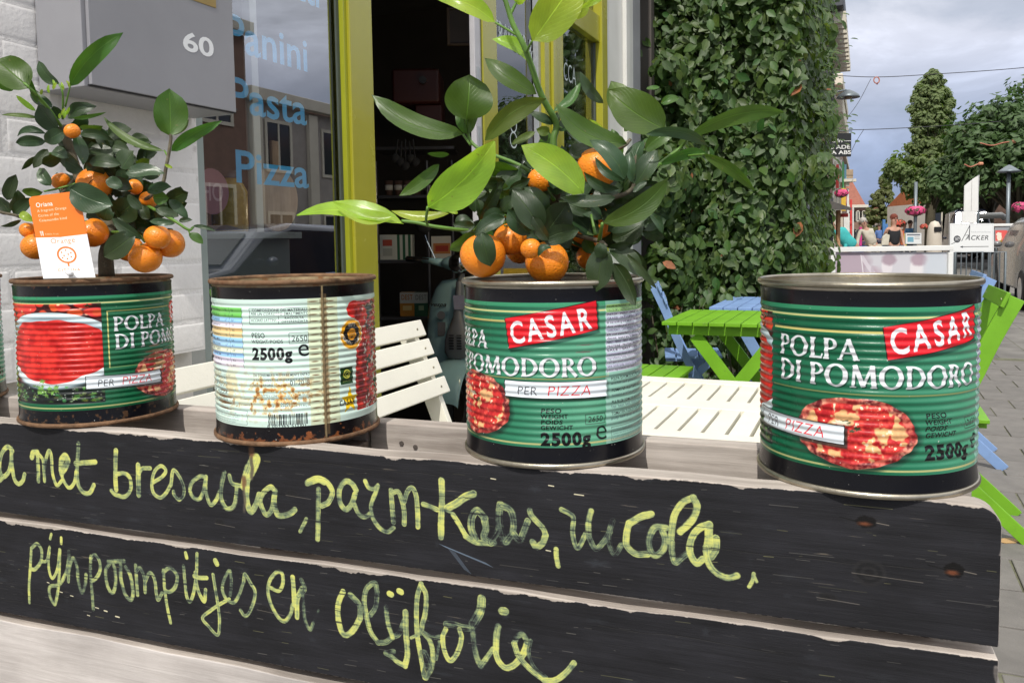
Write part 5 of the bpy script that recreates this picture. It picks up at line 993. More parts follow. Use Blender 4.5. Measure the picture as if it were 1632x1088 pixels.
a=onq(292,78,1.2270,FF); b_=onq(341,88,1.2270,FF); textmesh('60',(a.x,1.2270,a.z-.001),(1,0,0),(0,0,1),.0375,width=b_.x-a.x,off=.022).build('number_60',w60,lb)
# ================================================================ shop front
lime=mat('lime_gloss_paint',(.345,.325,.024),rough=.24,var=.05,vs=5,bump=.0004,bs=40,coat=.25,dirt=((.26,.27,.03),70,.78))
limed=mat('lime_paint_rebate',(.32,.34,.02),rough=.3,var=.05,vs=6); alu=mat('brushed_aluminium',(.46,.48,.49),rough=.4,metal=.55,var=.06,vs=30)
rub=mat('glazing_rubber',(.06,.075,.06),rough=.6); glass=glassmat('shop_glass',refl=.33); glassd=glassmat('door_glass',refl=.16)
whp=mat('white_gloss_paint',(.66,.65,.61),rough=.35,var=.04,vs=5,bump=.0003,bs=40); greyp=mat('aged_white_frame',(.47,.46,.48),rough=.5,var=.08,vs=14)
sf=thing('shopfront','lime green framed shop front with blue window lettering and an open doorway','shop front',FF,(2.4,1.42,0))
P=lambda nm_,a,b,m_,bv=.002: MB().mm(a,b).build(nm_,m_,sf,bevel=bv)
P('frame_strip',(1.390,1.40,.6),(1.432,1.60,3.2),alu); P('frame_strip',(1.4335,1.425,.6),(1.478,1.50,3.2),mat('grey_green_frame',(.30,.35,.335),rough=.45,var=.06,vs=12))
P('window_sill',(1.39,1.36,.56),(2.05,1.60,.60),whp); P('stall_board',(1.39,1.42,0),(2.05,1.60,.558),lime)
q_=MB().add([(1.4785,1.4395,.605),(2.040,1.4395,.605),(2.040,1.4395,3.2),(1.4785,1.4395,3.2)],[(0,1,2,3)]); pane=q_.build('window_pane',glass,sf); 
P('rubber_seal',(2.022,1.427,.61),(2.0355,1.4335,3.2),rub,0)
P('post',(2.052,1.402,0),(2.175,1.47,3.25),lime,.004); P('post_rebate',(2.036,1.412,0),(2.0515,1.4335,3.25),limed,.001)
P('head_rail',(1.39,1.39,3.2505),(4.62,1.50,3.4),lime)
P('door_jamb',(2.895,1.402,0),(2.945,1.425,3.25),greyp,.003); P('door_jamb',(2.946,1.41,0),(2.968,1.435,3.25),alu,.001)
for z in (.9,1.55,1.78,2.3): MB().mm((2.905,1.3985,z),(2.93,1.4015,z+.10)).build('latch_plate',alu,sf,bevel=.001)
P('post',(2.969,1.402,0),(3.108,1.4355,3.25),lime,.004)
MB().add([(3.109,1.439,.4),(3.6,1.439,.4),(3.6,1.439,3.249),(3.109,1.439,3.249)],[(0,1,2,3)]).build('window_pane',glassd,sf); P('bottom_panel',(3.109,1.42,0),(3.60,1.48,.398),lime)
P('frame_strip',(3.585,1.41,.4),(3.618,1.4355,3.25),alu,.001)
for a,b in((3.619,3.70),(3.705,3.76),(3.765,3.88)): P('post',(a,1.39-.012*(a>3.7 and a<3.74),0),(b,1.435,3.25),lime,.004)
P('door_leaf_rail',(3.8815,1.40,2.315),(4.52,1.48,2.46),lime,.004); P('door_leaf_rail',(3.8815,1.40,0),(4.52,1.48,.5),lime,.004)
P('window_pane',(3.882,1.436,.5005),(4.518,1.442,2.3145),glassd,0); P('window_pane',(3.882,1.436,2.4605),(4.518,1.442,3.249),glassd,0); P('post',(4.5205,1.385,0),(4.625,1.50,3.25),lime,.004)
P('reveal_strip',(4.505,1.424,.5),(4.5195,1.4355,2.31),rub,0)
blu=mat('blue_vinyl',(.12,.62,.98),rough=.45,var=.03); 
for wd,xa,ya,xb,yb,cap in(('Pizza',381,289.5,496,299,.0835),('Pasta',371,175,493,196,.088),('Panini',366,76,494,104,.092)):
    A=onq(xa,ya,1.4332,FF); B=onq(xb,yb,1.4332,FF); textmesh(wd,(A.x,1.4412,A.z),(1,0,0),(0,0,1),cap,width=B.x-A.x,off=.016).build('lettering',blu,sf)
A=onq(385,-6,1.4332,FF); B=onq(520,25,1.4332,FF); textmesh('Spaghetti',(A.x-.12,1.4412,B.z+.018),(1,0,0),(0,0,1),.09,width=B.x-A.x+.10,off=.016).build('lettering',blu,sf)
wv=mat('frosted_vinyl',(.55,.62,.62),rough=.5)
A=onq(778,62,1.4352,FF); B=onq(866,62,1.4352,FF); textmesh('TRAITEUR &',(3.15,1.4352,2.03),(1,0,0),(0,0,1),.105,width=.43,off=-.012).build('lettering',wv,sf)
textmesh('LUCCA',(3.90,1.4352,2.02),(1,0,0),(0,0,1),.10,width=.30,off=-.012).build('lettering',wv,sf)
textmesh('8',(3.30,1.4352,1.60),(1,0,0),(0,0,1),.16,off=-.03).build('lettering',wv,sf)
# stickers on the glass
q=onq(343,305,1.4332,FF); b=MB(); b.add([(q.x+.055*math.cos(a),1.4418,q.z+.055*math.sin(a)) for a in [2*math.pi*k/32 for k in range(32)]],[tuple(range(32))]); b.build('round_sticker',mat('faded_pink_vinyl',(.42,.20,.24),rough=.5),sf); textmesh('HO',(q.x-.035,1.4414,q.z-.022),(1,0,0),(0,0,1),.045,width=.07,off=.01).build('lettering',mat('pink_print',(.62,.42,.46),rough=.5),sf)
# white sheeting/pilaster to the right of the shop front
pl=thing('pilaster','white fluted pilaster at the right end of the shop front','pilaster',FF,(5.0,1.42,0))
for i,(a,b,d) in enumerate(((4.63,4.98,1.395),(4.982,5.06,1.37),(5.062,5.22,1.40))): MB().mm((a,d,0),(b,1.60,3.6 if i!=2 else 1.93)).build('flute',whp,pl,bevel=.004)
MB().mm((5.062,1.385,1.9305),(5.25,1.60,1.97)).build('capital',whp,pl,bevel=.004); MB().mm((5.062,1.40,1.9705),(5.25,1.60,3.6)).build('flute',whp,pl,bevel=.004)
pw=thing('party_wall','grey plank side wall between the shop front and the hedge','wall',FF,(6.0,1.6,0))
for i in range(4): MB().mm((5.26+.2*i,1.56+.0008*(i%2),0),(5.458+.2*i,1.66,3.8)).build('plank',mat('grey_render',(.30,.30,.31),rough=.7,var=.1,vs=6),pw,bevel=.004)
up=thing('upper_storey','white rendered upper storey over the shop front','facade',FF,(1.5,1.5,3.4)); MB().mm((-3,1.42,3.402),(5.25,1.6,7.0)).build('render_wall',whp,up)
# ================================================================ inside the shop
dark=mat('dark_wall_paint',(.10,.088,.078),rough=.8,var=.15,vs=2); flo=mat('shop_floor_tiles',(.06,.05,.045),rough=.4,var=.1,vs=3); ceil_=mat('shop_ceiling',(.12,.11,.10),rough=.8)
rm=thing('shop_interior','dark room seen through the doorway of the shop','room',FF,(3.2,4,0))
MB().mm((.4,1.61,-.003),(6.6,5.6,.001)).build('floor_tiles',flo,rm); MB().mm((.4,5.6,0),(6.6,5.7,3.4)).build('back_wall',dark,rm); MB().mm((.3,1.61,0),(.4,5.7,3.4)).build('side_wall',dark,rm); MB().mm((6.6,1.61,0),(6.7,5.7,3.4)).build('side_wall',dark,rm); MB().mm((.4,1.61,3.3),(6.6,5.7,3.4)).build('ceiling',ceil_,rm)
mtl=mat('black_steel_tube',(.09,.09,.10),rough=.35,metal=.6); cardb=mat('printed_carton_white',(.55,.54,.50),rough=.6,var=.1,vs=40)
def world_box(root,name,x0,y0,x1,y1,Y,depth,m_,bv=.003):
    a=at(x0,y1,Y); b=at(x1,y0,Y); return MB().mm((a.x,Y,a.z),(b.x,Y+depth,b.z)).build(name,m_,root,bevel=bv)
sh=thing('shop_shelf','black steel rack of groceries inside the doorway','shelf rack',None,(-.75,5.4,0))
for x in (602,683,722): a=at(x,400,5.6); MB().tube([(a.x,5.6,0),(a.x,5.6,1.75)],.012,8).build('rack_post',mtl,sh)
for x in (602,683,722): a=at(x,400,5.95); MB().tube([(a.x,5.95,0),(a.x,5.95,1.75)],.012,8).build('rack_post',mtl,sh)
for y in (235,312,415,505,585): a=at(600,y,5.6); b=at(724,y,5.6); MB().mm((a.x,5.58,a.z-.02),(b.x,5.97,a.z)).build('shelf_board',mtl,sh)
def goods(name,label,cat,x0,y0,x1,y1,m_,Y=5.42,grp='goods on the shop rack'):
    a=at(x0,y1,Y); b=at(x1,y0,Y); t=MB().mm((a.x,Y,a.z),(b.x,Y+.14,b.z)).build(name,m_,None,bevel=.003,origin=((a.x+b.x)/2,Y,a.z)); tag(t,label,cat,grp); return t
def printbox(name,cols,words,bg):
    C=Canvas(160,200,bg)
    for (x0,y0,x1,y1,c) in cols: C.rect(x0,y0,x1,y1,c)
    for (w_,x,y,h,c,f) in words: C.text(w_,x,y,h,c,fit=f,off=.02)
    return imgmat(name,C.A,rough=.5)
def uvbox(name,label,cat,x0,y0,x1,y1,Y,m_,grp,dz=.12):
    a=at(x0,y1,Y); b=at(x1,y0,Y); v=[(a.x,Y,a.z),(b.x,Y,a.z),(b.x,Y,b.z),(a.x,Y,b.z)]; v+= [(p[0],Y+dz,p[2]) for p in v]; bx=MB(); f=[(0,1,2,3),(1,5,6,2),(4,0,3,7),(3,2,6,7),(5,4,7,6),(0,4,5,1)]; bx.add(v,f); uv=[(0,0),(1,0),(1,1),(0,1)]+[(.02,.02),(.03,.02),(.03,.9),(.02,.9)]*5
    bx.v=[tuple(Vector(p)-Vector(((a.x+b.x)/2,Y,a.z))) for p in bx.v]; o=bx.build(name,m_,None,rawuv=uv); o.location=((a.x+b.x)/2,Y,a.z); tag(o,label,cat,grp); return o
oM=printbox('orange_carton_print',[(0,90,160,200,(200,130,40)),(30,110,130,150,(225,190,120))],[('DEST',14,60,44,(190,110,50),132)],(200,195,185)); gM=printbox('green_carton_print',[(0,90,160,200,(40,90,60)),(50,110,110,150,(150,170,130))],[('DEST',14,60,44,(120,120,110),132)],(190,190,182)); sM=printbox('striped_carton_print',[(20,0,44,200,(30,90,60)),(70,0,94,200,(30,90,60)),(120,0,144,200,(30,90,60))],[],(205,205,195)); wM=printbox('white_carton_print',[(30,40,130,90,(190,80,60)),(30,110,130,170,(170,170,160))],[],(200,200,190)); rM=printbox('pizza_poster_print',[(14,60,146,150,(190,120,60)),(30,80,130,130,(170,50,30))],[],(205,200,190))
uvbox('carton','orange and white carton on the lower shelf','carton',638,466,660,504,5.60,oM,'goods on the shop rack'); uvbox('carton','green and white carton beside the orange one','carton',660.5,466,682,504,5.60,gM,'goods on the shop rack')
uvbox('carton','white carton with a red print at the left of the upper shelf','carton',606,374,629,414,5.60,wM,'goods on the shop rack'); uvbox('carton','green striped carton on the upper shelf','carton',630,374,657,414,5.60,sM,'goods on the shop rack'); uvbox('carton','white pizza carton half hidden behind the scooter handlebar','carton',688,376,720,414,5.60,rM,'goods on the shop rack')
cupm=mat('paper_cup',(.12,.07,.055),rough=.6,var=.2)
for k in range(5):
    a=at(620+k*15,311.5,5.65); t=thing('paper_cup','pale cup, number %s from the left in the row on the middle shelf'%('one','two','three','four','five')[k],'cup',None,tuple(a),group='cups in a row on the shop rack'); MB().lathe([(.0001,0),(.022,0),(.03,.10),(.027,.10),(.02,.01)],c=a,n=20).build('cup_wall',cupm,t,smooth=True); MB().lathe([(.0225,.035),(.0265,.035),(.0285,.07),(.0245,.07)],c=a,n=20).build('sleeve',cardb,t,smooth=True)
redm=mat('red_enamel',(.035,.005,.004),rough=.45,var=.08); cmn=thing('coffee_grinder','dark red coffee machine high in the dark doorway','coffee machine',None,(-.75,5.0,1.75))
world_box(cmn,'housing',624,108,700,165,5.0,.35,redm,.02); world_box(cmn,'column',662,166,704,205,5.05,.25,redm,.01)
for x in(674,): a=at(x,128,4.985); MB().tube([(a.x,4.97,a.z),(a.x,5.0,a.z)],.022,16).build('dial',mat('black_plastic',(.02,.02,.022),rough=.4),cmn)
fr=thing('wall_picture','dim framed picture on the dark wall above the doorway leaf','picture frame',None,tuple(at(735,45,5.2)))
fm=mat('dark_brown_frame',(.10,.07,.05),rough=.5)
for (x0,y0,x1,y1) in((713,12,716,72),(753,12,756,72),(716,12,753,15),(716,69,753,72)): world_box(fr,'frame_bar',x0,y0,x1,y1,5.2,.03,fm,.001)
world_box(fr,'picture',716,15,753,69,5.215,.01,mat('dim_print',(.06,.05,.05),rough=.6),0)
ut=thing('hanging_utensils','bunch of dark utensils hanging from a hook in the doorway','utensils',None,tuple(at(640,230,5.0)))
for k in range(5): a=at(634+6*k,222+3*(k%2),5.0); b=at(630+8*k,252+6*(k%3),5.0); MB().tube([a,b],.006,6).build('handle',dk,ut); MB().ball(b,.028,10,6,(1,.4,1)).build('spoon_bowl',dk,ut,smooth=True)
# green aperitif sign with lit lamp seen through the glass
ap=printbox('green_sign_print',[(0,0,160,200,(10,60,50))],[('APERO',10,120,40,(190,215,205),140)],(10,60,50)); q0=at(786,282,4.2); q1=at(822,252,4.2)
sg=quadobj('wall_sign',[(q0.x,4.2,q0.z),(q1.x+.1,4.2,q0.z),(q1.x+.1,4.2,q1.z),(q0.x,4.2,q1.z)],ap,thick=.01); tag(sg,'green sign with pale letters behind the orange tree','sign')
lmp=thing('pendant_lamp','small lit pendant lamp glowing behind the glass above the oranges','lamp',None,tuple(at(837,270,4.2))); a=at(837,270,4.2); MB().ball(a,.04,16,8,(1,1,.6)).build('bulb',emat('lamp_glow',(1,.55,.18),5.),lmp,smooth=True); MB().lathe([(.005,.09),(.03,.07),(.05,.02)],c=a,n=20).build('lamp_shade',mtl,lmp,smooth=True); MB().tube([a+Vector((0,0,.08)),a+Vector((0,0,1.0))],.003,6).build('cord',mtl,lmp)
ll=bpy.data.lights.new('pendant_bulb','POINT'); ll.energy=7; ll.color=(1,.78,.55); ll.shadow_soft_size=.06; lo_=bpy.data.objects.new('pendant_bulb',ll); S.collection.objects.link(lo_); lo_.location=at(837,275,4.2)+Vector((0,0,-.09))
# window display
dsp=thing('display_counter','grey display counter behind the shop window','counter',FF,(1.8,1.9,0)); MB().mm((1.45,1.62,.0),(2.02,2.05,1.215)).build('counter_body',mat('counter_grey',(.14,.15,.155),rough=.5,var=.06),dsp,bevel=.004); MB().mm((1.44,1.58,1.2155),(2.03,2.07,1.235)).build('counter_top',mat('counter_top',(.35,.36,.36),rough=.3),dsp,bevel=.002)
MB().mm((1.47,2.1,1.236),(2.2,2.12,1.47)).build('red_panel',mat('maroon_panel',(.10,.022,.022),rough=.5),dsp)
for x in(1.50,1.97): MB().mm((x,1.70,1.2352),(x+.03,1.73,3.0)).build('rack_upright',whp,dsp,bevel=.001)
pdm=woodmat('paddle_wood',(.50,.33,.2),(.34,.2,.11),'Z'); pd=thing('pizza_paddle','round speckled brown pizza paddle standing in the window display','pizza paddle',FF,(2.15,1.75,1.235)); b=MB(); b.prism([(.105*math.cos(a),.105*math.sin(a)) for a in [2*math.pi*k/36 for k in range(36)]],.012,(2.12,1.75,1.345),(1,0,0),(0,0,1)); b.build('blade',pdm,pd,bevel=.002); MB().mm((2.103,1.744,1.450),(2.137,1.756,1.53)).build('handle',pdm,pd,bevel=.003)
jr=thing('lemon_jar','yellow jar with a dark lid in the window display','jar',FF,(1.88,1.72,1.235)); MB().lathe([(.0001,0),(.048,0),(.05,.02),(.05,.12),(.035,.15),(.03,.16)],c=(1.88,1.72,1.2355),n=28).build('glass_body',mat('yellow_preserve',(.55,.36,.04),rough=.25,var=.2,vs=40),jr,smooth=True); MB().lathe([(.0001,.18),(.034,.18),(.034,.158)],c=(1.88,1.72,1.2355),n=28).build('lid',mtl,jr,smooth=True)
mg=thing('open_magazine','open magazine lying on the window counter','magazine',FF,(1.68,1.68,1.236))
for s_ in(-1,1):
    b=MB(); vs=[]
    for i in range(9): u=i/8; z=1.237+.020*math.sin(math.pi*min(1,u*1.1))*(1-u)+.004; vs+=[(1.69+s_*.12*u,1.60,z),(1.69+s_*.12*u,1.78,z)]
    b.add(vs,[(2*i,2*i+2,2*i+3,2*i+1) for i in range(8)]); b.build('page',mat('magazine_paper',(.55,.50,.47),rough=.4,var=.3,vs=25),mg,smooth=True)
tg=thing('serving_tongs','steel tongs leaning over the open magazine','tongs',FF,(1.62,1.64,1.26))
for s_ in(0,.008): MB().tube([(1.555,1.62+s_,1.345),(1.60,1.62+s_,1.31),(1.665,1.62+s_,1.262)],.004,6).build('arm',alu,tg,smooth=True)
bt=thing('yellow_bottle','yellow printed bottle high in the window beside the letterbox','bottle',FF,(1.50,1.6,1.55)); MB().lathe([(.0001,0),(.03,0),(.032,.02),(.032,.11),(.012,.15),(.012,.17)],c=(1.60,1.56,1.56),n=24).build('bottle_body',mat('yellow_label',(.55,.42,.03),rough=.4,var=.3,vs=60),bt,smooth=True); MB().mm((1.50,1.535,1.553),(1.72,1.60,1.5595)).build('bracket_shelf',glassd,bt)
# ================================================================ slatted furniture
pwhite=mat('white_furniture_paint',(.79,.765,.66),rough=.5,var=.05,vs=6,bump=.0004,bs=150,dirt=((.52,.48,.38),22,.66),stretch=(1,1,1)); pgreen=mat('green_furniture_paint',(.165,.40,.014),rough=.5,var=.12,vs=5,bump=.0004,bs=150,dirt=((.12,.24,.03),16,.63)); pblue=mat('blue_furniture_paint',(.20,.32,.57),rough=.55,var=.12,vs=5,bump=.0004,bs=150,dirt=((.16,.22,.34),16,.62))
def folding_chair(label,F,base,rot,m_,nback=4,sc=1.,seatz=.44,pt_=.072,sh_=.056,stw=.048):
    t=thing('folding_chair',label,'folding chair',F,base,group='wooden folding chairs on the terrace',rot=rot); OFF[t]=Matrix.Identity(4)
    st=[(-.26,0),(-.17,.14),(-.08,.30),(.0,.45),(.06,.58),(.125,.74),(.193,.885)]
    for s_ in(-1,1):
        b=MB(); x=.195*s_; w=stw; P=[]
        pts=catmull(st,4); n=len(pts); L=[];R=[]
        for i in range(n):
            d=pts[min(i+1,n-1)]-pts[max(i-1,0)]; d=d/np.hypot(*d); L.append((pts[i][0]-d[1]*w/2,pts[i][1]+d[0]*w/2)); R.append((pts[i][0]+d[1]*w/2,pts[i][1]-d[0]*w/2))
        vs=[(x-.011,p[0],p[1]) for p in L]+[(x-.011,p[0],p[1]) for p in R]+[(x+.011,p[0],p[1]) for p in L]+[(x+.011,p[0],p[1]) for p in R]
        fs=[]
        for i in range(n-1):
            fs+=[(i,i+1,n+i+1,n+i),(2*n+i,3*n+i,3*n+i+1,2*n+i+1),(i,2*n+i,2*n+i+1,i+1),(n+i,n+i+1,3*n+i+1,3*n+i)]
        fs+=[(0,n,3*n,2*n),(n-1,3*n-1,4*n-1,2*n-1)]
        b.add(vs,fs); b.v=[tuple(Vector(v)*sc) for v in b.v]; b.build('back_stile',m_,t,bevel=.002)
        b=MB(); b.plank((.17*s_,.27,0),(.17*s_,-.17,seatz-.02),.02,.046,(0,.5,.5)); b.v=[tuple(Vector(v)*sc) for v in b.v]; b.build('rear_leg',m_,t,bevel=.002)
    for i in range(5):
        y=-.20+.073*i; b=MB().box((0,y,seatz+.004*math.cos(i*1.2)),(.40,.064,.016)); b.v=[tuple(Vector(v)*sc) for v in b.v]; b.build('seat_slat',m_,t,bevel=.003)
    for s_ in(-1,1): b=MB().plank((.15*s_,-.2,seatz-.02),(.15*s_,.12,seatz-.02),.02,.024); b.v=[tuple(Vector(v)*sc) for v in b.v]; b.build('seat_rail',m_,t,bevel=.002)
    for i in range(nback):
        z=.878-pt_*i; 
        for k in range(len(st)-1):
            if st[k][1]<=z<=st[k+1][1]: u=(z-st[k][1])/(st[k+1][1]-st[k][1]); y=st[k][0]+u*(st[k+1][0]-st[k][0])
        b=MB(); R=Matrix.Rotation(-.40,3,'X'); b.box((0,y-.032,z+.0),(.47,.014,sh_),R); b.v=[tuple(Vector(v)*sc) for v in b.v]; sl_=b.build('back_slat',m_,t,bevel=.003)
        for s_ in(-1,1):
            b=MB(); c=Vector((.195*s_,y-.0395,z)); b.tube([c,c+Vector((0,-.0012,0))],.004,8); b.v=[tuple(Vector(v)*sc) for v in b.v]; b.build('screw',mat('screw_brass',(.45,.4,.3),rough=.4,metal=.7),sl_)
    return t
def slat_table(label,t0,t1,q0,q1,z,m_,rows,legs=True,n=None,pitch=.0565):
    c=((t0+t1)/2,(q0+q1)/2,0); t=thing('slatted_table',label,'table',FF,c,group='slatted wooden tables on the terrace')
    n=int(round((q1-q0)/pitch)); pt=(q1-q0)/n
    e=sorted(rows)
    for i,(a,b) in enumerate(e): MB().mm((a,q0,z-.022),(b,q1,z)).build('cross_board',m_,t,bevel=.002)
    for i in range(len(e)-1):
        a=e[i][1]+.0005; b=e[i+1][0]-.0005
        for k in range(n):
            qa=q0+k*pt; MB().mm((a,qa+.0045*(k>0),z-.021),(b,qa+pt-.0045*(k<n-1),z-.0012)).build('slat',m_,t,bevel=.0015)
    for q in(q0+.03,q1-.03): MB().mm((t0+.02,q-.011,z-.085),(t1-.02,q+.011,z-.0225)).build('apron',m_,t,bevel=.002)
    for q in(q0+.06,q1-.06):
        MB().plank((t0+.05,q,0),(t1-.1,q,z-.09),.022,.055,(0,0,1)).build('leg',m_,t,bevel=.002); MB().plank((t1-.05,q-.024,0),(t0+.1,q-.024,z-.09),.022,.055,(0,0,1)).build('leg',m_,t,bevel=.002)
    return t
slat_table('white slatted table right behind the crate between the two right tins',1.845,2.65,-.10,.745,.74,pwhite,[(1.845,1.915),(2.20,2.305),(2.575,2.65)])
# green table: slats across, trestle legs seen from the side
def trestle(label,t0,t1,q0,q1,z,m_):
    t=thing('slatted_table',label,'table',FF,((t0+t1)/2,(q0+q1)/2,0),group='slatted wooden tables on the terrace'); n=int((t1-t0)/.085); n2=int((q1-q0)/.085); p=(q1-q0)/n2
    for k in range(n2): MB().mm((t0,q0+k*p+.003,z-.02),(t1,q0+(k+1)*p-.003,z)).build('slat',m_,t,bevel=.002)
    for tt in(t0+.06,t1-.06):
        MB().mm((tt-.012,q0+.03,z-.075),(tt+.012,q1-.03,z-.0205)).build('apron',m_,t,bevel=.002)
        MB().plank((tt+.024,q1-.17,z-.08),(tt+.024,q0+.10,0),.022,.07,(0,0,1)).build('leg',m_,t,bevel=.002); MB().plank((tt+.048,q0+.17,z-.08),(tt+.048,q1-.10,0),.022,.07,(0,0,1)).build('leg',m_,t,bevel=.002)
    MB().mm((t0+.06,(q0+q1)/2-.02,.36),(t1-.06,(q0+q1)/2+.02,.385)).build('stretcher',m_,t,bevel=.002)
    return t
trestle('bright green slatted table with crossed legs in front of the hedge',4.42,5.22,.26,1.03,.74,pgreen); trestle('pale blue slatted table behind the green one',5.42,6.42,.30,.945,.74,pblue)
gb=thing('green_bench','low green slatted seat just behind the white table','bench',FF,(4.0,1.0,0))
A=[onz(1080,598,.47),onz(1023,587,.47)]; I=FF.inverted(); a=I@A[0]; 
for k in range(4): MB().mm((a.x-.15,a.y-.02+.085*k,.452),(a.x+.33,a.y+.058+.085*k,.47)).build('slat',pgreen,gb,bevel=.002)
for tt in(a.x-.1,a.x+.28):
    MB().mm((tt-.012,a.y,.40),(tt+.012,a.y+.30,.4515)).build('rail',pgreen,gb,bevel=.002)
    for q in(a.y+.02,a.y+.28): MB().mm((tt-.014,q-.02,0),(tt+.014,q+.02,.3995)).build('leg',pgreen,gb,bevel=.002)
# chairs: local y = towards the back
p=onz(1090,560,.45); folding_chair('pale blue folding chair left of the green table',None,(p.x,p.y,0),math.radians(80),pblue,nback=2)
folding_chair('white folding chair between the shop post and the scooter',FF,(1.885,1.06,0),math.radians(0),pwhite,sc=1.07,pt_=.052,sh_=.047)
folding_chair('white folding chair half hidden between the two left tins',FF,(1.13,1.04,0),math.radians(0),pwhite,nback=4,sc=1.07,pt_=.052,sh_=.047)
folding_chair('lime green folding chair cut off by the right edge of the photo',None,(1.79,3.33,0),math.radians(-113.5),pgreen,sc=1.08,nback=2,pt_=.20,stw=.060)
folding_chair('pale blue folding chair behind the green one at the right edge',None,(2.29,4.35,0),math.radians(-113.5),pblue,sc=1.10,nback=2,pt_=.20,stw=.056)
# ================================================================ scooter inside the doorway
sb=mat('pale_blue_scooter_paint',(.40,.66,.70),rough=.22,var=.03,vs=4,coat=.5); sg_=mat('grey_scooter_plastic',(.17,.18,.20),rough=.4,var=.06); blk=mat('black_rubber',(.018,.018,.02),rough=.6); chrome=mat('chrome',(.7,.7,.72),rough=.12,metal=1.,var=.03)
sc=thing('motor_scooter','pale blue motor scooter parked just inside the shop doorway','scooter',None,(-.315,5.0,0),rot=math.radians(-12)); OFF[sc]=Matrix.Identity(4)
def shell(pts_rows):
    b=MB(); n=len(pts_rows[0]); vs=[v for r_ in pts_rows for v in r_]; b.add(vs,[(i*n+k,i*n+k+1,(i+1)*n+k+1,(i+1)*n+k) for i in range(len(pts_rows)-1) for k in range(n-1)]); return b
rows=[]
for (z,w,y,c) in((.30,.15,-.02,.03),(.38,.21,-.04,.06),(.50,.245,-.055,.09),(.65,.25,-.04,.10),(.80,.235,-.015,.10),(.90,.20,.005,.09),(.955,.14,.015,.05),(.97,.05,.02,.02)):
    rows.append([(w*math.sin(a)/math.sin(1.25),y-.0+c*(1-math.cos(a))*1.6,z) for a in np.linspace(-1.25,1.25,15)])
o=shell(rows).build('leg_shield',sb,sc,smooth=True); md=o.modifiers.new('thick','SOLIDIFY'); md.thickness=.012
rows=[]
for (z,w,y) in((.955,.022,-.02),(.85,.026,-.045),(.74,.032,-.07),(.66,.06,-.10),(.60,.075,-.115),(.53,.078,-.115),(.49,.06,-.10)): rows.append([(w*math.sin(a),y-.028*math.cos(a),z) for a in np.linspace(-1.57,1.57,11)])
shell(rows).build('horn_cover',sg_,sc,smooth=True)
for k in range(6): MB().box((-.024,-.146,.555+.016*k),(.030,.004,.006)).build('grille_slot',dk,sc); MB().box((.024,-.146,.555+.016*k),(.030,.004,.006)).build('grille_slot',dk,sc)
rows=[]
for i,a in enumerate(np.linspace(-1.1,1.5,13)): rows.append([(.105*math.sin(p)*(1-.25*abs(a)/1.5),-.16-.235*math.sin(a)*1.0,.245+.235*math.cos(a)*(1)+.03*math.cos(p)-.02) for p in np.linspace(-1.57,1.57,11)])
o=shell(rows).build('front_fender',sb,sc,smooth=True)
w=MB(); 
for s_ in [0]: 
    P=[]
    for k in range(25): a=2*math.pi*k/24; P.append((0,-.16+.175*math.cos(a),.205+.175*math.sin(a)))
    w.tube(P,.032,10,cap=False)
w.build('front_tyre',blk,sc,smooth=True); MB().tube([(-.02,-.16,.205),(.02,-.16,.205)],.115,24).build('wheel_rim',chrome,sc)
MB().tube([(0,-.16,.205),(0,-.06,.60),(0,.02,1.0)],.022,10).build('steering_column',sg_,sc,smooth=True)
b=MB().ball((0,.01,1.065),.085,18,10,(1.5,1.0,.62)); b.build('headset',sb,sc,smooth=True); MB().ball((0,-.055,1.065),.06,18,10,(1,.6,1)).build('headlight',chrome,sc,smooth=True)
for s_ in(-1,1):
    MB().tube([(.1*s_,.02,1.065),(.20*s_,.04,1.08),(.27*s_,.07,1.085)],[.03,.02,.018],10).build('handlebar',sb,sc,smooth=True); MB().tube([(.26*s_,.065,1.084),(.38*s_,.11,1.092)],.019,10).build('grip',blk,sc,smooth=True); MB().tube([(.20*s_,-.0,1.09),(.36*s_,.03,1.10)],.006,6).build('brake_lever',chrome,sc)
MB().tube([(-.17,.03,1.09),(-.22,.03,1.20),(-.23,.02,1.24)],.005,6).build('mirror_stem',chrome,sc); MB().ball((-.235,.02,1.29),.05,16,8,(1,.3,.8)).build('mirror',blk,sc,smooth=True)
MB().box((0,.30,.27),(.30,.55,.04)).build('floorboard',sg_,sc,bevel=.01)
rows=[]
for (y,w,h) in((.52,.10,.50),(.62,.17,.62),(.80,.20,.66),(1.0,.20,.62),(1.2,.15,.54),(1.3,.06,.45)): rows.append([(w*math.cos(a),y,.28+(h-.28)*max(0,math.sin(a))) for a in np.linspace(0,math.pi,11)])
shell(rows).build('rear_cowl',sb,sc,smooth=True); MB().ball((0,.85,.72),.12,16,8,(1.15,2.6,.55)).build('saddle',blk,sc,smooth=True)
P=[(0,1.05+.175*math.cos(2*math.pi*k/24),.205+.175*math.sin(2*math.pi*k/24)) for k in range(25)]; MB().tube(P,.032,10,cap=False).build('rear_tyre',blk,sc,smooth=True)
MB().box((.02,-.105,.83),(.075,.002,.09),Matrix.Rotation(.25,3,'X')).build('price_tag',mat('pale_lilac_paper',(.42,.42,.58),rough=.6),sc)
textmesh('vespa',(-.19,-.012,.80),(1,0,0),(0,0,1),.024,width=.10,off=.02,shear=.4).build('emblem',blk,sc)
MB().box((-.12,-.028,.66),(.05,.004,.085)).build('sticker',sg_,sc); MB().tube([(-.12,-.026,.745),(-.12,-.032,.745)],.026,16).build('sticker',sg_,sc)
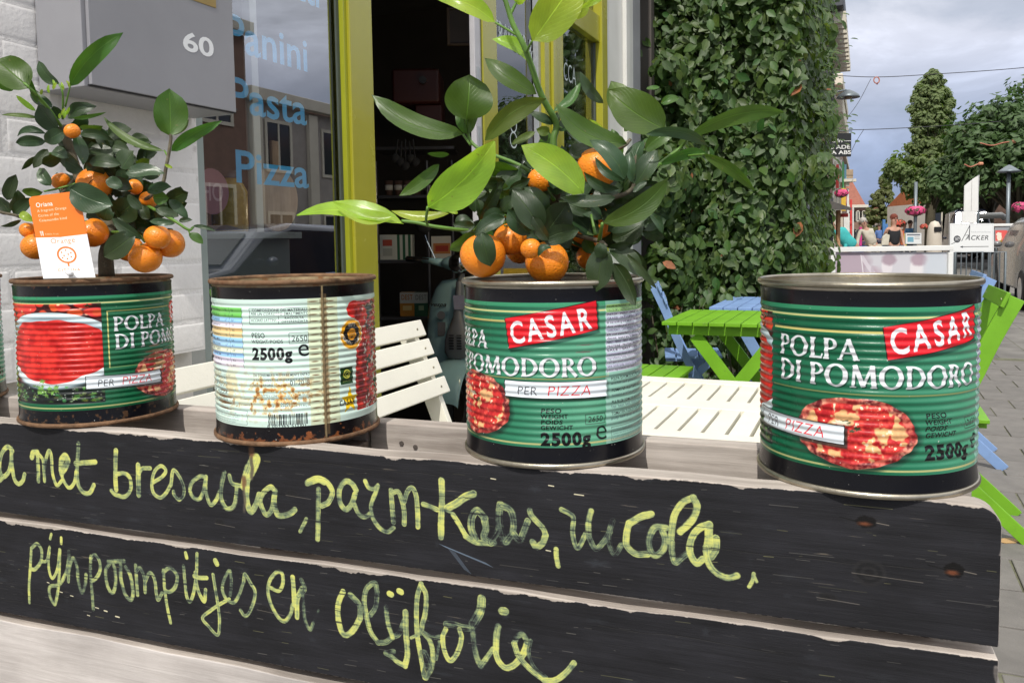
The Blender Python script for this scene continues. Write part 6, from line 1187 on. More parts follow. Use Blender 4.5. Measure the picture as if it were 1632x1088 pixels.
# ================================================================ hedge
hl=leafmat('hornbeam_leaf',(.044,.105,.024),(.075,.135,.04),rough=.5,tr=.3); hl2=leafmat('pale_hornbeam_leaf',(.068,.130,.030),(.12,.17,.06),rough=.45,tr=.3); brl=leafmat('withered_leaf',(.30,.14,.05),(.28,.15,.07),rough=.7,tr=.2)
core=mat('hedge_core_twigs',(.026,.042,.014),rough=.95,var=.5,vs=14,bump=.02,bs=14)
hedge=thing('hedge','tall clipped hornbeam hedge between the shop front and the street','hedge',FF,(8.6,1.0,0))
hr=random.Random(77); HT0,HT1,HQ0,HQ1=6.72,11.9,.50,2.05
b=MB(); nx=14
def bump_(a,b_): return .15*math.sin(a*3.1+b_*2.3)+.10*math.sin(a*6.7-b_*4.1)+.05*math.sin(a*15+b_*11)
# core: rough box with wavy faces
vs=[];fs=[]
for j in range(25):
    z=.25+.2*j
    ring=[]
    for (x,y,n_) in ([(HT0+.12,HQ1-(HQ1-HQ0-.1)*k/8,0) for k in range(9)]+[(HT0+.12+(HT1-HT0-.2)*k/14,HQ0+.12,1) for k in range(1,15)]+[(HT1-.1,HQ0+.12+(HQ1-HQ0-.1)*k/4,2) for k in range(1,5)]):
        ring.append((x+bump_(y*3,z)*.4,y+bump_(x,z)*.4,z))
    vs.append(ring)
n_=len(vs[0])
b.add([v for r_ in vs for v in r_],[(i*n_+k,i*n_+k+1,(i+1)*n_+k+1,(i+1)*n_+k) for i in range(24) for k in range(n_-1)]); b.build('hedge_core',core,hedge)
for k in range(5):
    y=.75+.22*k; MB().tube([(HT0+.35,y,0),(HT0+.3+.05*math.sin(k),y+.03,.5),(HT0+.35,y,1.2)],[.035,.03,.025],8).build('stem',barkm,hedge,smooth=True)
def leafcard(c,n,up,L,rr,vs,fs,uv):
    n=n.normalized(); s=n.cross(up); 
    if s.length<1e-3: s=n.orthogonal()
    s.normalize(); u=s.cross(n).normalized(); a=rr.gauss(0,.75); u,s=(u*math.cos(a)+s*math.sin(a)),(s*math.cos(a)-u*math.sin(a)); W_=L*.62; k=len(vs)
    pr=[(0,0),(.22,.36),(.52,.5),(.8,.30),(1,0)]
    for (t,w) in pr:
        m_=c-u*L*(t-.4)-n*L*.16*t*t; 
        if w: vs+=[m_-s*w*W_+n*L*.07,m_,m_+s*w*W_+n*L*.07]
        else: vs+=[m_]
    # 0 | 1 2 3 | 4 5 6 | 7 8 9 | 10
    f=[(0,2,1),(0,3,2),(1,2,5,4),(2,3,6,5),(4,5,8,7),(5,6,9,8),(7,8,10),(8,9,10)]
    U=[(0,.5),(.22,.1),(.22,.5),(.22,.9),(.5,0),(.5,.5),(.5,1),(.8,.2),(.8,.5),(.8,.8),(1,.5)]
    for q in f: fs.append(tuple(k+i for i in q)); uv+=[U[i] for i in q]
def hedge_pt(rr):
    if rr.random()<.45: # face towards the camera
        y=rr.uniform(HQ0-.02,HQ1); z=rr.uniform(.15,4.6)**1.0; n=Vector((-1,rr.gauss(0,.35),.45+rr.gauss(0,.35))); c=Vector((HT0-.03+bump_(y*3,z)*.5+abs(rr.gauss(0,.09)),y,z))
    else:
        x=HT0+(HT1-HT0)*rr.random()**1.3; z=rr.uniform(.15,4.8); n=Vector((-.35+rr.gauss(0,.35),-1,.45+rr.gauss(0,.35))); c=Vector((x,HQ0-.03+bump_(x,z)*.55+abs(rr.gauss(0,.09)),z))
    return c,n
mats=[hl,hl2,brl]
for part,cnt_ in (('single',300),('mass',21000)):
    if part=='single':
        done=0
        protos=[]
        for k in range(12):
            vs,fs,uv=[],[],[]; leafcard(Vector((0,0,0)),Vector((0,-1,.0)),Vector((0,0,1)),1.,hr,vs,fs,uv); q=MB(); q.add(vs,fs); q.v=[tuple(OFF[hedge]@Vector(v)) for v in q.v]; protos.append(q.build('leaf',hl2 if k%3==0 else (brl if k==7 else hl),hedge,smooth=True,rawuv=uv))
        for k in range(cnt_):
            y=hr.uniform(HQ0,HQ1-.05); z=hr.uniform(.35,3.4); c=Vector((HT0-.10+bump_(y*3,z)*.5-hr.random()*.05,y,z)); o=protos[k] if k<12 else protos[hr.choice([0,1,2,3,4,5,6,8,9,10,11]) if hr.random()>.006 else 7].copy()
            if k>=12: S.collection.objects.link(o); o.parent=hedge
            L=hr.uniform(.065,.12); o.matrix_local=OFF[hedge].inverted()@Matrix.Translation(c)@Matrix.Rotation(-math.pi/2+hr.gauss(0,.4),4,'Z')@Matrix.Rotation(-.35+hr.gauss(0,.3),4,'X')@Matrix.Rotation(hr.gauss(0,.5),4,'Y')@Matrix.Scale(L,4)
    else:
        vs,fs,uv=[],[],[]; 
        for k in range(cnt_):
            c,n=hedge_pt(hr); leafcard(c,n,Vector((0,0,1)),hr.uniform(.04,.085) if hr.random()<.6 else hr.uniform(.08,.135),hr,vs,fs,uv)
        for k in range(20):  # bulging clumps along the edges of the hedge
            z0=hr.uniform(.5,4.3)
            if k<13: c0=Vector((HT0-hr.uniform(.15,.55),hr.uniform(1.35,1.62),z0))
            else: c0=Vector((hr.uniform(7.0,9.5),HQ0-hr.uniform(.05,.16),z0))
            R_=hr.uniform(.12,.26)
            for i in range(95):
                d=Vector((hr.gauss(0,1),hr.gauss(0,1),hr.gauss(0,1))).normalized(); leafcard(c0+d*R_*hr.uniform(.55,1.1),d+Vector((-.6,-.3,.4)),Vector((0,0,1)),hr.uniform(.05,.12),hr,vs,fs,uv)
        for k in range(26): # loose shoots sticking out over the pavement
            x=hr.uniform(7.6,9.6); z0=hr.uniform(2.0,3.1); s_=hr.uniform(.1,.42)
            for i in range(9):
                c=Vector((x+.02*i,HQ0-.05-s_*i/9,z0+.25*i/9*hr.uniform(.3,1))); 
                if hr.random()<.8: leafcard(c,Vector((-.5,-.5,1)),Vector((0,-1,0)),hr.uniform(.05,.08),hr,vs,fs,uv)
        q=MB(); q.add(vs,fs); o=q.build('foliage',[hl,hl2,brl],hedge,smooth=True,rawuv=uv); o['kind']='stuff'
        mi=np.zeros(len(fs),int); r_=np.random.RandomState(3); pick=np.repeat(r_.choice(3,len(fs)//8,p=[.70,.298,.002]),8); o.data.polygons.foreach_set('material_index',pick)
# loose shrubs behind the tables
sv=thing('low_shrub','straggly low shrub under the hedge behind the green table','shrub',FF,(6.3,1.1,0)); vs,fs,uv=[],[],[]
for k in range(420):
    c=Vector((6.35+hr.gauss(0,.16),hr.uniform(.4,1.75),abs(hr.gauss(.35,.3)))); leafcard(c,Vector((-1,hr.gauss(0,.5),.6)),Vector((0,0,1)),hr.uniform(.06,.10),hr,vs,fs,uv)
q=MB(); q.add(vs,fs); o=q.build('foliage',hl,sv,smooth=True,rawuv=uv); o['kind']='stuff'
for k in range(9): y=.5+.14*k; MB().tube([(6.4,y,0),(6.36,y+.04,.35),(6.33+.05*math.sin(k),y+.1*math.sin(k*2),.75)],[.008,.006,.003],6).build('stem',barkm,sv)
# papers pinned to the hedge
pap=mat('pinned_paper',(.62,.62,.74),rough=.6,var=.04)
for k,(x0,y0,x1,y1,Y,lab) in enumerate(((1281,319,1303,346,8.2,'white paper notice pinned to the hedge, the upper one'),(1270,338,1282,440,7.6,'long white banner strip hanging on the corner of the hedge'))):
    a=at(x0,y1,Y);b_=at(x1,y1,Y);c=at(x1-2,y0+3,Y);d=at(x0,y0,Y); o=quadobj('paper_notice',[a,b_,c,d],pap,thick=.004); tag(o,lab,'notice')
# ================================================================ trees
def tree(name,label,cat_,base,h,trunk_r,crown,nleaf,Ls,mt,seed,group=None,clump=None,trunk_to=None,lean=0):
    r=random.Random(seed); t=thing(name,label,cat_,None,base,group=group); B=Vector(base); top=trunk_to or h*.75
    MB().tube([B,B+Vector((lean*.3,0,top*.4)),B+Vector((lean,0,top))],[trunk_r,trunk_r*.8,trunk_r*.25],10).build('trunk',barkm,t,smooth=True)
    lm=MB()
    vs,fs,uv=[],[],[]
    for k in range(clump or 120):
        c0,rad=crown(r)
        c=B+c0
        if k%5==0: lm.tube([B+Vector((lean*.5,0,max(c0.z*.55,h*.18))),B+Vector((c0.x*.5,c0.y*.5,c0.z*.85)),c],[trunk_r*.28,trunk_r*.16,.01],5)
        for i in range(nleaf//(clump or 120)):
            d=Vector((r.gauss(0,1),r.gauss(0,1),r.gauss(0,1))); d.normalize(); p_=c+Vector((d.x,d.y,d.z*.75))*rad*r.uniform(.5,1)
            n=(d+Vector((0,0,.5))).normalized(); s=n.orthogonal().normalized(); a=r.uniform(0,6.28); u=(s*math.cos(a)+n.cross(s)*math.sin(a)); v=n.cross(u); L=Ls*r.uniform(.7,1.3); j=len(vs)
            vs+=[p_-u*L*.5,p_+v*L*.32-n*L*.1,p_+u*L*.5,p_-v*L*.32-n*L*.1]; fs.append((j,j+1,j+2,j+3)); uv+=[(0,.5),(.5,0),(1,.5),(.5,1)]
    lm.build('limbs',barkm,t,smooth=True)
    q=MB(); q.add(vs,fs); o=q.build('crown',mt,t,rawuv=uv); o['kind']='stuff'; return t
tlm=leafmat('linden_leaf',(.10,.145,.045),(.16,.20,.09),rough=.8,tr=.4,rv=(.9,1.1)); tdm=leafmat('plane_tree_leaf',(.032,.078,.018),(.05,.10,.03),rough=.6,tr=.2,rv=(.8,1.2)); tfm=leafmat('far_tree_leaf',(.085,.13,.055),(.13,.17,.09),rough=.6,tr=.2)
def px(x,Y): return at(x,383,Y).x
def col_crown(w_of,h0,h1,base_w=.5):
    def f(r):
        z=r.uniform(h0,h1); w=w_of((z-h0)/(h1-h0)); a=r.uniform(0,6.28); q=w*math.sqrt(r.random())*.9; return Vector((q*math.cos(a),q*math.sin(a)*.8,z)),r.uniform(.20,.36)*min(1,.5+w*.5)
    return f
Y=33.; z_=lambda y,Y: at(1482,y,Y).z
def W1(u): # profile of the tall linden: narrow waist, wide skirt
    pts=[(0,.3),(.06,1.0),(.16,1.5),(.28,1.35),(.4,.95),(.55,.85),(.75,.86),(.88,.6),(1,.12)]
    for i in range(len(pts)-1):
        if pts[i][0]<=u<=pts[i+1][0]: k=(u-pts[i][0])/(pts[i+1][0]-pts[i][0]); return pts[i][1]*(1-k)+pts[i+1][1]*k
    return .3
tree('linden_tree','tall upright linden tree with a narrow pale green crown over the street','tree',(px(1482,Y),Y,0),z_(102,Y),.22,col_crown(W1,z_(312,Y),z_(112,Y)),22000,.17,tlm,5,clump=420)
def W2(u): return 1.75*(1-u)**.75+.1
Y=66.; tree('linden_tree','small pointed linden tree far down the street left of the tall one','tree',(px(1406,Y),Y,0),z_(272,Y),.2,col_crown(W2,z_(365,Y),z_(280,Y)),6500,.30,tlm,8,clump=150)
# low branch of the tall linden reaching left
Y=32.5
def low(r): u=r.random(); c=at(1478-60*u,300-28*u+8*math.sin(u*6),Y); return c-Vector((px(1482,Y),Y,0))+Vector((0,r.gauss(0,.3),r.gauss(0,.22))),r.uniform(.25,.42)
t=[o for o in bpy.data.objects if o.name=='linden_tree'][0]
r=random.Random(3); vs,fs,uv=[],[],[]
for k in range(42):
    c0,rad=low(r); c=Vector((px(1482,Y),Y,0))+c0
    for i in range(42):
        d=Vector((r.gauss(0,1),r.gauss(0,1),r.gauss(0,1))).normalized(); p_=c+d*rad*r.uniform(.4,1); n=(d+Vector((0,0,.6))).normalized(); s=n.orthogonal().normalized(); u=s; v=n.cross(u); L=.2*r.uniform(.7,1.3); j=len(vs); vs+=[p_-u*L*.5,p_+v*L*.32,p_+u*L*.5,p_-v*L*.32]; fs.append((j,j+1,j+2,j+3)); uv+=[(0,.5),(.5,0),(1,.5),(.5,1)]
q=MB(); q.add(vs,fs); o=q.build('low_foliage',tlm,t,rawuv=uv); o['kind']='stuff'
MB().tube([at(1482,318,33),at(1450,300,Y),at(1418,270,Y)],[.10,.07,.02],7).build('branch',barkm,t,smooth=True)
# broad dark tree on the right
def dome(cx,cy,cz,rx,ry,rz):
    def f(r):
        d=Vector((r.gauss(0,1),r.gauss(0,1),abs(r.gauss(0,1))*.9+.02)).normalized(); k=r.uniform(.62,1.0); return Vector((cx+d.x*rx*k,cy+d.y*ry*k,cz+d.z*rz*k)),r.uniform(.45,.85)
    return f
for k,(x,Y,top,bot,rx,seed,lab) in enumerate(((1622,27.,150,300,2.6,21,'broad dark plane tree at the right edge of the photo'),(1580,38.,185,300,3.4,22,'dark round plane tree behind the white sail sign'),(1700,31.,95,290,3.6,23,'large plane tree mostly outside the right edge'),(1980,25.,40,290,3.4,24,'plane tree across the street mirrored in the narrow door glass'),(2150,21.,20,290,3.2,25,'nearer plane tree across the street mirrored in the door glass'))):
    zt=at(x,top,Y).z; zb=at(x,bot,Y).z; tree('plane_tree',lab,'tree',(px(x-8,Y),Y,0),zt,.27,dome(.2,0,zb,rx,2.4,zt-zb),12000,.24,tdm,seed,group='dark plane trees along the right of the street',clump=260,lean=.3,trunk_to=zb+.8)
for k,(x,Y) in enumerate(((1536,48.),(1552,60.))): zt=at(x,250-k*6,Y).z; tree('plane_tree',('slim plane tree behind the tall linden','distant plane tree trunk between the sail sign and the houses')[k],'tree',(px(x,Y),Y,0),zt,.2,dome(0,0,at(x,330,Y).z,2.6,2,zt-at(x,330,Y).z),6000,.30,tdm,40+k,group='dark plane trees along the right of the street',clump=110)
# ================================================================ houses
brk=mat('brown_brick',(.23,.14,.105),rough=.85,var=.2,vs=3,bump=.004,bs=30); crm=mat('cream_stone',(.62,.58,.48),rough=.7,var=.06,vs=3); rdt=mat('red_roof_tiles',(.24,.085,.055),rough=.8,var=.2,vs=4); ort=mat('orange_roof_tiles',(.50,.17,.07),rough=.8,var=.15,vs=3); wgl=mat('window_glass_far',(.03,.035,.045),rough=.08,var=.1); wht_=mat('white_render',(.74,.72,.66),rough=.7,var=.05,vs=2)
def house(name,label,F,t0,t1,q,dep,h,wm,rm_,nx,floors,front=-1,trim=crm,roofh=1.6,group=None,gf=None,z0=.0,ww=.95,wh=1.5):
    T=thing(name,label,'house',F,((t0+t1)/2,q,z0),group=group); qb=q-front*dep
    MB().mm((t0,q,z0),(t1,qb,h)).build('wall',wm,T); s=front
    MB().mm((t0-.08,q+s*.28,h+.001),(t1+.08,q+s*.003,h+.32)).build('cornice',trim,T,bevel=.02)
    b=MB(); y0,y1=q,qb; b.add([(t0,y0,h+.002),(t1,y0,h+.002),(t1,y1,h+.002),(t0,y1,h+.002),(t0,(y0+y1)/2,h+roofh),(t1,(y0+y1)/2,h+roofh)],[(0,1,5,4),(2,3,4,5),(0,4,3),(1,2,5),(0,3,2,1)]); b.build('roof',rm_,T)
    fh=(h-z0)/floors
    for f in range(floors):
        for i in range(nx):
            x=t0+(i+.5)*(t1-t0)/nx; z=z0+f*fh+fh*.30; w=MB(); w.mm((x-ww/2-.09,q+s*.04,z-.09),(x+ww/2+.09,q+s*.003,z)); w.mm((x-ww/2-.09,q+s*.04,z+wh*fh/3),(x+ww/2+.09,q+s*.003,z+wh*fh/3+.09)); w.mm((x-ww/2-.09,q+s*.04,z+.001),(x-ww/2,q+s*.003,z+wh*fh/3-.001)); w.mm((x+ww/2,q+s*.04,z+.001),(x+ww/2+.09,q+s*.003,z+wh*fh/3-.001)); w.mm((x-.03,q+s*.035,z+.001),(x+.03,q+s*.003,z+wh*fh/3-.001))
            fo=w.build('window',trim,T); MB().mm((x-ww/2,q+s*.012,z+.002),(x+ww/2,q+s*.004,z+wh*fh/3-.002)).build('pane',wgl,fo)
    return T
# the houses across the street that the shop window mirrors
house('gabled_house','tall brown brick house across the street mirrored in the shop window',FF,12.6,17.0,-12,7,6.6,brk,rdt,2,2,front=1)
o=house('terraced_house','low cream and grey shop row across the street mirrored in the window',FF,17.02,27,-12.05,7,5.0,mat('grey_brick',(.36,.33,.30),rough=.85,var=.15,vs=3,bump=.003,bs=30),rdt,4,2,front=1,roofh=1.)
for i in range(5): MB().mm((17.1+2.4*i,-11.92,0),(17.5+2.4*i,-12.04,4.9)).build('pilaster',crm,o)
house('terraced_house','brown brick house across the street left of the mirrored gable',FF,4.5,12.5,-12,7,6.,brk,rdt,4,2,front=1)
# left side of the street beyond the hedge
nb=house('corner_house','dark brick house with a bracketed cornice rising behind the hedge',FF,13.2,17.5,.62,7,4.55,brk,rdt,2,2,ww=.8,gf=1,z0=0,roofh=2.0,trim=mat('dark_eaves',(.07,.075,.085),rough=.6))
for i in range(12): MB().mm((13.3+.35*i,.31,4.35),(13.42+.35*i,.615,4.52)).build('bracket',crm,nb,bevel=.01)
hn=house('white_house','white rendered house beyond the brick one with a shop sign',FF,17.52,26,.72,7,3.6,wht_,rdt,3,1,roofh=1.6)
for i,(a,b,h,m_) in enumerate(((26.1,34,5.6,mat('tan_render',(.45,.38,.28),rough=.7,var=.08,vs=2)),(34.1,44,6.0,crm),(44.1,58,6.6,mat('salmon_render',(.50,.30,.24),rough=.7,var=.08,vs=2)),(58.1,80,7.0,brk))):
    house('street_house',('tan shop house hung with coloured flags','cream house with a balcony beyond the flags','salmon house further down the left side','brown house at the far left end of the street')[i],FF,a,b,.95+.25*i,8,h,m_,rdt,3,2,group='houses on the left side of the street')
bal=thing('balcony','small cream balcony jutting from the left row of houses','balcony',None,tuple(at(1352,290,27.)))
def wb(root,name,x0,y0,x1,y1,Y,dep,m_,bv=.01): return world_box(root,name,x0,y0,x1,y1,Y,dep,m_,bv)
wb(bal,'slab',1345,285,1365,290,27.,1.2,crm); wb(bal,'parapet',1347,270,1360,284.5,27.1,.1,mat('tan_stone',(.40,.30,.2),rough=.7)); wb(bal,'corbel',1348,290.4,1354,297,27.1,.8,crm)
# far end of the street
house('far_house','distant house with a red roof at the left end of the street',None,px(1352,95),px(1381,95),95,8,at(1365,331,95).z,brk,rdt,3,2,roofh=3.2,group='houses at the far end of the street')
house('far_house','white house with an orange tiled roof behind the tall linden',None,px(1494,52),px(1533,52),52,7,at(1510,322,52).z,wht_,ort,3,1,roofh=1.6,group='houses at the far end of the street',ww=1.0)
house('far_house','cream house half hidden between linden and sail sign',None,px(1534,56),px(1575,56),56,7,at(1510,316,56).z,crm,rdt,3,2,roofh=1.,group='houses at the far end of the street')
house('far_house','pinkish brick house glimpsed under the dark trees',None,px(1578,60),px(1640,60),60,7,at(1600,300,60).z,mat('pink_brick',(.42,.26,.22),rough=.8,var=.15,vs=4),rdt,5,2,roofh=2.,group='houses at the far end of the street')
house('far_house','low white house between the small linden and the flower lamp post',None,px(1440,90),px(1478,90),90,7,at(1460,350,90).z,wht_,rdt,4,1,roofh=1.8,group='houses at the far end of the street',ww=.8)
house('far_house','brown house with a grey roof closing the street at the vanishing point',None,px(1380,110),px(1440,110),110,8,at(1400,352,110).z,brk,rdt,6,1,roofh=2.,group='houses at the far end of the street',ww=.8)
house('far_house','long brick terrace behind the dark trees on the right',None,px(1640,48),px(1900,48),48,8,at(1640,250,48).z,brk,rdt,9,3,roofh=2.,group='houses at the far end of the street')
# ================================================================ street lamp, cables, signs
stl=mat('lamp_grey_steel',(.17,.20,.22),rough=.4,metal=.4,var=.1); wire=mat('black_cable',(.03,.03,.035),rough=.6)
sl_=thing('wall_lamp','grey dish street lamp on a curved arm above the black sign','street lamp',None,tuple(at(1330,150,13.))); Y=13.
MB().tube([at(1322,152,Y),at(1335,146,Y),at(1348,143.5,Y),at(1352,145,Y)],.012,8).build('arm',stl,sl_,smooth=True); a=at(1352,151,Y); MB().lathe([(.001,.075),(.03,.072),(.08,.045),(.15,.0),(.175,-.045),(.172,-.05),(.14,-.03),(.02,-.02)],c=a,n=32).build('lamp_shade',stl,sl_,smooth=True); MB().ball(a+Vector((0,0,-.04)),.06,14,8,(1,1,.5)).build('lamp_glass',mat('amber_lens',(.30,.22,.13),rough=.3),sl_,smooth=True)
def cable(label,P,Y,r=.006,Y2=None):
    Y2=Y2 or Y; pts=[]
    Q=catmull(P,10); n=len(Q)
    pts=[at(q[0],q[1],Y+(Y2-Y)*i/(n-1)) for i,q in enumerate(Q)]; o=MB().tube(pts,r,5).build('overhead_cable',wire,None,origin=pts[0]); tag(o,label,'cable','cables slung across the street'); return o
cable('upper cable slung across the street behind the tall linden',[(1322,120),(1395,123),(1480,119),(1632,108),(1760,92)],22.,.010)
cable('lower cable slung across the street at the height of the black sign',[(1330,207),(1400,206),(1510,200),(1632,190),(1760,172)],26.,.012)
cable('slanting stay cable from the ring ornament down to the left houses',[(1388,126),(1365,168),(1334,207)],22.,.007)
cable('short slanting stay cable below the lower cable',[(1377,206),(1365,225),(1355,245)],26.,.008)
om=mat('orange_ring_paint',(.45,.16,.10),rough=.5); rn=thing('ring_ornament','small orange ring ornament hanging from the upper cable','ornament',None,tuple(at(1397,127,22.))); P=[at(1397+4.4*math.cos(a),128+5*math.sin(a),22.) for a in np.linspace(0,6.283,19)]; MB().tube(P,.016,6,cap=False).build('ring',om,rn,smooth=True); MB().tube([at(1398,132,22.),at(1398,135,22.)],.02,6).build('tassel',mat('dark_red_tassel',(.15,.04,.04)),rn)
for i,(x0,y0,x1,y1) in enumerate(((1562,229,1618,226),(1537,263,1566,261))):
    g_=thing('rope_light','orange rope light drooping in front of the dark trees, the %s'%('higher and longer one','lower and shorter one')[i],'rope light',None,tuple(at(x0,y0,25.))); Q=catmull([(x0,y0-1),((x0*2+x1)/3,y0+3),((x0+2*x1)/3,y1+1.5),(x1-6,y1)],6); MB().tube([at(a,b,25.) for a,b in Q],.018,6).build('rope',om,g_,smooth=True); MB().tube([at(x1-6,y1,25.),at(x1,y1,25.)],.05,8).build('end_cap',mat('orange_cap',(.62,.28,.16)),g_)
bk=mat('black_sign_board',(.018,.02,.022),rough=.5,var=.1); wl=mat('white_letters',(.8,.8,.78),rough=.5)
bs=thing('hanging_sign','black hanging shop sign with three lines of white letters','shop sign',None,tuple(at(1342,232,12.6))); Y=12.6
a=at(1316,250,Y); b_=at(1357,212,Y); MB().mm((a.x,Y,a.z),(b_.x,Y+.05,b_.z)).build('panel',bk,bs,bevel=.004)
for wd,x,y,w,h in (('adri —',1327,227,29,5.5),('S ADE',1324,237.5,31,6),('A ABS',1325,246,31,6)): O=at(x,y,Y-.002); textmesh(wd,(O.x,Y-.002,O.z),(1,0,0),(0,0,1),h*Y/FPX,width=w*Y/FPX,off=.02).build('lettering',wl,bs)
MB().tube([at(1318,209,Y+.02),at(1358,209,Y+.02)],.008,6).build('bracket',stl,bs)
# flags and banners along the left row
flagc=[(.65,.07,.06),(.10,.35,.60),(.70,.45,.05),(.70,.70,.68),(.10,.45,.15),(.75,.75,.72),(.70,.06,.06),(.25,.55,.70)]
fg=[(1331,262,1337,300,0),(1338,255,1342,290,3),(1342.5,258,1345,300,4),(1346,262,1349,285,7),(1334,302,1340,330,5),(1341,300,1348,336,2),(1350,300,1353,340,3),(1355,318,1358,384,6),(1345,340,1354,384,5),(1358.5,330,1361,384,3)]
for i,(x0,y0,x1,y1,c) in enumerate(fg):
    Y=20+1.2*i; m_=mat('flag_cloth_%d'%c,flagc[c],rough=.7,var=.08,vs=6); q=quadobj('street_banner',[at(x0,y1,Y),at(x1,y1,Y),at(x1,y0,Y),at(x0,y0,Y)],m_,thick=.02); tag(q,'%s banner on the left row of houses, %s'%(('red','blue','yellow','white','green','pale grey','red','light blue')[c],('nearest the black sign','high beside the sign','thin one above the flower basket','narrow one near the balcony','just below the flowers','under the balcony','beside the balcony corbel','tall one reaching the pavement','broad one behind the turquoise jumper','last one before the street opens')[i]),'banner','banners on the left row of houses')
# kiosk and flower baskets
pk=mat('pink_petunias',(.62,.07,.20),rough=.6,var=.35,vs=9); pk2=mat('red_geraniums',(.60,.10,.07),rough=.6,var=.3,vs=9); leafg=mat('basket_foliage',(.03,.07,.025),rough=.7,var=.4,vs=9)
def blossoms(name,label,cat_,cx,cy,rxp,ryp,Y,m_,pole=True,n=420,seed=1,grp='hanging flower baskets'):
    r=random.Random(seed); c=at(cx,cy,Y); t=thing(name,label,cat_,None,(c.x,Y,0 if pole else c.z),group=grp); rx=rxp*Y/FPX; rz=ryp*Y/FPX; b=MB(); g=MB()
    for k in range(n):
        d=Vector((r.gauss(0,1),r.gauss(0,1),r.gauss(.3,1))).normalized(); q=r.uniform(.7,1.05); p_=c+Vector((d.x*rx*q,d.y*rx*q,d.z*rz*q)); u=Vector((r.gauss(0,1),r.gauss(0,1),r.gauss(0,1))).normalized(); v=d.cross(u).normalized() if d.cross(u).length>1e-3 else d.orthogonal(); w=d.cross(v); L=.045*Y/25*r.uniform(.8,1.5)
        (b if r.random()<.8 else g).add([p_-v*L,p_+w*L,p_+v*L,p_-w*L],[(0,1,2,3)])
    o=b.build('blossoms',m_,t); o['kind']='stuff'; o=g.build('leaves',leafg,t); o['kind']='stuff'; MB().lathe([(.01,-rz*1.25),(rx*.55,-rz*.9),(rx*.8,-rz*.1),(rx*.6,rz*.4)],c=c,n=18).build('basket',leafg,t,smooth=True)
    if pole: MB().tube([(c.x,Y,0),(c.x,Y,at(cx,290,Y).z)],.05,8).build('lamp_post',stl,t,smooth=True)
    return t
blossoms('flower_basket','round pink flower basket on the lamp post in mid street','flower basket',1459,336,15,7.5,24.,pk,seed=2)
blossoms('flower_basket','pink hanging basket above the wooden kiosk at the left','flower basket',1341,308,11,6,15.,pk,pole=False,n=260,seed=3)
blossoms('flower_basket','pink and orange basket at the right edge under the dark tree','flower basket',1625,331,11,9,20.,pk,pole=False,n=260,seed=4)
blossoms('flower_planter','dark pink flowers behind the woman in black','flower basket',1433,356,9,6,30.,pk2,pole=False,n=240,seed=5); blossoms('flower_planter','small red flowers near the litter bin','flower basket',1473,361,6,3.5,26.,pk2,pole=False,n=120,seed=6); blossoms('flower_planter','orange flowers right of the litter bin','flower basket',1490,357,5,3,27.,pk2,pole=False,n=120,seed=7)
bl=thing('lantern_post','dark lantern post under the trees at the right','street lamp',None,tuple(at(1611,400,22.).to_2d())+(0,)); a=at(1608,272,22.); MB().tube([(a.x,22,0),(a.x,22,a.z)],.05,8).build('post',stl,bl,smooth=True); MB().lathe([(.001,.16),(.08,.12),(.22,.02),(.30,-.03),(.26,-.05),(.02,-.04)],c=a,n=24).build('lamp_shade',stl,bl,smooth=True)
for i,x in enumerate((1459,1478,1448)):
    Y=(40,48,60)[i]; t=MB().tube([(px(x,Y),Y,0),(px(x,Y),Y,at(x,(296,322,330)[i],Y).z)],.06,8).build('lamp_pole',stl,None,origin=(px(x,Y),Y,0)); tag(t,('thin grey lamp pole left of the tall linden trunk','short lamp pole just before the linden trunk','far lamp pole above the white house')[i],'pole','thin poles down the street')
wd_=woodmat('kiosk_timber',(.55,.33,.18),(.35,.2,.1),'Z'); ks=thing('market_kiosk','timber kiosk with a grey awning at the left edge of the street','kiosk',None,(px(1335,14),14,0)); Y=14.
wb(ks,'post',1334,335,1340,400,Y,.08,wd_); a=at(1322,322,Y); b_=at(1356,334,Y); MB().add([tuple(at(1318,318,Y)),tuple(at(1357,331,Y-.6)),tuple(at(1357,335,Y-.6)),tuple(at(1318,334,Y)),tuple(at(1318,318,Y+2)),tuple(at(1357,331,Y+1.6)),tuple(at(1357,335,Y+1.6)),tuple(at(1318,334,Y+2))],[(0,1,2,3),(4,7,6,5),(0,4,5,1),(3,2,6,7),(1,5,6,2),(0,3,7,4)]).build('awning',mat('grey_awning',(.25,.24,.23),rough=.8),ks)
wb(ks,'red_panel',1341,340,1352,346,Y+.2,.05,mat('red_board',(.6,.05,.04)),.003)
# ================================================================ people
def person(label,joints,radii,edges,parts,base):
    t=thing('person',label,'person',None,base); 
    def skin(names,eds,mt,nm,scl=1.):
        me=bpy.data.meshes.new(nm); idx={n:i for i,n in enumerate(names)}; me.from_pydata([tuple(Vector(joints[n])-Vector(base)) for n in names],[(idx[a],idx[b]) for a,b in eds],[]); o=bpy.data.objects.new(nm,me); S.collection.objects.link(o); o.parent=t
        m_=o.modifiers.new('skin','SKIN'); m_.use_smooth_shade=True
        for i,n in enumerate(names): r=radii[n]*scl; me.skin_vertices[0].data[i].radius=(r if not hasattr(r,'__len__') else r[0],r if not hasattr(r,'__len__') else r[1]); 
        me.skin_vertices[0].data[0].use_root=True; s=o.modifiers.new('sub','SUBSURF'); s.levels=2; s.render_levels=2; me.materials.append(mt); return o
    for nm,mt,names,eds,scl in parts: skin(names,eds,mt,nm,scl)
    return t
skinm=mat('skin',(.50,.28,.20),rough=.55,var=.05,vs=20); 
def cloth(n,c): return mat(n,c,rough=.85,var=.12,vs=12)
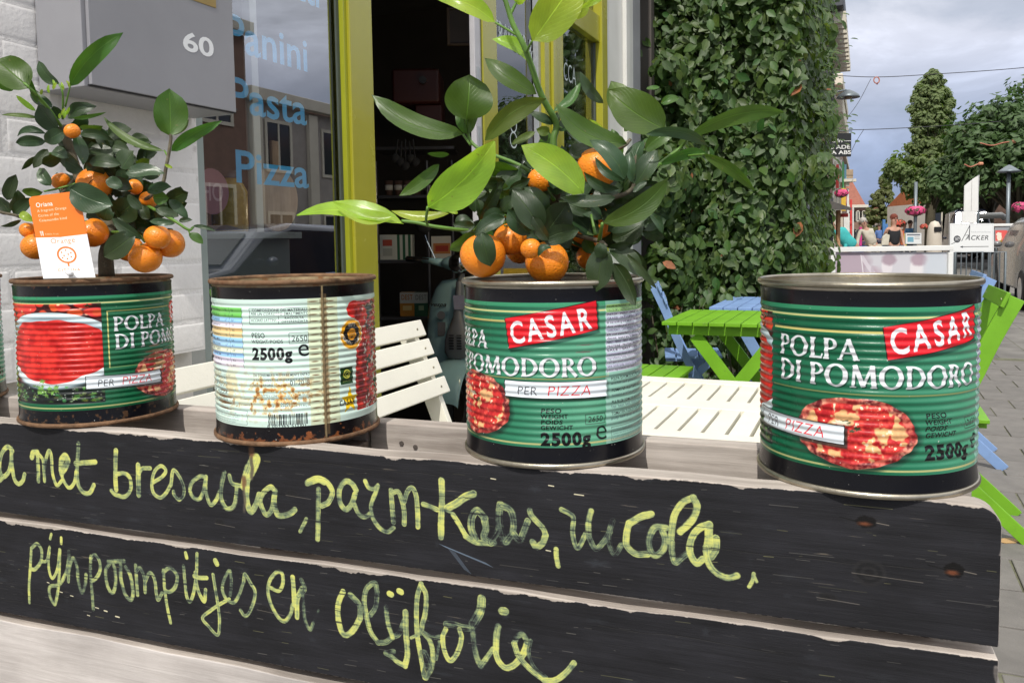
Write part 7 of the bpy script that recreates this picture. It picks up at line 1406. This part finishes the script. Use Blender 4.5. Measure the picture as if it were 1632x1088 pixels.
def build_person(label,x,y_head,Y,h,lean=0.,top=(.02,.02,.025),bot=(.06,.06,.08),hair=(.15,.05,.03),arms='down',topname='shirt',sk=skinm,facing=1,sleeve='short'):
    """h standing height; feet on the ground under pixel x; lean in metres of forward bend (to the left)"""
    X=px(x,Y); B=Vector((X,Y,0)); J={}; R={}
    def put(n,v,r): J[n]=B+Vector(v); R[n]=r
    k=h/1.75; ln=lean
    hz=.93*k; put('pelvis',(0,0,hz),.14*k); put('waist',(-ln*.35,0,hz+.16*k*(1-.3*abs(ln))),(.125*k)); put('chest',(-ln*.75,0,hz+.38*k*(1-.35*abs(ln))),.132*k); put('neckb',(-ln*1.05,0,hz+.54*k*(1-.42*abs(ln))),.075*k); put('neck',(-ln*1.15,-.01,hz+.60*k*(1-.42*abs(ln))),.055*k); put('head0',(-ln*1.28,-.02,hz+.68*k*(1-.42*abs(ln))),.082*k); put('head1',(-ln*1.38,-.02,hz+.77*k*(1-.42*abs(ln))),.088*k); put('head2',(-ln*1.4,-.01,hz+.83*k*(1-.42*abs(ln))),.05*k)
    for s,nm in((-1,'l'),(1,'r')):
        put('sh'+nm,(-ln*.95+s*.165*k,0,hz+.50*k*(1-.42*abs(ln))),.052*k)
        if arms=='down' or (arms=='one' and s==1): put('el'+nm,(-ln*1.0+s*.24*k,-.02,hz+.22*k*(1-.5*abs(ln))),.045*k); put('wr'+nm,(-ln*1.2+s*.25*k,-.12,hz-.02),.032*k); put('ha'+nm,(-ln*1.22+s*.25*k,-.14,hz-.12),.038*k)
        else: put('el'+nm,(-ln*1.0+s*.30*k,-.10,hz+.30*k),.045*k); put('wr'+nm,(-ln*1.4+s*.30*k,-.20,hz+.42*k),.032*k); put('ha'+nm,(-ln*1.45+s*.26*k,-.22,hz+.50*k),.038*k)
        put('hip'+nm,(s*.09*k,0,hz-.06),.10*k); put('kn'+nm,(s*.11*k,-.03,.50*k),.062*k); put('an'+nm,(s*.11*k,.02,.09*k),.042*k); put('to'+nm,(s*.12*k,-.15,.04),.035*k)
    E0=[('pelvis','waist'),('waist','chest'),('chest','neckb'),('neckb','neck'),('neck','head0'),('head0','head1'),('head1','head2')]
    E1=[];
    for nm in 'lr': E1+=[('chest','sh'+nm),('sh'+nm,'el'+nm),('el'+nm,'wr'+nm),('wr'+nm,'ha'+nm)]; E0+=[('pelvis','hip'+nm),('hip'+nm,'kn'+nm),('kn'+nm,'an'+nm),('an'+nm,'to'+nm)]
    allj=list(J); topj=['chest','pelvis','waist','neckb','shl','shr']+(['ell','elr'] if sleeve!='none' else [])+(['wrl','wrr'] if sleeve=='long' else []); tope=[('pelvis','waist'),('waist','chest'),('chest','neckb'),('chest','shl'),('chest','shr')]+([('shl','ell'),('shr','elr')] if sleeve!='none' else [])+([('ell','wrl'),('elr','wrr')] if sleeve=='long' else [])
    botj=['pelvis','hipl','hipr','knl','knr','anl','anr']; bote=[('pelvis','hipl'),('pelvis','hipr'),('hipl','knl'),('hipr','knr'),('knl','anl'),('knr','anr')]
    if sleeve=='short': J['ell0']=J['ell']; 
    J2=[j for j in allj if j!='ell0']
    t=person(label,J,R,None,[('body',sk,J2,E0+E1,1.),(topname,cloth(topname+'_cloth_%d'%int(x),top),topj,tope,1.22),('trousers',cloth('trouser_cloth_%d'%int(x),bot),botj,bote,1.14)],tuple(B))
    OFFp=Matrix.Translation(B); c=J['head1']; MB().ball(c+Vector((0,.02*k,.035*k)),.105*k,16,10,(1,1.05,1)).build('hair',cloth('hair_%d'%int(x),hair),t,smooth=True)
    f=MB(); f.ball(c+Vector((-.0,-.098*k,-.0)),.016*k,8,6,(1,1.4,1.3)); f.build('nose',sk,t,smooth=True)
    for s in(-1,1): MB().ball(c+Vector((s*.034*k,-.088*k,.02*k)),.010*k,8,6).build('eye',cloth('eye_dark',(.02,.02,.02)),t); MB().ball(c+Vector((s*.092*k,0,-.0)),.02*k,8,6,(.5,1,1.4)).build('ear',sk,t,smooth=True)
    MB().ball(c+Vector((0,-.088*k,-.045*k)),.018*k,8,6,(1.4,.5,.4)).build('mouth',cloth('lip',(.35,.10,.09)),t)
    return t
w_=build_person('red-haired woman in a black top walking between the stalls',1424,360,21.5,1.66,0,(.012,.012,.015),(.05,.05,.07),(.16,.035,.02),arms='one',topname='top',sleeve='none')
build_person('grey-haired man in a turquoise jumper bending over a stall',1362,375,18.,1.72,.42,(.05,.42,.42),(.04,.07,.20),(.35,.32,.28),topname='jumper',sleeve='long')
build_person('man in beige clothes leaning forward behind the white frame',1392,372,23.,1.68,.22,(.50,.46,.38),(.42,.38,.30),(.40,.38,.35),topname='jacket',sleeve='long')
bag=MB(); bag.prism([(-.10,0),(.08,0),(.11,.26),(.02,.30),(-.08,.22)],.05,(px(1408,21.3),21.2,.92)); o=bag.build('shopping_bag',mat('cream_bag',(.62,.58,.48),rough=.7),None,origin='center',bevel=.01); tag(o,'cream bag carried beside the woman in black','bag')
for i,(x,Y,c) in enumerate(((1372,36,(.05,.05,.06)),(1401,45,(.10,.18,.42)),(1441,38,(.55,.20,.10)),(1450,34,(.12,.30,.55)))):
    build_person(('distant shopper in dark clothes behind the beige man','distant shopper in blue before the small linden','distant shopper in orange right of the woman in black','distant shopper in light blue near the display board')[i],x,365,Y,1.7,0,c,(.05,.05,.08),(.06,.04,.03),topname='coat',sleeve='long')
# ================================================================ street furniture in the middle distance
whf=mat('white_frame_paint',(.80,.80,.78),rough=.45,var=.04,vs=6)
# picture board with a faded lilac photograph of two people (drawn, generic)
C=Canvas(620,150,(208,206,212)); C.rect(0,0,620,150,(206,204,210)); 
C.ell(80,60,110,90,(178,160,172),.9,soft=40,nz=.1); C.ell(230,130,90,70,(186,166,178),.9,soft=30,nz=.1); C.ell(285,48,30,34,(226,220,224),1,soft=8); C.ell(296,26,40,20,(168,148,160),.9,soft=9,nz=.03); C.line([(150,20),(180,50),(230,90),(290,110)],18,(214,206,214),.9); C.line([(140,10),(150,60),(160,120)],6,(228,224,228),.9)
C.ell(450,60,38,42,(228,224,226),1,soft=8); C.ell(462,26,46,22,(172,150,162),.9,soft=9,nz=.03); C.ell(450,150,110,56,(176,156,168),.95,soft=14,nz=.1); C.ell(205,60,10,14,(190,178,188),.8,soft=5); C.ell(320,100,30,18,(216,208,214),.9,soft=6)
C.ell(560,70,70,90,(200,208,216),.8,soft=40)
pm=imgmat('faded_photo_print',C.A,rough=.35)
pb=thing('picture_board','wide white framed board with a faded photo behind the right tin','display board',None,tuple(at(1420,500,8.).to_2d())+(0,)); Y=8.
wb(pb,'frame_bar',1323,391,1520,402,Y,.06,whf,.004); wb(pb,'frame_bar',1323,402.2,1332,520,Y,.06,whf,.004); wb(pb,'frame_bar',1509.5,402.2,1520,520,Y,.06,whf,.004); wb(pb,'frame_bar',1332.2,512,1509.2,520,Y,.06,whf,.004)
quadobj('photo_panel',[at(1332,512,Y+.03),at(1510,512,Y+.03),at(1510,402,Y+.03),at(1332,402,Y+.03)],pm,pb) if False else None
q=quadobj('photo_panel',[at(1332,470,Y+.03)-Vector((0,0,0)),at(1510,470,Y+.03),at(1510,402,Y+.03),at(1332,402,Y+.03)],pm,None,thick=.01); M_=OFF[pb].inverted(); q.data.transform(M_); q.parent=pb
for x in(1328,1515): a=at(x,400,Y+.03); MB().mm((a.x-.02,Y+.01,0),(a.x+.02,Y+.05,at(x,520,Y).z-.002)).build('leg',whf,pb)
# directional sign on a stand
C=Canvas(560,360,(236,238,238)); C.line([(14,14),(546,14),(546,346),(14,346),(14,14)],3,(190,192,194)); C.text('ACKER',196,206,60,(52,54,58),fit=300,off=.004,skew=.22)
C.line([(150,218),(252,28)],7,(52,54,58)); C.line([(252,28),(246,206)],10,(52,54,58)); C.line([(196,150),(250,142)],5,(52,54,58)); C.ell(92,196,44,44,(48,50,54)); C.ell(92,196,36,36,(220,222,224),.35); C.text('VD',64,214,40,(236,238,238),fit=58,off=.01,skew=.3); C.line([(20,258),(60,240),(120,200)],6,(52,54,58)); C.text('keukeninstallaties',270,116,22,(150,152,155),fit=250,off=-.01)
C.line([(150,292),(490,288)],7,(40,42,46)); C.poly([(128,293),(166,278),(160,293),(166,308)],(40,42,46))
am=imgmat('arrow_sign_print',C.A,rough=.35); Y=13.
ac=thing('arrow_sign','white ACKER sign with a black arrow pointing left','sign',None,tuple(at(1548,450,13.).to_2d())+(0,))
q=quadobj('sign_panel',[at(1514,402,Y),at(1584,402,Y),at(1584,356,Y),at(1514,356,Y)],am,None,thick=.04); q.data.transform(OFF[ac].inverted()); q.parent=ac
wb(ac,'top_box',1533,337,1557,355.6,Y+.01,.04,whf,.004)
for x in(1520,1578): a=at(x,402.3,Y+.02); MB().tube([(a.x,Y+.02,0),(a.x,Y+.02,a.z)],.018,8).build('leg',stl,ac)
MB().prism([(0,0),(.22,.0),(.22,.80),(.13,.74),(0,.62)],.03,tuple(at(1536,336,15.)),(1,0,0),(0,0,1))
sn=thing('sail_sign','tall white pointed sail banner above the arrow sign','banner',None,tuple(at(1550,337,17.))); Y=17.; a=at(1536,337,Y); k=Y/FPX; b=MB(); b.prism([(0,0),(11*k,0),(11*k,49*k),(0,40*k)],.02,a,(1,0,0),(0,0,1)); b.build('left_panel',whf,sn); b=MB(); b.prism([(11.8*k,0),(22.5*k,0),(23*k,57*k),(11.8*k,50*k)],.02,a,(1,0,0),(0,0,1)); b.build('right_panel',whf,sn); MB().tube([at(1559,337,Y),at(1559,279,Y)],.012,6).build('mast',stl,sn); MB().tube([at(1559,400,Y),at(1559,336,Y)],.02,6).build('mast',stl,sn)
# vans and poster boards behind
pbm=mat('grey_board_face',(.32,.33,.35),rough=.6,var=.05); gp=thing('poster_board','grey notice board in a white frame with a red portrait poster','display board',None,tuple(at(1605,470,15.).to_2d())+(0,)); Y=15.
wb(gp,'board_face',1585,361,1622,395,Y+.02,.02,pbm,.002); wb(gp,'frame_bar',1584,356,1626,360.6,Y,.05,whf,.004); wb(gp,'frame_bar',1622.4,361,1626,395,Y,.05,whf,.004)
C=Canvas(120,130,(226,96,92)); C.ell(40,70,26,34,(240,225,205),1,soft=4); C.ell(36,40,28,20,(236,226,210),1,soft=4,nz=.1); C.poly([(0,130),(20,108),(70,96),(110,130)],(150,130,40)); C.ell(70,80,8,10,(220,140,110),1,soft=3)
q=quadobj('portrait_poster',[at(1586.5,388,Y+.015),at(1605,388,Y+.015),at(1605,367,Y+.015),at(1586.5,367,Y+.015)],imgmat('red_portrait_print',C.A,rough=.5),None); q.data.transform(OFF[gp].inverted()); q.parent=gp
for x in(1588,1621): a=at(x,395,Y+.03); MB().tube([(a.x,Y+.04,0),(a.x,Y+.04,a.z)],.02,6).build('leg',stl,gp)
# steel crowd barriers
def barrier(label,x0,x1,y0,Y,bars=5):
    t=thing('steel_barrier',label,'barrier',None,(px((x0+x1)/2,Y),Y,0),group='steel crowd barriers by the street'); z1=at(x0,y0,Y).z; X0,X1=px(x0,Y),px(x1,Y)
    MB().tube([(X0,Y,0),(X0,Y,z1),(X1,Y,z1),(X1,Y,0)],.016,8).build('hoop',stl,t,smooth=True); MB().tube([(X0,Y,.2),(X1,Y,.2)],.012,6).build('rail',stl,t)
    for i in range(bars): x=X0+(X1-X0)*(i+1)/(bars+1); MB().tube([(x,Y,.2),(x,Y,z1)],.008,6).build('bar',stl,t)
    return t
barrier('steel crowd barrier below the arrow sign',1524,1566,402,11.,4); barrier('steel crowd barrier in front of the parked grey car',1567,1603,402,10.6,3)
bn=thing('litter_bin','beige rounded litter bin with a dark slot behind the white frame','litter bin',None,(px(1489,19),19,0)); c=Vector((px(1489,19),19,0)); 
MB().lathe([(.001,0),(.15,0),(.165,.1),(.165,1.0),(.155,1.2),(.13,1.38),(.08,1.47),(.001,1.5)],c=c,n=28).build('bin_body',mat('beige_plastic',(.56,.50,.42),rough=.5,var=.04),bn,smooth=True); MB().box(c+Vector((0,-.150,1.30)),(.16,.05,.11)).build('slot',dk,bn,bevel=.01)
C=Canvas(160,110,(225,228,228)); C.rect(14,14,146,26,(90,96,110)); C.rect(20,40,80,90,(120,170,190)); C.rect(88,40,140,46,(140,140,140)); C.rect(88,56,140,62,(150,150,150)); C.line([(2,2),(158,2),(158,108),(2,108),(2,2)],4,(170,172,172))
q=quadobj('notice_board',[at(1443,389,17.),at(1469,389,17.),at(1469,371,17.),at(1443,371,17.)],imgmat('notice_print',C.A),None,thick=.03); tag(q,'small white notice board with blue and grey print before the litter bin','notice board')
for i,(x,c,y0) in enumerate(((1437,(.65,.15,.06),368),(1441,(.70,.60,.10),372),(1421,(.50,.30,.12),352),(1407,(.08,.22,.50),350),(1411,(.10,.25,.55),357),(1370,(.60,.05,.25),362))):
    Y=27+i*1.3; o=MB().mm((px(x,Y),Y,at(x,392,Y).z),(px(x+4,Y),Y+.1,at(x,y0,Y).z)).build('fair_stand',mat('stand_cloth_%d'%i,c,rough=.7,var=.2,vs=5),None,bevel=.01,origin=(px(x,Y),Y,.9)); tag(o,('red','yellow','ochre','blue','light blue','magenta')[i]+' market stand cloth '+('right of the woman in black','beside the small notice board','behind the woman in black','between the beige man and the woman','left of the ochre stand behind the crowd','behind the man in the turquoise jumper')[i],'market stand','coloured stands down the street')
# cars
def car(label,base,rot,paint,glassm,L=4.3,Wd=1.74,H=1.45,van=False,plate=None):
    t=thing('parked_car',label,'car',None,base,group='parked cars',rot=rot); OFF[t]=Matrix.Identity(4)
    if not van: prof=[(-L/2,.42),(-L/2+.02,.62),(-L/2+.12,.80),(-L/2+.95,.93),(-L/2+1.55,H-.10),(-L/2+2.1,H),(L/2-1.2,H-.02),(L/2-.42,H-.42),(L/2-.10,.95),(L/2,.72),(L/2,.42),(L/2-.1,.28),(-L/2+.1,.28)]
    else: prof=[(-L/2,.40),(-L/2+.02,.75),(-L/2+.3,.98),(-L/2+.85,H-.08),(-L/2+1.2,H),(L/2-.15,H),(L/2-.02,H-.2),(L/2,.9),(L/2,.40),(L/2-.1,.28),(-L/2+.1,.28)]
    b=MB(); n=len(prof); ys=[-Wd/2,-Wd/2+.10,Wd/2-.10,Wd/2]
    vs=[]
    for y in ys:
        ed=abs(y)>Wd/2-.01
        for x,z in prof: tuck=.12*(z-.9)/.6 if z>.9 else 0; vs.append((x*(.985 if ed else 1),y-math.copysign(tuck,y),z-(.05 if ed and z>H-.2 else 0)))
    fs=[tuple(range(n))[::-1]]+[(i*n+k,i*n+(k+1)%n,(i+1)*n+(k+1)%n,(i+1)*n+k) for i in range(3) for k in range(n)]+[tuple(3*n+k for k in range(n))]
    b.add(vs,fs); b.build('body',paint,t,bevel=.05,seg=3)
    def gl(p,q,nm='window',w=.62):
        a,c=Vector(p),Vector(q); return
    if not van: A,Bp=prof[3],prof[4]; Cq,D=prof[6],prof[7]
    else: A,Bp=prof[2],prof[3]; Cq,D=prof[5],prof[7]
    for (p0,p1,s) in((A,Bp,-1),(D,Cq,1)):
        d=Vector((p1[0]-p0[0],0,p1[1]-p0[1])); nrm=Vector((-d.z,0,d.x)).normalized()
        if nrm.x*s<0: nrm=-nrm
        o0=Vector((p0[0],0,p0[1]))+d*.10+nrm*.012; o1=Vector((p0[0],0,p0[1]))+d*.92+nrm*.012; w=Wd/2-.22
        v=[o0+Vector((0,-w,0)),o0+Vector((0,w,0)),o1+Vector((0,w-.08,0)),o1+Vector((0,-w+.08,0))]; m_=MB(); m_.add(v+[x_-nrm*.02 for x_ in v],[(0,1,2,3),(7,6,5,4),(0,4,5,1),(1,5,6,2),(2,6,7,3),(3,7,4,0)]); m_.build('windscreen' if s<0 else 'rear_window',glassm,t)
    zb=.95; zt=H-.14
    for s in(-1,1):
        y=s*(Wd/2-.045); 
        for (x0,x1,x2,x3) in ((-L/2+1.25,-.02,-.02,-L/2+1.72),(.06,L/2-.75,L/2-1.15,.06)): 
            v=[Vector((x0,y,zb)),Vector((x1,y,zb)),Vector((x2,y-s*.05,zt)),Vector((x3,y-s*.05,zt))]; m_=MB(); m_.add(v+[q+Vector((0,-s*.03,0)) for q in v],[(0,1,2,3),(7,6,5,4),(0,4,5,1),(1,5,6,2),(2,6,7,3),(3,7,4,0)]); m_.build('side_window',glassm,t)
        for x in(-L/2+.78,L/2-.80):
            w=MB(); c=(x,s*(Wd/2-.11),.31); w.tube([(x,s*(Wd/2-.20),.31),(x,s*(Wd/2+.012),.31)],.31,28); wo_=w.build('wheel',blk,t,bevel=.02); MB().tube([(x,s*(Wd/2+.0),.31),(x,s*(Wd/2+.02),.31)],.19,20).build('rim',chrome,wo_)
        MB().ball((-L/2+.12,s*.62,.70),.10,14,8,(.8,1.4,.75)).build('headlight',chrome,t,smooth=True); MB().ball((L/2-.08,s*.64,.84),.09,14,8,(.6,1.2,1.2)).build('tail_light',mat('tail_red',(.4,.02,.02),rough=.2),t,smooth=True)
        MB().ball((-L/2+1.5,s*(Wd/2+.08),1.0),.08,12,8,(.7,1,.7)).build('mirror',paint,t,smooth=True)
    MB().box((-L/2+.0,0,.40),(.10,1.3,.16)).build('grille',blk,t,bevel=.01)
    if plate: MB().box((-L/2-.02,0,.52),(.02,.50,.11)).build('number_plate',plate,t); MB().box((L/2+.012,0,.62),(.02,.50,.11)).build('number_plate',plate,t)
    return t
cg=mat('silver_grey_car_paint',(.20,.205,.215),rough=.25,metal=.1,coat=.6,var=.03); cdk=mat('dark_blue_car_paint',(.012,.016,.035),rough=.2,coat=.8,var=.05); cwh=mat('white_van_paint',(.66,.66,.64),rough=.3,coat=.5,var=.03); cgl=mat('car_glass',(.012,.014,.016),rough=.05,var=.05,spec=.8); ylp=mat('yellow_plate',(.70,.42,.02),rough=.5)
car('silver grey car cut off by the right edge, front bumper showing',(9.25,13.5,0),FROT+math.pi,cg,cgl,plate=ylp)
car('dark blue car with a yellow plate seen through the steel barrier',(px(1551,40),40.,0),math.radians(88),cdk,cgl,H=1.45,plate=ylp)
car('dark van with a pale roof behind the arrow sign',(px(1582,35),37,0),FROT,cdk,cgl,L=4.8,H=2.25,van=True)
o=MB().tube([at(1556,345,34.5),at(1596,343,34.5),at(1602,348,34.5)],.13,10).build('roof_roll',whf,None,origin=tuple(at(1578,346,34.5)),smooth=True); tag(o,'long white roll lying on the roof of the dark van','roof load')
# the car the shop window mirrors
car('dark hatchback parked across from the shop window and mirrored in it',tuple(FF@Vector((8.1,-4.3,0))),FROT,cdk,cgl)
